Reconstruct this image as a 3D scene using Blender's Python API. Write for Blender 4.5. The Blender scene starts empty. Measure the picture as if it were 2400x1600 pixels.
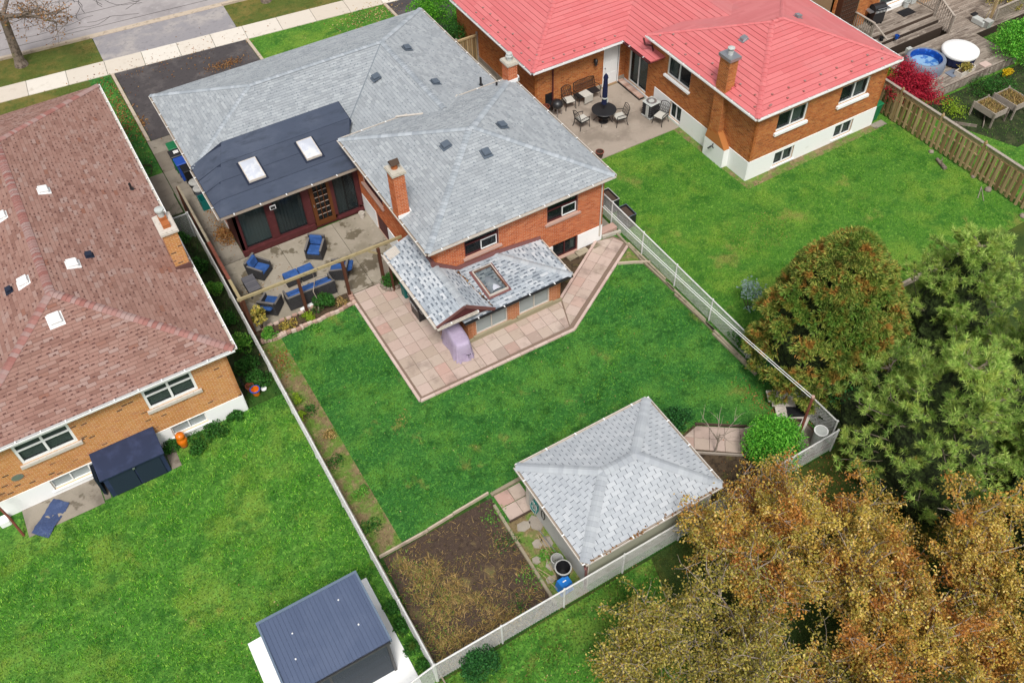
import bpy, math, random
import numpy as np
from mathutils import Vector, Matrix
random.seed(7)
RNG = np.random.default_rng(11)
PI = math.pi
sc = bpy.context.scene
COL = sc.collection

# ---------------------------------------------------------------- camera, sky, sun, exposure
CAM = Vector((0, 0, 27.5))
yaw, pitch, roll = 0.50599656, 0.86264095, -0.03967192
fw = Vector((math.sin(yaw)*math.cos(pitch), math.cos(yaw)*math.cos(pitch), -math.sin(pitch)))
r0 = Vector((math.cos(yaw), -math.sin(yaw), 0)); u0 = r0.cross(fw)
cr = math.cos(roll)*r0 + math.sin(roll)*u0
cu = -math.sin(roll)*r0 + math.cos(roll)*u0
cd = bpy.data.cameras.new('camera'); cam = bpy.data.objects.new('camera', cd); COL.objects.link(cam)
cd.sensor_width = 36; cd.lens = 2134.19/2400*36; cd.clip_end = 1000
cam.matrix_world = Matrix(((cr.x, cu.x, -fw.x, CAM.x), (cr.y, cu.y, -fw.y, CAM.y), (cr.z, cu.z, -fw.z, CAM.z), (0, 0, 0, 1)))
sc.camera = cam
SUN_EL, SUN_AZ = math.radians(58), math.radians(205)      # azimuth from +Y clockwise
world = bpy.data.worlds.new('World'); sc.world = world; world.use_nodes = True
wn = world.node_tree.nodes; wl = world.node_tree.links
sky = wn.new('ShaderNodeTexSky'); sky.sky_type = 'NISHITA'; sky.sun_disc = False
sky.sun_elevation = SUN_EL; sky.sun_rotation = SUN_AZ
sky.air_density = 1.0; sky.dust_density = 4.0; sky.ozone_density = 1.0
hs = wn.new('ShaderNodeHueSaturation'); hs.inputs['Saturation'].default_value = 0.25
wl.new(sky.outputs[0], hs.inputs['Color'])
bg = wn['Background']; wl.new(hs.outputs[0], bg.inputs[0]); bg.inputs[1].default_value = 0.09
sd = bpy.data.lights.new('sun', 'SUN'); sd.energy = 1.5; sd.angle = math.radians(14); sd.color = (1, .97, .92)
sun = bpy.data.objects.new('sun', sd); COL.objects.link(sun)
sv = Vector((math.sin(SUN_AZ)*math.cos(SUN_EL), math.cos(SUN_AZ)*math.cos(SUN_EL), math.sin(SUN_EL)))
sun.rotation_euler = sv.to_track_quat('Z', 'Y').to_euler()
sc.view_settings.view_transform = 'Standard'; sc.view_settings.look = 'None'
sc.view_settings.gamma = 1; sc.view_settings.use_curve_mapping = False
sc.view_settings.exposure = 0.76

# ---------------------------------------------------------------- colour and materials
def hx(s, k=1.0):
    s = s.lstrip('#'); o = []
    for i in (0, 2, 4):
        v = int(s[i:i+2], 16)/255
        v = v/12.92 if v <= .04045 else ((v+.055)/1.055)**2.4
        o.append(v*k)
    return (o[0], o[1], o[2], 1)
def mat(name, stops=None, col=None, noise=(), rough=.85, metal=0, bump=None, island=None, spec=.3, coat=0):
    """stops: colour ramp driven by the piece (random per piece / per island); noise: world-space layers (scale, colour, lo, hi)"""
    m = bpy.data.materials.new(name); m.use_nodes = True
    n = m.node_tree.nodes; l = m.node_tree.links; p = n['Principled BSDF']
    p.inputs['Roughness'].default_value = rough; p.inputs['Metallic'].default_value = metal
    p.inputs['Specular IOR Level'].default_value = spec
    if coat: p.inputs['Coat Weight'].default_value = coat
    geo = n.new('ShaderNodeNewGeometry')
    if stops:
        oi = n.new('ShaderNodeObjectInfo')
        a = n.new('ShaderNodeMath'); a.operation = 'ADD'; l.new(geo.outputs['Random Per Island'], a.inputs[0]); l.new(oi.outputs['Random'], a.inputs[1])
        f = n.new('ShaderNodeMath'); f.operation = 'FRACT'; l.new(a.outputs[0], f.inputs[0])
        r = n.new('ShaderNodeValToRGB'); r.color_ramp.elements[0].position = stops[0][0]; r.color_ramp.elements[0].color = stops[0][1]
        r.color_ramp.elements[1].position = stops[-1][0]; r.color_ramp.elements[1].color = stops[-1][1]
        for q, c in stops[1:-1]:
            e = r.color_ramp.elements.new(q); e.color = c
        l.new(f.outputs[0], r.inputs[0]); cur = r.outputs[0]
    else:
        rgb = n.new('ShaderNodeRGB'); rgb.outputs[0].default_value = col; cur = rgb.outputs[0]
    for ly in noise:
        s, c, lo, hi = ly[:4]; amt = ly[4] if len(ly) > 4 else 1.0; st = ly[5] if len(ly) > 5 else (1, 1, 1)
        mp = n.new('ShaderNodeMapping'); mp.inputs['Scale'].default_value = st; l.new(geo.outputs['Position'], mp.inputs['Vector'])
        mp.inputs['Location'].default_value = (s*3.1, s*1.7, 0)
        t = n.new('ShaderNodeTexNoise'); t.inputs['Scale'].default_value = s; t.inputs['Detail'].default_value = 5; t.inputs['Roughness'].default_value = .62
        l.new(mp.outputs[0], t.inputs['Vector'])
        mr = n.new('ShaderNodeMapRange'); mr.interpolation_type = 'SMOOTHSTEP'; mr.inputs[1].default_value = lo; mr.inputs[2].default_value = hi; mr.inputs[4].default_value = amt
        l.new(t.outputs[0], mr.inputs[0])
        mx = n.new('ShaderNodeMix'); mx.data_type = 'RGBA'; l.new(mr.outputs[0], mx.inputs[0]); l.new(cur, mx.inputs[6]); mx.inputs[7].default_value = c
        cur = mx.outputs[2]
    l.new(cur, p.inputs['Base Color'])
    if bump:
        t = n.new('ShaderNodeTexNoise'); t.inputs['Scale'].default_value = bump[0]; t.inputs['Detail'].default_value = 4; l.new(geo.outputs['Position'], t.inputs['Vector'])
        b = n.new('ShaderNodeBump'); b.inputs['Strength'].default_value = bump[1]; b.inputs['Distance'].default_value = bump[2] if len(bump) > 2 else .02
        l.new(t.outputs[0], b.inputs['Height']); l.new(b.outputs[0], p.inputs['Normal'])
    return m
def glass(name, tint, tr=.75):
    m = bpy.data.materials.new(name); m.use_nodes = True
    n = m.node_tree.nodes; l = m.node_tree.links; p = n['Principled BSDF']
    p.inputs['Base Color'].default_value = tint; p.inputs['Roughness'].default_value = .04; p.inputs['Specular IOR Level'].default_value = .6
    t = n.new('ShaderNodeBsdfTransparent'); t.inputs[0].default_value = (.86, .9, .9, 1); mx = n.new('ShaderNodeMixShader'); mx.inputs[0].default_value = tr
    l.new(p.outputs[0], mx.inputs[1]); l.new(t.outputs[0], mx.inputs[2]); l.new(mx.outputs[0], n['Material Output'].inputs[0])
    return m
M = {}
K = .80
M['grass_ground'] = mat('grass_ground', col=hx('#2f5a1c', K), noise=((.35, hx('#4d6424', K), .4, .7), (3, hx('#20420f', K), .45, .7, .7)), bump=(30, .6, .04))
M['lawn_main'] = mat('lawn_main', col=hx('#34702a', .95), noise=((.5, hx('#5c9034', .95), .44, .64, .8), (1.5, hx('#1a5014', .95), .48, .68, .8), (.7, hx('#8a8a44', .95), .60, .72, .75), (6, hx('#60a040', .95), .48, .68, .75), (17, hx('#123e0e', .95), .47, .66, .85), (30, hx('#7ab852', .95), .58, .72, .6)), bump=(40, .8, .06))
M['lawn_left'] = mat('lawn_left', col=hx('#4c8428', .9), noise=((.4, hx('#80a03c', .9), .46, .64, .8), (1.3, hx('#2c661a', .9), .46, .66, .8), (.9, hx('#949048', .9), .61, .73, .6), (5, hx('#78b044', .9), .48, .68, .8), (14, hx('#1f4a12', .9), .47, .66, .85), (28, hx('#98c858', .9), .58, .72, .6)), bump=(40, .8, .06))
M['lawn_right'] = mat('lawn_right', col=hx('#528628', .9), noise=((.4, hx('#7c9c34', .9), .46, .64, .8), (1.2, hx('#346c1c', .9), .46, .66, .8), (.5, hx('#98944c', .9), .58, .70, .7), (6, hx('#84b044', .9), .5, .7, .75), (17, hx('#285812', .9), .47, .66, .8)), bump=(40, .8, .06))
M['lawn_dull'] = mat('lawn_dull', col=hx('#5d6a28', K), noise=((.5, hx('#7e7438', K), .42, .62), (2.2, hx('#45601f', K), .45, .7, .8), (9, hx('#8f8448', K), .55, .75, .7)), bump=(40, .7, .05))
M['olive_grass'] = mat('olive_grass', col=hx('#3c5420', K), noise=((.5, hx('#566424', K), .42, .62), (2.2, hx('#2f4018', K), .45, .7, .8), (9, hx('#5f5c30', K), .55, .75, .7), (22, hx('#24300f', K), .5, .7, .7)), bump=(40, .7, .05))  # dark olive and brown grass tones of the rear ground
M['dry_soil'] = mat('dry_soil', col=hx('#8d7a58', K), noise=((1.2, hx('#6c8c38', K), .42, .56), (4, hx('#b09a70', K), .5, .7, .8), (9, hx('#54432f', K), .52, .72, .8)), bump=(35, .8, .05))
M['dark_soil'] = mat('dark_soil', col=hx('#54443a', K), noise=((.9, hx('#8a7650', K), .56, .68, .7), (.9, hx('#66763c', K), .62, .74, .7), (6, hx('#33261e', K), .5, .7, .8), (16, hx('#8a745a', K), .56, .72, .7)), bump=(30, .9, .06))
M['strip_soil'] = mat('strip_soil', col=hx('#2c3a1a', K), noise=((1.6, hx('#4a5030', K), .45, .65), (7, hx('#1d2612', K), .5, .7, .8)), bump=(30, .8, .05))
M['bed_soil'] = mat('bed_soil', col=hx('#5a4a38', K), noise=((5, hx('#3a2e22', K), .45, .65), (2, hx('#6b6a38', K), .56, .7, .8)), bump=(30, .8, .04))
M['concrete'] = mat('concrete', stops=((0, hx('#a0968a', K)), (1, hx('#b0a698', K))), noise=((.6, hx('#857c70', K), .45, .7, .8), (3.5, hx('#c0b8aa', K), .55, .75, .6), (.9, hx('#6f684f', K), .60, .68, .7), (40, hx('#7a7266', K), .5, .8, .5)), rough=.9, bump=(60, .15, .01))
M['patio_concrete'] = mat('patio_concrete', stops=((0, hx('#a59b8b', K)), (1, hx('#b4ab9b', K))), noise=((.5, hx('#8a8270', K), .45, .66, .8), (.75, hx('#5e5440', K), .535, .575, .8), (4, hx('#bdb4a6', K), .55, .75, .6), (40, hx('#857c70', K), .5, .8, .5)), rough=.75, bump=(60, .15, .01))
M['red_patio'] = mat('red_patio', stops=((0, hx('#ab9d8f', K)), (1, hx('#b5a89a', K))), noise=((.7, hx('#8d8174', K), .45, .66, .8), (1.8, hx('#cbbfb0', K), .58, .72, .6), (40, hx('#857c70', K), .5, .8, .5)), rough=.8, bump=(60, .15, .01))
M['side_concrete'] = mat('side_concrete', stops=((0, hx('#8c8275', K)), (1, hx('#a39a8c', K))), noise=((.6, hx('#6f675c', K), .45, .7, .8), (1.1, hx('#5d5546', K), .58, .64, .7), (40, hx('#6a6258', K), .5, .8, .5)), rough=.9, bump=(60, .15, .01))
M['sidewalk'] = mat('sidewalk', stops=((0, hx('#d9cdbd', K)), (1, hx('#eae2d6', K))), noise=((2, hx('#bfb2a0', K), .55, .75, .5), (40, hx('#c0b4a4', K), .5, .8, .4)), rough=.9)
M['curb'] = mat('curb', col=hx('#c9b8a4', K), noise=((3, hx('#9c8d7c', K), .5, .7, .8),), rough=.9)
M['road'] = mat('road', col=hx('#b0a9a8', K), noise=((.3, hx('#9a9494', K), .45, .65), (3, hx('#c0baba', K), .5, .75, .6), (60, hx('#8d8888', K), .5, .75, .5)), rough=.9)
M['crack'] = mat('crack', col=hx('#4a4444', K), rough=1)
M['apron'] = mat('apron', col=hx('#9b979a', K), noise=((.6, hx('#b3aca8', K), .45, .65), (4, hx('#888488', K), .5, .7, .7), (60, hx('#7d7a7c', K), .5, .75, .5)), rough=.9)
M['asphalt'] = mat('asphalt', col=hx('#4e494a', K), noise=((.7, hx('#635d5c', K), .48, .66), (5, hx('#3b3738', K), .5, .7, .6), (2.3, hx('#857b74', K), .62, .74, .6), (60, hx('#6d6766', K), .55, .75, .5)), rough=.95)
PAV = ((0, hx('#c4aca0', K)), (.3, hx('#ccb7ab', K)), (.55, hx('#bba898', K)), (.8, hx('#cdbbae', K)), (.95, hx('#c4a093', K)), (1, hx('#b09e92', K)))
M['paver'] = mat('paver', stops=PAV, noise=((.9, hx('#8d7c72', K), .52, .72, .7), (6, hx('#d9c8ba', K), .58, .75, .5), (11, hx('#7c6a62', K), .62, .75, .6)), rough=.9)
M['paver_edge'] = mat('paver_edge', stops=((0, hx('#cbb0a5', K)), (1, hx('#dcc6bb', K))), noise=((3, hx('#a89088', K), .55, .7, .6),), rough=.9)
M['joint'] = mat('joint', col=hx('#8a7668', K), noise=((4, hx('#5d6438', K), .58, .7, .6),), rough=1)
# roofs
M['sh_red'] = mat('sh_red', stops=((0, hx('#8a655a', K)), (.25, hx('#9b7569', K)), (.5, hx('#a17c70', K)), (.8, hx('#a38074', K)), (.94, hx('#aa8f86', K)), (1, hx('#90604f', K))), noise=((.5, hx('#957468', K), .45, .7, .4), (70, hx('#b89c90', K), .5, .8, .4)), rough=.9)
M['sh_red_dark'] = mat('sh_red_dark', col=hx('#6a4a45', K), rough=1)
M['sh_red_deck'] = mat('sh_red_deck', col=hx('#6f524d', K), rough=1)
M['sh_grey'] = mat('sh_grey', stops=((0, hx('#999ea2', K)), (.3, hx('#a4a9ad', K)), (.7, hx('#acb1b5', K)), (.95, hx('#b4b9bc', K)), (1, hx('#949a9f', K))), noise=((.35, hx('#a0a6ab', K), .45, .7, .6), (.8, hx('#7c848b', K), .58, .72, .5, (1, .45, 1)), (1.6, hx('#868d92', K), .60, .72, .4), (70, hx('#cccfd2', K), .5, .8, .4)), rough=.9)
M['sh_grey_deck'] = mat('sh_grey_deck', col=hx('#7e868d', K), rough=1)
M['sh_grey_dark'] = mat('sh_grey_dark', col=hx('#838b92', K), rough=1)
M['sh_lam'] = mat('sh_lam', stops=((0, hx('#a0a8b0', K)), (.4, hx('#b4bcc4', K)), (.8, hx('#c4cad0', K)), (1, hx('#d2d6da', K))), noise=((1.5, hx('#98a0a6', K), .5, .7, .5), (60, hx('#d6d9dc', K), .5, .8, .4)), rough=.9)
M['sh_lam_dark'] = mat('sh_lam_dark', col=hx('#78808a', K), rough=1)
M['sh_pale'] = mat('sh_pale', stops=((0, hx('#b4b9be', K)), (.5, hx('#bcc1c6', K)), (1, hx('#c6cace', K))), noise=((.7, hx('#a8adb4', K), .5, .72, .5), (3, hx('#cfd3d6', K), .55, .75, .5), (1.1, hx('#8e9498', K), .62, .74, .5)), rough=.85)
M['sh_pale_deck'] = mat('sh_pale_deck', col=hx('#4f555d', K), rough=1)
M['cap_grey'] = mat('cap_grey', stops=((0, hx('#9aa1a8', K)), (.5, hx('#a8afb5', K)), (1, hx('#b8bec4', K))), rough=.9)
M['cap_lam'] = mat('cap_lam', stops=((0, hx('#a8adb3', K)), (.5, hx('#b2b7bc', K)), (1, hx('#bcc1c5', K))), rough=.9)
M['cap_red'] = mat('cap_red', stops=((0, hx('#9c6860', K)), (.4, hx('#a87870', K)), (.7, hx('#a88a84', K)), (1, hx('#ad928c', K))), rough=.9)
M['metal_red'] = mat('metal_red', stops=((0, hx('#d66f70', K)), (.5, hx('#db7677', K)), (1, hx('#e07e7e', K))), noise=((.6, hx('#d47d7d', K), .5, .7, .6), (2, hx('#c86668', K), .6, .74, .4), (60, hx('#e29292', K), .5, .8, .4)), rough=.38, spec=.6)
M['metal_red_deck'] = mat('metal_red_deck', col=hx('#a8504e', K), rough=.7)  # deck coloured darker to deepen the seam shadows in the panel gaps
M['blue_roll'] = mat('blue_roll', stops=((0, hx('#434b5c', K)), (1, hx('#495264', K))), noise=((.5, hx('#575f70', K), .45, .7, .8), (2.5, hx('#3a4250', K), .5, .7, .7, (.4, 1, 1)), (30, hx('#5d6576', K), .55, .8, .5)), rough=.7)
M['blue_dark'] = mat('blue_dark', col=hx('#272f42', K), rough=.9)
# walls
def brick(name, cs, nz=()):
    return mat(name, stops=tuple((i/(len(cs)-1), hx(c, K)) for i, c in enumerate(cs)), noise=nz, rough=.9)
M['brick_main'] = brick('brick_main', ['#bb6238', '#cc7042', '#d67c4c', '#c66a3e', '#da8a5c', '#b05530'])
M['mortar_main'] = mat('mortar_main', col=hx('#d8b09a', K), rough=1)
M['brick_addn'] = brick('brick_addn', ['#b07048', '#c08058', '#b87850', '#c98c62'])
M['brick_red'] = brick('brick_red', ['#a85c2e', '#c07038', '#cc7e42', '#b86834', '#d08a4c', '#985228'])
M['mortar_red'] = mat('mortar_red', col=hx('#c8a480', K), rough=1)
M['brick_left'] = mat('brick_left', stops=((0, hx('#c98a4e', K)), (.3, hx('#d69a5e', K)), (.55, hx('#cf8c58', K)), (.8, hx('#dba26c', K)), (.965, hx('#c4845c', K)), (.97, hx('#86604a', K)), (1, hx('#6c4e3c', K))), noise=((.5, hx('#bc7e44', K), .5, .7, .4),), rough=.9)
M['mortar_left'] = mat('mortar_left', col=hx('#e8c898', K), rough=1)
M['brick_cream'] = mat('brick_cream', col=hx('#c98e48', K), rough=.9)
M['white_paint'] = mat('white_paint', col=(.86, .86, .85, 1), noise=((2, hx('#dcd8cc', .95), .6, .78, .5), (1.3, hx('#a89c86', .9), .64, .76, .5)), rough=.7)
M['white'] = mat('white', col=(.78, .78, .77, 1), rough=.5)
M['offwhite'] = mat('offwhite', col=hx('#d8cfc4', K), noise=((8, hx('#a89c90', K), .55, .7, .6),), rough=.7)
M['stone'] = mat('stone', col=hx('#c9c2b4', K), noise=((6, hx('#a59c8c', K), .5, .7, .6),), rough=.9, bump=(40, .3, .01))
M['sill_pink'] = mat('sill_pink', col=hx('#c9a698', K), rough=.8)
M['sill_green'] = mat('sill_green', col=hx('#a59c80', K), rough=.9)
M['maroon'] = mat('maroon', col=hx('#5b2c2e', K), noise=((5, hx('#6f3c3c', K), .5, .7, .6),), rough=.6)
M['flash'] = mat('flash', col=hx('#7d5350', K), rough=.6)
M['brown_door'] = mat('brown_door', col=hx('#6b3f20', K), rough=.5)
M['dark'] = mat('dark', col=(.012, .012, .014, 1), rough=.6)
M['interior'] = mat('interior', col=(.035, .035, .035, 1), rough=1)
M['black_metal'] = mat('black_metal', col=(.018, .018, .02, 1), rough=.4, spec=.5)
M['steel'] = mat('steel', col=(.45, .46, .48, 1), rough=.35, metal=.8)
M['grey_plastic'] = mat('grey_plastic', col=hx('#5d6875', K), rough=.6)
M['light_plastic'] = mat('light_plastic', col=hx('#c5c8c4', K), rough=.5)
M['bucket_grey'] = mat('bucket_grey', col=hx('#b8b8b4', K), rough=.7)
M['curtain'] = mat('curtain', stops=((0, hx('#5a6464', K)), (1, hx('#6c7676', K))), rough=.9)
M['blind'] = mat('blind', col=hx('#8a9a98', K), rough=.8)
M['sheer'] = mat('sheer', col=hx('#a3aea4', K), rough=.9)
M['glass'] = glass('glass', (.02, .025, .03, 1), .7)
M['glass_pale'] = glass('glass_pale', (.42, .46, .46, 1), .35)
M['skylight'] = mat('skylight', col=hx('#c4c8d2', .9), noise=((2, hx('#d8dade', .9), .45, .6),), rough=.25, spec=.5)
M['tan_shaft'] = mat('tan_shaft', col=hx('#b5826a', K), rough=.8)
M['siding_beige'] = mat('siding_beige', stops=((0, hx('#9a9a88', K)), (1, hx('#a8a896', K))), rough=.7)
M['shed_wall'] = mat('shed_wall', col=hx('#c9c8c4', K), noise=((3, hx('#b0afa8', K), .5, .7, .5),), rough=.7)
M['shed_blue'] = mat('shed_blue', stops=((0, hx('#525f7a', K)), (1, hx('#586580', K))), noise=((1.2, hx('#606c86', K), .45, .7, .6),), rough=.45, spec=.4)
M['shed_dark'] = mat('shed_dark', stops=((0, hx('#28323e', K)), (1, hx('#2e3946', K))), rough=.5)
M['shed_trim'] = mat('shed_trim', col=hx('#6d7d90', K), rough=.5)
M['navy'] = mat('navy', col=hx('#2b3550', K), noise=((2.5, hx('#3a4464', K), .45, .7, .8),), rough=.45)
M['navy_panel'] = mat('navy_panel', col=hx('#23303f', K), rough=.6)
M['tarp'] = mat('tarp', col=hx('#3f5078', K), noise=((4, hx('#5a6c94', K), .5, .7, .7),), rough=.6, bump=(12, .6, .05))
M['copper'] = mat('copper', col=hx('#b46a3c', K), rough=.7)
# wood
M['wood_tan'] = mat('wood_tan', stops=((0, hx('#b39a70', K)), (.5, hx('#c4aa80', K)), (.8, hx('#9c8258', K)), (1, hx('#7c6442', K))), noise=((6, hx('#7c6850', K), .52, .72, .6, (1, 1, .2)),), rough=.9)
M['wood_beam'] = mat('wood_beam', col=hx('#b0a07a', K), noise=((6, hx('#847650', K), .5, .7, .7),), rough=.9)
M['wood_brown'] = mat('wood_brown', col=hx('#5d3828', K), rough=.8)
M['wood_grey'] = mat('wood_grey', stops=((0, hx('#8c8074', K)), (.4, hx('#a89c90', K)), (.7, hx('#968a7e', K)), (1, hx('#7a6e64', K))), noise=((3, hx('#5f5248', K), .52, .66, .8, (.25, 1, 1)), (9, hx('#c4b8aa', K), .54, .70, .7, (.3, 1, 1))), rough=.95)
M['wood_pale'] = mat('wood_pale', col=hx('#b0a498', K), noise=((8, hx('#857868', K), .5, .7, .6),), rough=.9)
M['timber'] = mat('timber', stops=((0, hx('#9a8e78', K)), (1, hx('#b0a48e', K))), noise=((5, hx('#6f6650', K), .5, .7, .7),), rough=.95)
M['fence_dark'] = mat('fence_dark', stops=((0, hx('#3c3028', K)), (1, hx('#54443a', K))), rough=.9)
M['rust'] = mat('rust', col=hx('#8a5040', K), noise=((9, hx('#6a3a30', K), .5, .7),), rough=.8)
M['edging_brick'] = mat('edging_brick', stops=((0, hx('#b08c7c', K)), (.5, hx('#c9a898', K)), (1, hx('#d8c2b4', K))), rough=.9)
M['rock'] = mat('rock', stops=((0, hx('#8a7c70', K)), (1, hx('#a5988a', K))), noise=((8, hx('#6a5e54', K), .5, .7, .6),), rough=.95)
# goods
M['wicker'] = mat('wicker', col=hx('#4b4a4c', K), noise=((50, hx('#2c2b2d', K), .45, .6),), rough=.8, bump=(80, .6, .01))
M['wicker_rim'] = mat('wicker_rim', col=hx('#77726e', K), rough=.8)
M['cushion_blue'] = mat('cushion_blue', col=hx('#2f548e', K), noise=((3, hx('#3a62a4', K), .45, .65),), rough=.8)
M['table_slat'] = mat('table_slat', stops=((0, hx('#5d5c62', K)), (1, hx('#6a686c', K))), rough=.8)
M['beige_cushion'] = mat('beige_cushion', col=hx('#d0ccc2', K), rough=.9)
M['navy_cloth'] = mat('navy_cloth', col=hx('#1c2448', K), rough=.9)
M['lilac'] = mat('lilac', col=hx('#bcacc6', K), noise=((2.5, hx('#a696b4', K), .5, .7, .7), (9, hx('#cabed2', K), .55, .7, .6)), rough=.7, bump=(7, .5, .05))
M['teal'] = mat('teal', col=hx('#12706a', K), rough=.5)
M['green_bin'] = mat('green_bin', col=hx('#1f7a4c', K), rough=.5)
M['blue_bin'] = mat('blue_bin', col=hx('#2a55b5', K), rough=.45)
M['blue_bright'] = mat('blue_bright', col=hx('#2a80d8', K), rough=.4)
M['orange'] = mat('orange', col=hx('#e87a14', K), rough=.4, coat=.5)
M['terracotta'] = mat('terracotta', col=hx('#8a4a34', K), rough=.8)
M['hose_teal'] = mat('hose_teal', col=hx('#1c7a74', K), rough=.5)
M['tub_blue'] = mat('tub_blue', col=hx('#12459c', K), noise=((6, hx('#2c70d0', K), .52, .66),), rough=.3)
M['tub_grey'] = mat('tub_grey', col=hx('#7d8696', K), rough=.5)
M['tub_water'] = mat('tub_water', col=hx('#8fb8dc', K), noise=((2.5, hx('#3f78c0', K), .48, .56),), rough=.08, spec=.6)
M['wire'] = mat('wire', col=(.62, .62, .60, 1), noise=((3, (.45, .43, .40, 1), .5, .7, .7),), rough=.5)
M['wire_grey'] = mat('wire_grey', col=(.35, .36, .36, 1), rough=.5)
# foliage
def boost(k, f):
    for n in M[k].node_tree.nodes:
        if n.type == 'VALTORGB':
            for e in n.color_ramp.elements: e.color = (min(1, e.color[0]*f), min(1, e.color[1]*f), min(1, e.color[2]*f), 1)
def leafmat(name, cs, nz=(), rough=.6):
    m = mat(name, stops=tuple((i/(len(cs)-1), hx(c, K)) for i, c in enumerate(cs)), noise=nz, rough=rough, spec=.25)
    n = m.node_tree.nodes; l = m.node_tree.links; p = n['Principled BSDF']
    src = p.inputs['Base Color'].links[0].from_socket
    t = n.new('ShaderNodeBsdfTranslucent'); l.new(src, t.inputs[0]); mx = n.new('ShaderNodeMixShader'); mx.inputs[0].default_value = .3
    l.new(p.outputs[0], mx.inputs[1]); l.new(t.outputs[0], mx.inputs[2]); l.new(mx.outputs[0], n['Material Output'].inputs[0])
    return m
M['blade_main'] = leafmat('blade_main', ['#1c4a0f', '#2f7418', '#529428', '#84b44c', '#225810', '#609c34'], ((.5, hx('#7a9c38', 1.1), .46, .64, .55), (1.5, hx('#1c5210', 1.1), .48, .66, .6), (.7, hx('#a09c4c', 1.0), .60, .72, .6)))
boost('blade_main', 1.45)
M['blade_left'] = leafmat('blade_left', ['#2c6416', '#4e9c26', '#7cbc38', '#a8d058', '#38781a', '#6cac30'], ((.4, hx('#94a83e', 1.0), .46, .64, .55), (1.3, hx('#32701c', 1.0), .48, .68, .6), (.9, hx('#a89c54', 1.0), .61, .73, .55)))
boost('blade_left', 1.42)
M['blade_right'] = leafmat('blade_right', ['#2c6814', '#489220', '#70b030', '#98c84c', '#367818'], ((.5, hx('#a8a054', .9), .60, .72, .55), (1.2, hx('#2e701a', .9), .48, .66, .5)))
boost('blade_right', 1.15)
M['blade_dull'] = leafmat('blade_dull', ['#5a6428', '#6f7030', '#888048', '#4a6420', '#9a8c54'])
M['blade_olive'] = leafmat('blade_olive', ['#35581a', '#4a6c20', '#5f7c2c', '#2a4416'])
M['straw'] = leafmat('straw', ['#a88c50', '#8a6f3c', '#c4a870', '#6f5a34', '#7c8440'])
boost('straw', 1.5)
M['weed'] = leafmat('weed', ['#1f4c16', '#2c6420', '#3f7c2c', '#54943c', '#1a3c12'], ((1.5, hx('#5a6420', K), .55, .7, .7),))
M['bright_weed'] = leafmat('bright_weed', ['#3c8a28', '#62a83c', '#8cc04c', '#4f9a30'])
M['crab'] = leafmat('crab', ['#7c5220', '#b88a38', '#dcb454', '#f6dc90', '#d0a848', '#94682c', '#ccc058', '#868830'], ((.45, hx('#d4c058', 1.0), .47, .62, .5), (2.2, hx('#667026', K), .50, .62, .6), (.7, hx('#b86430', 1.0), .50, .60, .6), (3.1, hx('#4c4018', K), .57, .68, .5)))
boost('crab', 1.2)
M['crab_green'] = leafmat('crab_green', ['#8a8a34', '#c4b04c', '#e8d478', '#747c2c', '#b48c3c'], ((2.2, hx('#5c6424', K), .50, .64, .6),))
M['cedar'] = leafmat('cedar', ['#486c2c', '#7c9a3c', '#b0bc54', '#ccc868', '#5c8034'], ((2.6, hx('#cc8040', K), .51, .61, .7), (.35, hx('#4c8a2c', K), .46, .60, .6), (1.6, hx('#3c5420', K), .52, .64, .6)))
boost('cedar', 1.05)
M['pine'] = leafmat('pine', ['#6c9640', '#90b450', '#b0cc64', '#d0e084', '#7ca444'], ((2.2, hx('#c0c45c', 1.0), .50, .62, .5), (1.1, hx('#4c7430', K), .48, .60, .6), (1.4, hx('#cc9a50', K), .66, .72, .7)))
boost('pine', 1.35)
M['hedge'] = leafmat('hedge', ['#2c6c14', '#44901c', '#68b428', '#82c838'])
M['round_bush'] = leafmat('round_bush', ['#2c6c14', '#48942c', '#6cb838', '#88cc4c'])
boost('round_bush', 1.35)
M['dark_bush'] = leafmat('dark_bush', ['#16401a', '#28602c', '#3c7c3c', '#4c8c40'])
M['lime_bush'] = leafmat('lime_bush', ['#7c9a1c', '#94b428', '#a8c83c', '#688a1c'])
M['japan_maple'] = leafmat('japan_maple', ['#8a1028', '#b81c38', '#d83048', '#780c20'])
M['yellow'] = leafmat('yellow', ['#d8b414', '#ecd028', '#c89c10'])
M['spruce_blue'] = leafmat('spruce_blue', ['#8aa49c', '#9cb4a8', '#7a948c'])
M['dead_leaf'] = leafmat('dead_leaf', ['#8a5c30', '#a87840', '#6c4424', '#c89c60', '#9a5830'])
M['pale_leaf'] = leafmat('pale_leaf', ['#c8b078', '#d8c490', '#b09060', '#a06838'])
M['bark'] = mat('bark', col=hx('#8a7c70', K), noise=((6, hx('#5d5248', K), .45, .65), (3, hx('#8c8c50', K), .58, .7, .6)), rough=.95)
M['bark_pale'] = mat('bark_pale', col=hx('#a89a8c', K), rough=.9)
M['bark_dark'] = mat('bark_dark', col=hx('#54443a', K), rough=.95)

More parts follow.
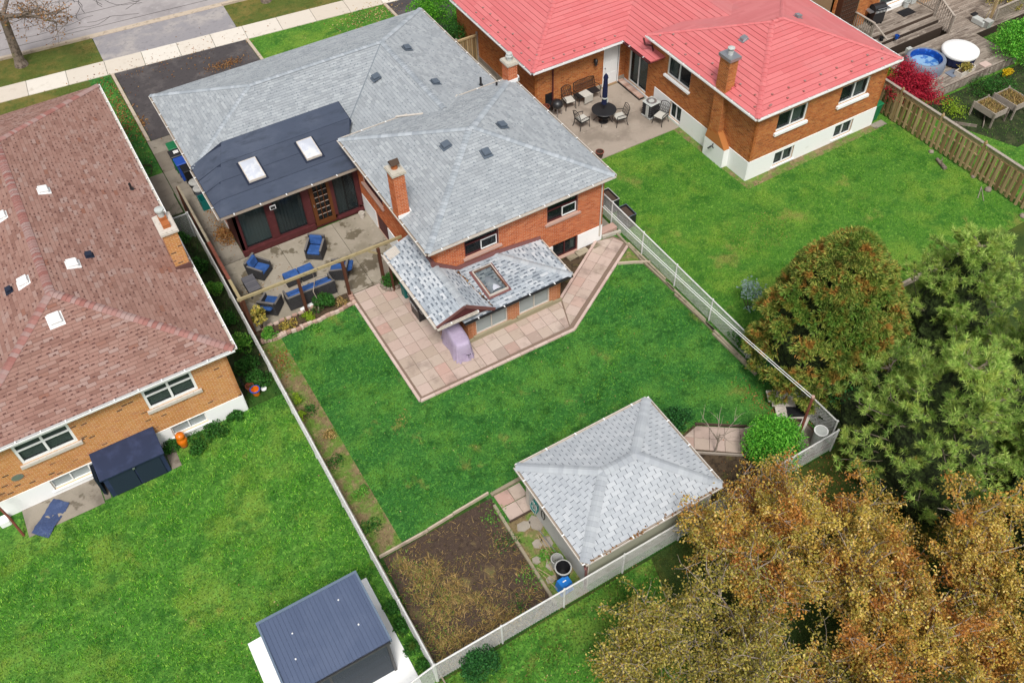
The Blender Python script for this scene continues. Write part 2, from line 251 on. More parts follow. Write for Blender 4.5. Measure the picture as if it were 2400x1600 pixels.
# ---------------------------------------------------------------- mesh helpers
ORG = {}
def worg(o): return ORG.get(o.name, Vector((0, 0, 0))) if o is not None else Vector((0, 0, 0))
class MB:
    def __init__(s): s.v = []; s.f = []; s.m = []
    def add(s, vs, fs, mi=0):
        b = len(s.v); s.v.extend([tuple(v) for v in vs]); s.f.extend([tuple(b+i for i in f) for f in fs]); s.m.extend([mi]*len(fs)); return s
    def box(s, x0, y0, z0, x1, y1, z1, mi=0):
        v = [(x, y, z) for z in (z0, z1) for y in (y0, y1) for x in (x0, x1)]
        return s.add(v, [(0, 2, 3, 1), (4, 5, 7, 6), (0, 1, 5, 4), (2, 6, 7, 3), (0, 4, 6, 2), (1, 3, 7, 5)], mi)
    def hexa(s, b, t, mi=0):
        return s.add(list(b)+list(t), [(3, 2, 1, 0), (4, 5, 6, 7), (0, 1, 5, 4), (1, 2, 6, 5), (2, 3, 7, 6), (3, 0, 4, 7)], mi)
    def obox(s, c, sx, sy, sz, rz=0, mi=0, rx=0):
        R = Matrix.Rotation(rz, 3, 'Z') @ Matrix.Rotation(rx, 3, 'X'); c = Vector(c)
        v = [c+R @ Vector((x*sx/2, y*sy/2, z*sz/2)) for z in (-1, 1) for y in (-1, 1) for x in (-1, 1)]
        return s.add(v, [(0, 2, 3, 1), (4, 5, 7, 6), (0, 1, 5, 4), (2, 6, 7, 3), (0, 4, 6, 2), (1, 3, 7, 5)], mi)
    def beam(s, a, b, w, h, mi=0):
        a = Vector(a); b = Vector(b); d = (b-a).normalized(); up = Vector((0, 0, 1)) if abs(d.z) < .9 else Vector((0, 1, 0))
        x = d.cross(up).normalized()*w/2; y = x.cross(d).normalized()*h/2
        return s.hexa([a-x-y, a+x-y, a+x+y, a-x+y], [b-x-y, b+x-y, b+x+y, b-x+y], mi)
    def prism(s, poly, z0, z1, mi=0):
        n = len(poly); a = sum(poly[i][0]*poly[(i+1) % n][1]-poly[(i+1) % n][0]*poly[i][1] for i in range(n))
        if a < 0: poly = poly[::-1]
        v = [(p[0], p[1], z0) for p in poly]+[(p[0], p[1], z1) for p in poly]
        return s.add(v, [tuple(range(n))[::-1], tuple(range(n, 2*n))]+[(i, (i+1) % n, n+(i+1) % n, n+i) for i in range(n)], mi)
    def slab(s, poly, N, t, mi=0):
        """planar 3D polygon extruded by t against N"""
        n = len(poly); P = [Vector(p) for p in poly]; Q = [p-Vector(N)*t for p in P]
        return s.add(P+Q, [tuple(range(n)), tuple(range(n, 2*n))[::-1]]+[(i, n+i, n+(i+1) % n, (i+1) % n) for i in range(n)], mi)
    def tube(s, pts, r, n=6, mi=0, cap=True):
        pts = [Vector(p) for p in pts]; rs = r if isinstance(r, (list, tuple)) else [r]*len(pts); b = len(s.v)
        for i, p in enumerate(pts):
            d = (pts[min(i+1, len(pts)-1)]-pts[max(i-1, 0)]).normalized(); up = Vector((0, 0, 1)) if abs(d.z) < .9 else Vector((1, 0, 0))
            x = d.cross(up).normalized(); y = x.cross(d)
            for k in range(n):
                a = 2*PI*k/n; s.v.append(tuple(p+(x*math.cos(a)+y*math.sin(a))*rs[i]))
        for i in range(len(pts)-1):
            for k in range(n):
                s.f.append((b+i*n+k, b+(i+1)*n+k, b+(i+1)*n+(k+1) % n, b+i*n+(k+1) % n)); s.m.append(mi)
        if cap:
            s.f.append(tuple(b+k for k in range(n))); s.m.append(mi)
            s.f.append(tuple(b+(len(pts)-1)*n+k for k in range(n))[::-1]); s.m.append(mi)
        return s
    def lathe(s, prof, c=(0, 0), n=20, mi=0):
        b = len(s.v)
        for r, z in prof:
            for k in range(n): a = 2*PI*k/n; s.v.append((c[0]+r*math.cos(a), c[1]+r*math.sin(a), z))
        for i in range(len(prof)-1):
            for k in range(n): s.f.append((b+i*n+k, b+i*n+(k+1) % n, b+(i+1)*n+(k+1) % n, b+(i+1)*n+k)); s.m.append(mi)
        return s
    def rbox(s, x0, y0, z0, x1, y1, z1, r=.04, mi=0):
        """box with chamfered edges (cushions, lids)"""
        zs = [(z0, r), (z0+r, 0), (z1-r, 0), (z1, r)]; b = len(s.v)
        for z, i in zs:
            for (x, y) in ((x0+r, y0+i), (x1-r, y0+i), (x1-i, y0+r), (x1-i, y1-r), (x1-r, y1-i), (x0+r, y1-i), (x0+i, y1-r), (x0+i, y0+r)): s.v.append((x, y, z))
        for q in range(3):
            for k in range(8): s.f.append((b+q*8+k, b+q*8+(k+1) % 8, b+(q+1)*8+(k+1) % 8, b+(q+1)*8+k)); s.m.append(mi)
        s.f.append(tuple(b+k for k in range(8))[::-1]); s.m.append(mi); s.f.append(tuple(b+24+k for k in range(8))); s.m.append(mi)
        return s
    def build(s, name, mats, parent=None, local=False, smooth=False):
        me = bpy.data.meshes.new(name); o = worg(parent)
        vs = s.v if (local or parent is None) else [(v[0]-o.x, v[1]-o.y, v[2]-o.z) for v in s.v]
        me.from_pydata(vs, [], s.f)
        if isinstance(mats, str): mats = [mats]
        for q in mats: me.materials.append(M[q])
        if len(mats) > 1: me.polygons.foreach_set('material_index', s.m)
        if smooth: me.polygons.foreach_set('use_smooth', [True]*len(s.f))
        me.update(); return put(name, me, parent)
def put(name, me, parent=None, mw=None):
    ob = bpy.data.objects.new(name, me); COL.objects.link(ob); ob.parent = parent
    ORG[ob.name] = worg(parent)
    if mw is not None: ob.matrix_local = mw
    return ob
def tag(o, label=None, cat=None, group=None, kind=None):
    if label: o['label'] = label
    if cat: o['category'] = cat
    if group: o['group'] = group
    if kind: o['kind'] = kind
    return o
def thing(name, label, cat, loc=(0, 0, 0), rz=0, group=None):
    o = bpy.data.objects.new(name, None); COL.objects.link(o); o.location = loc; o.rotation_euler = (0, 0, rz); o.empty_display_size = .2
    ORG[o.name] = Vector(loc); return tag(o, label, cat, group)
def dup(root, loc, rz, label=None):
    r = root.copy(); COL.objects.link(r); r.location = loc; r.rotation_euler = (0, 0, rz); ORG[r.name] = Vector(loc)
    if label: r['label'] = label
    for ch in list(root.children):
        c = ch.copy(); COL.objects.link(c); c.parent = r
        for g in list(ch.children):
            d = g.copy(); COL.objects.link(d); d.parent = c
    return r
def npmesh(name, V, F, mats, parent=None, local=False):
    """V (n,3), F (m,k) numpy -> one object"""
    me = bpy.data.meshes.new(name); o = worg(parent)
    if parent is not None and not local: V = V-np.array(o)
    k = F.shape[1]; me.vertices.add(len(V)); me.vertices.foreach_set('co', V.astype(np.float32).ravel())
    me.loops.add(F.size); me.loops.foreach_set('vertex_index', F.astype(np.int32).ravel())
    me.polygons.add(len(F)); me.polygons.foreach_set('loop_start', np.arange(0, F.size, k, dtype=np.int32)); me.polygons.foreach_set('loop_total', np.full(len(F), k, np.int32))
    if isinstance(mats, str): mats = [mats]
    for q in mats: me.materials.append(M[q])
    me.update(calc_edges=True); return put(name, me, parent)
def structure(name, mb, mats): return tag(mb.build(name, mats), kind='structure')
def sheet(name, poly, z, m, kind='structure'):
    o = MB().add([(p[0], p[1], z) for p in poly], [tuple(range(len(poly)))]).build(name, m)
    return tag(o, kind=kind)

# ---------------------------------------------------------------- tiled pieces (bricks, shingles, pavers, planks)
def clip(poly, a, b, c):      # keep a*x+b*y<=c
    out = []; n = len(poly)
    for i in range(n):
        p, q = poly[i], poly[(i+1) % n]; dp = a*p[0]+b*p[1]-c; dq = a*q[0]+b*q[1]-c
        if dp <= 0: out.append(p)
        if dp*dq < 0: t = dp/(dp-dq); out.append((p[0]+(q[0]-p[0])*t, p[1]+(q[1]-p[1])*t))
    return out
def area(p): return abs(sum(p[i][0]*p[(i+1) % len(p)][1]-p[(i+1) % len(p)][0]*p[i][1] for i in range(len(p))))/2
def inframe(p):
    d = Vector(p)-CAM; z = d.dot(fw)
    if z <= 0: return False
    return abs(d.dot(cr)/z)*2134.19 < 1200 and abs(d.dot(cu)/z)*2134.19 < 800
class Tiler:
    """collects pieces for one thing; the nearest visible whole ones become objects, the rest one 'stuff' part"""
    def __init__(s, name, root, mats, nmax=290): s.name = name; s.root = root; s.mats = mats; s.whole = []; s.mb = MB(); s.nmax = nmax; s.cache = {}
    def plane(s, poly, us, vs, parent, mi=0, gap=.008, t0=.004, t1=.01, stag=.5, holes=(), u0=0, v0=0, dark=None, cond=None, jit=0, gv=None, lift=0, cgap=0):
        P = [Vector(p) for p in poly]; U = (P[1]-P[0]).normalized(); N = U.cross(P[2]-P[0]).normalized(); V = N.cross(U)
        O = P[0]+N*lift; q = [((p-P[0]).dot(U), (p-P[0]).dot(V)) for p in P]; n = len(q); gv = gap if gv is None else gv
        umin, umax = min(a[0] for a in q), max(a[0] for a in q); vmax = max(a[1] for a in q); vmin = min(a[1] for a in q)
        edges = []
        for i in range(n):
            a, b = q[i], q[(i+1) % n]; ex, ey = b[0]-a[0], b[1]-a[1]; L = math.hypot(ex, ey)
            if L > 1e-6: edges.append((ey/L, -ex/L, (ey*a[0]-ex*a[1])/L))
        for r in range(int(math.floor((vmin-v0)/vs)), int(math.ceil((vmax-v0)/vs))):
            va = v0+r*vs; off = (r % 2)*stag*us+u0
            if jit: off += random.uniform(-jit, jit)*us
            k = int(math.floor((umin-off)/us))-1
            while off+k*us < umax:
                ua = off+k*us; k += 1
                cells = [(ua+gap/2, va+gv/2, ua+us-gap/2, va+vs-gv/2)]
                for (hu0, hv0, hu1, hv1) in holes:
                    nc = []
                    for (a, b, c, d) in cells:
                        if c <= hu0 or a >= hu1 or d <= hv0+.01 or b >= hv1-.01: nc.append((a, b, c, d)); continue
                        if hu0-a > .02: nc.append((a, b, hu0, d))
                        if c-hu1 > .02: nc.append((hu1, b, c, d))
                    cells = nc
                for (a, b, c, d) in cells:
                    pg = [(a, b), (c, b), (c, d), (a, d)]; full = (c-a)*(d-b)
                    for (ea, eb, ec) in edges:
                        pg = clip(pg, ea, eb, ec)
                        if len(pg) < 3: break
                    if len(pg) < 3 or area(pg) < .0006: continue
                    ctr = O+U*((a+c)/2)+V*((b+d)/2)
                    if abs(area(pg)-full) < 1e-6 and abs((c-a)-(us-gap)) < 1e-5:
                        s.whole.append((ctr, O+U*a+V*b, U, V, N, c-a, d-b, t0, t1, mi, parent))
                    else: s.poly(pg, O, U, V, N, b, d, t0, t1, mi)
                    if dark and abs(area(pg)-full) < 1e-6 and random.random() < dark[3]:  # dark marks: laminate pattern, with the shadows of the tabs put into colour
                        w, hh, dm = dark[0]*random.uniform(.6, 1.2), dark[1], dark[2]
                        x = a+random.uniform(0, max(.001, c-a-w)); s.poly([(x, b-.002), (x+w, b-.002), (x+w, b+hh), (x, b+hh)], O+N*.002, U, V, N, b, d, t0, t1, dm)
    def poly(s, pg, O, U, V, N, b, d, t0, t1, mi):
        n = len(pg); top = [O+U*x+V*y+N*(t1+(t0-t1)*(y-b)/max(1e-6, d-b)) for x, y in pg]; bot = [O+U*x+V*y for x, y in pg]
        s.mb.add(top+bot, [tuple(range(n))]+[(i, n+i, n+(i+1) % n, (i+1) % n) for i in range(n)], mi)
    def proto(s, w, h, t0, t1, mi):
        key = (round(w, 4), round(h, 4), t0, t1, mi)
        if key not in s.cache:
            me = bpy.data.meshes.new(s.name)
            me.from_pydata([(0, 0, 0), (w, 0, 0), (w, h, 0), (0, h, 0), (0, 0, t1), (w, 0, t1), (w, h, t0), (0, h, t0)], [], [(4, 5, 6, 7), (0, 1, 5, 4), (1, 2, 6, 5), (2, 3, 7, 6), (3, 0, 4, 7)])
            me.materials.append(M[s.mats[mi]]); me.update(); s.cache[key] = me
        return s.cache[key]
    def finish(s, extra_label=None):
        s.whole.sort(key=lambda q: (0 if inframe(q[0]) and q[4].dot(CAM-q[0]) > 0 else 1, (q[0]-CAM).length))
        for i, (ctr, o, U, V, N, w, h, t0, t1, mi, par) in enumerate(s.whole):
            if i < s.nmax and inframe(ctr):
                me = s.proto(w, h, t0, t1, mi); pw = worg(par)
                mw = Matrix(((U.x, V.x, N.x, o.x-pw.x), (U.y, V.y, N.y, o.y-pw.y), (U.z, V.z, N.z, o.z-pw.z), (0, 0, 0, 1)))
                put(s.name, me, par, mw)
            else: s.poly([(0, 0), (w, 0), (w, h), (0, h)], o, U, V, N, 0, h, t0, t1, mi)
        if s.mb.f: tag(s.mb.build(s.name+'s', s.mats, s.root), kind='stuff')

# ---------------------------------------------------------------- foliage helpers
def leaf_arrays(C, size, aspect=.6, up=.5, jitter=.3):
    """C (n,3) centres -> diamond leaves, two triangles each as one quad"""
    n = len(C); nr = RNG.normal(size=(n, 3)); nr[:, 2] = np.abs(nr[:, 2])+up; nr /= np.linalg.norm(nr, axis=1)[:, None]
    a = RNG.normal(size=(n, 3)); a -= (a*nr).sum(1)[:, None]*nr; a /= np.linalg.norm(a, axis=1)[:, None]; b = np.cross(nr, a)
    s = (size*RNG.uniform(1-jitter, 1+jitter, n))[:, None]; a = a*s*.5; b = b*s*.5*aspect
    V = np.stack([C-a, C+b*1.0, C+a, C-b], 1).reshape(-1, 3); F = np.arange(4*n).reshape(n, 4); return V, F
def blades(C, h, w, lean=.8):
    n = len(C); th = RNG.uniform(0, 2*PI, n); d = np.stack([np.cos(th), np.sin(th), np.zeros(n)], 1); ph = RNG.uniform(0, 2*PI, n); e = np.stack([np.cos(ph), np.sin(ph), np.zeros(n)], 1)
    hh = (h*RNG.uniform(.5, 1.4, n))[:, None]; ww = (w*RNG.uniform(.6, 1.3, n))[:, None]
    tip = C+e*hh*lean*RNG.uniform(.3, 1.2, n)[:, None]+np.array([0, 0, 1])*hh
    V = np.stack([C-d*ww/2, C+d*ww/2, tip], 1).reshape(-1, 3); return V, np.arange(3*n).reshape(n, 3)
def inpoly(P, poly):
    x, y = P[:, 0], P[:, 1]; r = np.zeros(len(P), bool); n = len(poly)
    for i in range(n):
        x1, y1 = poly[i][:2]; x2, y2 = poly[(i+1) % n][:2]
        if y1 == y2: continue
        c = ((y1 > y) != (y2 > y)) & (x < (x2-x1)*(y-y1)/(y2-y1)+x1); r ^= c
    return r
def scatter(poly, dens, excl=(), z=0.0):
    xs = [p[0] for p in poly]; ys = [p[1] for p in poly]; A = (max(xs)-min(xs))*(max(ys)-min(ys)); n = int(A*dens)
    P = np.stack([RNG.uniform(min(xs), max(xs), n), RNG.uniform(min(ys), max(ys), n)], 1)
    k = inpoly(P, poly)
    for e in excl: k &= ~inpoly(P, e)
    P = P[k]; return np.column_stack([P, np.full(len(P), z)])
def grass(poly, dens, m, h=.06, w=.016, excl=(), name='grass', lean=.9, z=0.0):
    C = scatter(poly, dens, excl, z)
    if len(C) == 0: return
    nz = np.sin(C[:, 0]*2.3+np.sin(C[:, 1]*1.7)*2)*np.sin(C[:, 1]*2.9+np.sin(C[:, 0]*2.1))   # clumps
    C = C[RNG.uniform(0, 1, len(C)) < .55+.45*nz]
    V, F = blades(C, h, w, lean); return tag(npmesh(name, V, F, m), kind='stuff')
def bushlike(name, label, cat, c, r, h, m, n=2500, leaf=.06, group=None, flat=.7, lumps=14, seed=0, stem=True, z0=0.0):
    """shrub: lumpy shell of leaves on short stems"""
    rg = np.random.default_rng(seed+int(abs(c[0])*100+abs(c[1])*7)); t = thing(name, label, cat, (c[0], c[1], z0), 0, group)
    L = rg.normal(size=(lumps, 3)); L /= np.linalg.norm(L, axis=1)[:, None]; L[:, 2] = np.abs(L[:, 2])*.9
    lc = L*np.array([r*.62, r*.62, h*.55])+np.array([0, 0, h*.35]); lr = rg.uniform(.32, .52, lumps)*r
    k = rg.integers(0, lumps, n); d = rg.normal(size=(n, 3)); d /= np.linalg.norm(d, axis=1)[:, None]
    P = lc[k]+d*(lr[k]*rg.uniform(.75, 1.08, n))[:, None]*np.array([1, 1, flat]); P = P[P[:, 2] > .02]
    V, F = leaf_arrays(P, leaf, .6, .4); V[:, 2] = np.maximum(V[:, 2], .01)
    npmesh('foliage', V, F, m, t, local=True)
    if stem:
        mb = MB()
        for i in range(5): a = 2*PI*i/5; mb.tube([(0, 0, 0), (math.cos(a)*r*.3, math.sin(a)*r*.3, h*.3), (math.cos(a)*r*.6, math.sin(a)*r*.6, h*.6)], [.02, .014, .006], 4)
        mb.build('stem', 'bark_dark', t, local=True)
    return t

# ================================================================= SETTING
structure('ground', MB().add([(-250, -200, -.05), (300, -200, -.05), (300, 350, -.05), (-250, 350, -.05)], [(0, 1, 2, 3)]), 'grass_ground')
SL = -.0973
def sy(x, d=0): return 48.70+SL*x+d            # near edge of the sidewalk
lawn_main = [(3.62, 14.95), (18.5, 14.95), (18.5, 22.9), (6.95, 25.75), (3.75, 25.55)]
lawn_main2 = [(8.0, 14.9), (18.5, 12.6), (18.5, 15.2), (8.0, 15.2)]
sheet('lawn', [(3.3, 14.95), (18.68, 14.95), (18.68, 23.5), (6.95, 25.75), (3.3, 25.65)], 0, 'lawn_main')
sheet('lawn', [(7.0, 10.2), (18.68, 10.2), (18.68, 14.95), (7.0, 14.95)], .001, 'lawn_main')
sheet('lawn', [(-14, -4), (2.62, -4), (2.62, 23.0), (-14, 23.0)], 0, 'lawn_left')
sheet('lawn', [(18.7, 14.62), (34.6, 14.62), (34.6, 33), (18.7, 33)], 0, 'lawn_right')
sheet('lawn', [(34.62, 8), (60, 8), (60, 40), (34.62, 40)], 0, 'lawn_right')
sheet('rear_ground', [(2.62, -6), (60, -6), (60, 14.6), (18.7, 14.6), (18.7, 10.15), (2.62, 10.15)], -.002, 'olive_grass')
sheet('rear_ground', [(2.66, 5.5), (9.5, 6.5), (10.5, 10.1), (2.66, 10.1)], .001, 'lawn_left')
sheet('lawn', [(-14, 41.5), (2.66, 41.5), (2.66, sy(2.66)), (-14, sy(-14))], .0, 'lawn_dull')
sheet('lawn', [(1.5, 38.6), (2.62, 38.6), (2.62, sy(2.62)), (1.5, sy(1.5))], .002, 'lawn_main')
sheet('lawn', [(10.2, 40.2), (18.3, 40.2), (18.3, sy(18.3)), (10.2, sy(10.2))], 0, 'lawn_right')
sheet('verge', [(-30, sy(-30, 1.5)), (2.7, sy(2.7, 1.5)), (2.7, 53), (-30, 56)], 0, 'lawn_dull')
sheet('verge', [(10.15, sy(10.15, 1.5)), (60, sy(60, 1.5)), (60, 47.6), (10.15, 52.3)], 0, 'lawn_dull')
sheet('soil_strip', [(2.64, 14.9), (3.75, 14.9), (3.62, 25.7), (2.64, 25.7)], .004, 'dry_soil')
sheet('soil_strip', [(1.3, 23.6), (2.62, 24.2), (2.62, 36.6), (1.2, 36.6)], .004, 'strip_soil')
sheet('garden_soil', [(2.7, 10.25), (7.0, 10.25), (7.15, 14.85), (2.95, 14.72)], .006, 'dark_soil')
sheet('garden_soil', [(2.8, 25.75), (6.9, 25.75), (6.9, 26.55), (2.8, 26.55)], .03, 'bed_soil')
sheet('garden_soil', [(14.3, 21.45), (17.55, 23.6), (14.3, 23.6)], .01, 'bed_soil')
sheet('garden_soil', [(17.45, 21.95), (18.6, 21.3), (18.66, 22.6)], .012, 'dry_soil')
sheet('garden_soil', [(12.9, 10.3), (18.6, 10.3), (18.6, 12.6), (16.9, 12.1), (15.0, 13.6), (13.0, 13.2)], .006, 'bed_soil')
sheet('garden_soil', [(38.0, 18.3), (42, 18.3), (46, 22.9), (36.6, 23.0), (36.6, 21.6)], .006, 'strip_soil')
sheet('soil_strip', [(25.3, 22.75), (33.6, 22.85), (33.4, 23.35), (25.5, 23.35), (25.5, 30), (25.1, 30)], .006, 'dry_soil')
sheet('side_yard', [(17.6, 27), (20.2, 27), (20.2, 41), (17.6, 41)], .004, 'side_concrete')
# street
sheet('road', [(-40, 53.13+3.72), (60, 53.13-5.9), (70, 90), (-40, 90)], .004, 'road')
cr_ = MB()
for i in range(46):
    x = random.uniform(-3, 14); y = 54.2+random.uniform(0, 7); a = random.choice([0, 0, PI/2])+random.uniform(-.5, .5); pts = [(x, y)]
    for k in range(6): a += random.uniform(-.6, .6); pts.append((pts[-1][0]+math.cos(a)*.5, pts[-1][1]+math.sin(a)*.5))
    for p, q in zip(pts, pts[1:]):
        dx, dy = q[0]-p[0], q[1]-p[1]; L = math.hypot(dx, dy); nx, ny = -dy/L*.018, dx/L*.018
        cr_.add([(p[0]-nx, p[1]-ny, .008), (p[0]+nx, p[1]+ny, .008), (q[0]+nx, q[1]+ny, .008), (q[0]-nx, q[1]-ny, .008)], [(0, 3, 2, 1)])
for y0 in (54.1, 56.0, 58.2): cr_.add([(-30, y0+2.9, .008), (-30, y0+2.94, .008), (40, y0-3.87, .008), (40, y0-3.91, .008)], [(0, 3, 2, 1)])
tag(cr_.build('road_cracks', 'crack'), kind='structure')
cb = tag(bpy.data.objects.new('curb', None), kind='structure'); COL.objects.link(cb); ORG['curb'] = Vector()
def strip(x0, x1, d0, d1, z, m, name, parent, zb=-.04):
    MB().prism([(x0, 53.13+SL*x0+d0), (x1, 53.13+SL*x1+d0), (x1, 53.13+SL*x1+d1), (x0, 53.13+SL*x0+d1)], zb, z).build(name, m, parent)
strip(-40, 2.6, -.16, .02, .13, 'curb', 'curb_stone', cb); strip(2.62, 10.2, -.16, .02, .035, 'curb', 'curb_stone', cb); strip(10.22, 60, -.16, .02, .13, 'curb', 'curb_stone', cb)
strip(-40, 60, .025, .28, .02, 'curb', 'gutter_stone', cb)
sheet('driveway_apron', [(2.68, sy(2.68, 1.5)), (10.1, sy(10.1, 1.5)), (10.25, 51.98), (2.75, 52.72)], .012, 'apron')
sw = tag(bpy.data.objects.new('sidewalk', None), kind='structure'); COL.objects.link(sw); ORG['sidewalk'] = Vector()
js = [-9.7, -7.65, -5.6, -3.55, -1.55, .51, 2.55, 4.56, 6.51, 8.41, 10.25, 12.25, 14.25, 16.3, 18.3, 20.3]
for a, b in zip(js, js[1:]):
    a += .012; b -= .012
    MB().prism([(a+.0, sy(a)), (b, sy(b)), (b+.14, sy(b, 1.47)), (a+.14, sy(a, 1.47))], -.04, .03+random.uniform(0, .006)).build('slab', 'sidewalk', sw)
sheet('driveway', [(2.88, 41.4), (10.05, 41.4), (10.05, sy(10.05)-.01), (2.88, sy(2.88)-.01)], .01, 'asphalt')
sheet('driveway', [(18.4, 40), (21.5, 44.2), (21.5, sy(21.5)-.01), (18.4, sy(18.4)-.01)], .01, 'asphalt')
for x0, y0, y1 in ((2.68, 41.4, 48.35), (10.08, 45.0, 47.68), (18.25, 43, 46.9)):
    e = tag(bpy.data.objects.new('driveway_edging', None), kind='structure'); COL.objects.link(e); ORG[e.name] = Vector(); y = y0
    while y < y1-.05: MB().box(x0, y, -.03, x0+.16, min(y+1.2, y1)-.015, .09).build('edging_stone', 'curb', e); y += 1.2
# concrete slabs beside and behind the house
def slabset(name, rects, m, z=.03):
    e = tag(bpy.data.objects.new(name, None), kind='structure'); COL.objects.link(e); ORG[e.name] = Vector()
    for (a, b, c, d) in rects: MB().box(a+.008, b+.008, -.03, c-.008, d-.008, z+random.uniform(-.003, .003)).build('slab', m, e)
slabset('concrete_path', [(2.66, 40.2, 4.0, 41.35), (2.66, 38.57, 4.0, 40.2), (2.66, 36.84, 4.0, 38.57), (2.66, 35.2, 4.0, 36.84), (2.8, 33.6, 4.0, 35.2), (2.8, 32, 4.0, 33.6), (2.8, 30.88, 4.0, 32), (1.5, 36.85, 2.64, 38.6), (1.5, 35.3, 2.6, 36.85)], 'side_concrete')
slabset('concrete_patio', [(2.8, 28.5, 5.5, 30.86), (5.5, 28.5, 8.06, 30.86), (8.06, 28.5, 9.76, 30.86), (2.8, 26.5, 5.5, 28.5), (5.5, 26.5, 8.06, 28.5), (8.06, 26.35, 9.76, 28.5), (7.0, 26.35, 8.06, 26.5)], 'patio_concrete')
slabset('concrete_patio', [(20.1, 30.35, 25.5, 32.9), (19.0, 30.35, 20.1, 33.2), (20.1, 28.15, 25.5, 30.35), (19.0, 28.15, 20.1, 30.35)], 'red_patio', .04)
slabset('concrete_path', [(17.76, 23.75, 18.6, 25.5), (17.76, 25.5, 18.6, 27.5)], 'side_concrete', .02)
slabset('concrete_pad', [(-7.05, 21.75, -4.45, 22.98), (-2.03, 21.85, -1.66, 22.98), (-4.43, 21.85, -4.2, 22.98)], 'side_concrete', .02)
slabset('concrete_pad', [(33.42, 22.9, 34.2, 23.3)], 'side_concrete', .03)
# paver patio
pp = tag(bpy.data.objects.new('paver_patio', None), kind='structure'); COL.objects.link(pp); ORG['paver_patio'] = Vector()
bse = MB(); bse.prism([(6.95, 19.86), (13.85, 19.78), (18.62, 22.72), (18.3, 23.45), (17.5, 23.58), (14.25, 21.42), (9.95, 21.42), (9.75, 26.3), (7.0, 26.3)], -.02, .02).build('bedding', 'joint', pp)
T = Tiler('paver', pp, ['paver', 'paver_edge'], 290)
def pv(poly, us, vs, **k): T.plane([(p[0], p[1], .02) for p in poly], us, vs, pp, t0=.03, t1=.03, stag=0, **k)
pv([(7.1, 20.02), (9.93, 20.02), (9.93, 26.3), (7.1, 26.3)], .515, .515, gap=.014)
pv([(9.945, 20.02), (13.75, 20.02), (14.22, 21.4), (9.945, 21.4)], .515, .515, gap=.014)
pv([(13.8, 20.05), (18.42, 22.86), (18.2, 23.36), (17.48, 23.52), (14.3, 21.4)], .53, .53, gap=.014)
T.finish()
mb = MB(); eb = tag(bpy.data.objects.new('patio_edging', None), kind='structure'); COL.objects.link(eb); ORG['patio_edging'] = Vector()
for (a, b) in (((6.95, 26.2), (6.95, 19.86)), ((6.95, 19.86), (13.85, 19.8)), ((13.85, 19.8), (18.6, 22.7)), ((14.27, 21.5), (17.45, 23.58))):
    A = Vector((*a, .03)); B_ = Vector((*b, .03)); L = (B_-A).length; n = max(1, round(L/.62))
    for i in range(n): MB().beam(A+(B_-A)*(i+.01)/n, A+(B_-A)*(i+.99)/n, .11, .09).build('edging_stone', 'paver_edge', eb)
# garden slabs beside the small shed
slabset('garden_pavers', [(7.25, 14.3, 7.8, 14.85), (7.8, 14.3, 8.3, 14.85), (7.25, 13.72, 7.8, 14.28), (7.8, 13.72, 8.3, 14.28)], 'paver', .04)
gp = tag(bpy.data.objects.new('garden_pavers', None), kind='structure'); COL.objects.link(gp); ORG[gp.name] = Vector()
Tg = Tiler('paver', gp, ['paver', 'concrete'])
Tg.plane([(14.35, 12.75, .012), (15.65, 11.75, .012), (16.95, 12.15, .012), (15.05, 13.5, .012), (14.3, 13.35, .012)], .55, .5, gp, t0=.03, t1=.03, stag=.0, gap=.015); Tg.finish()
for i, (x, y, sx, sy_) in enumerate(((7.55, 13.3, .5, .42), (7.95, 13.2, .45, .6), (7.6, 12.5, .4, .35), (7.9, 12.4, .4, .5), (7.55, 11.6, .35, .4), (7.25, 12.0, .3, .3), (7.3, 11.2, .35, .25))):
    q = MB(); a0 = random.uniform(0, 6); pl = [(x+sx*.55*math.cos(a0+k*PI/3)*random.uniform(.8, 1.1), y+sy_*.55*math.sin(a0+k*PI/3)*random.uniform(.8, 1.1)) for k in range(6)]
    q.prism(sorted(pl, key=lambda p: math.atan2(p[1]-y, p[0]-x)), -.02, .035); q.build('flagstone', 'concrete', gp)
for (x, y, sx, sy_) in ((16.6, 23.35, .6, .35), (16.05, 23.3, .45, .3), (17.3, 23.35, .4, .3)):
    MB().prism([(x-sx/2, y-sy_/2), (x+sx/2, y-sy_/2+.05), (x+sx/2-.05, y+sy_/2), (x-sx/2, y+sy_/2)], 0, .05).build('flagstone', 'timber', gp)

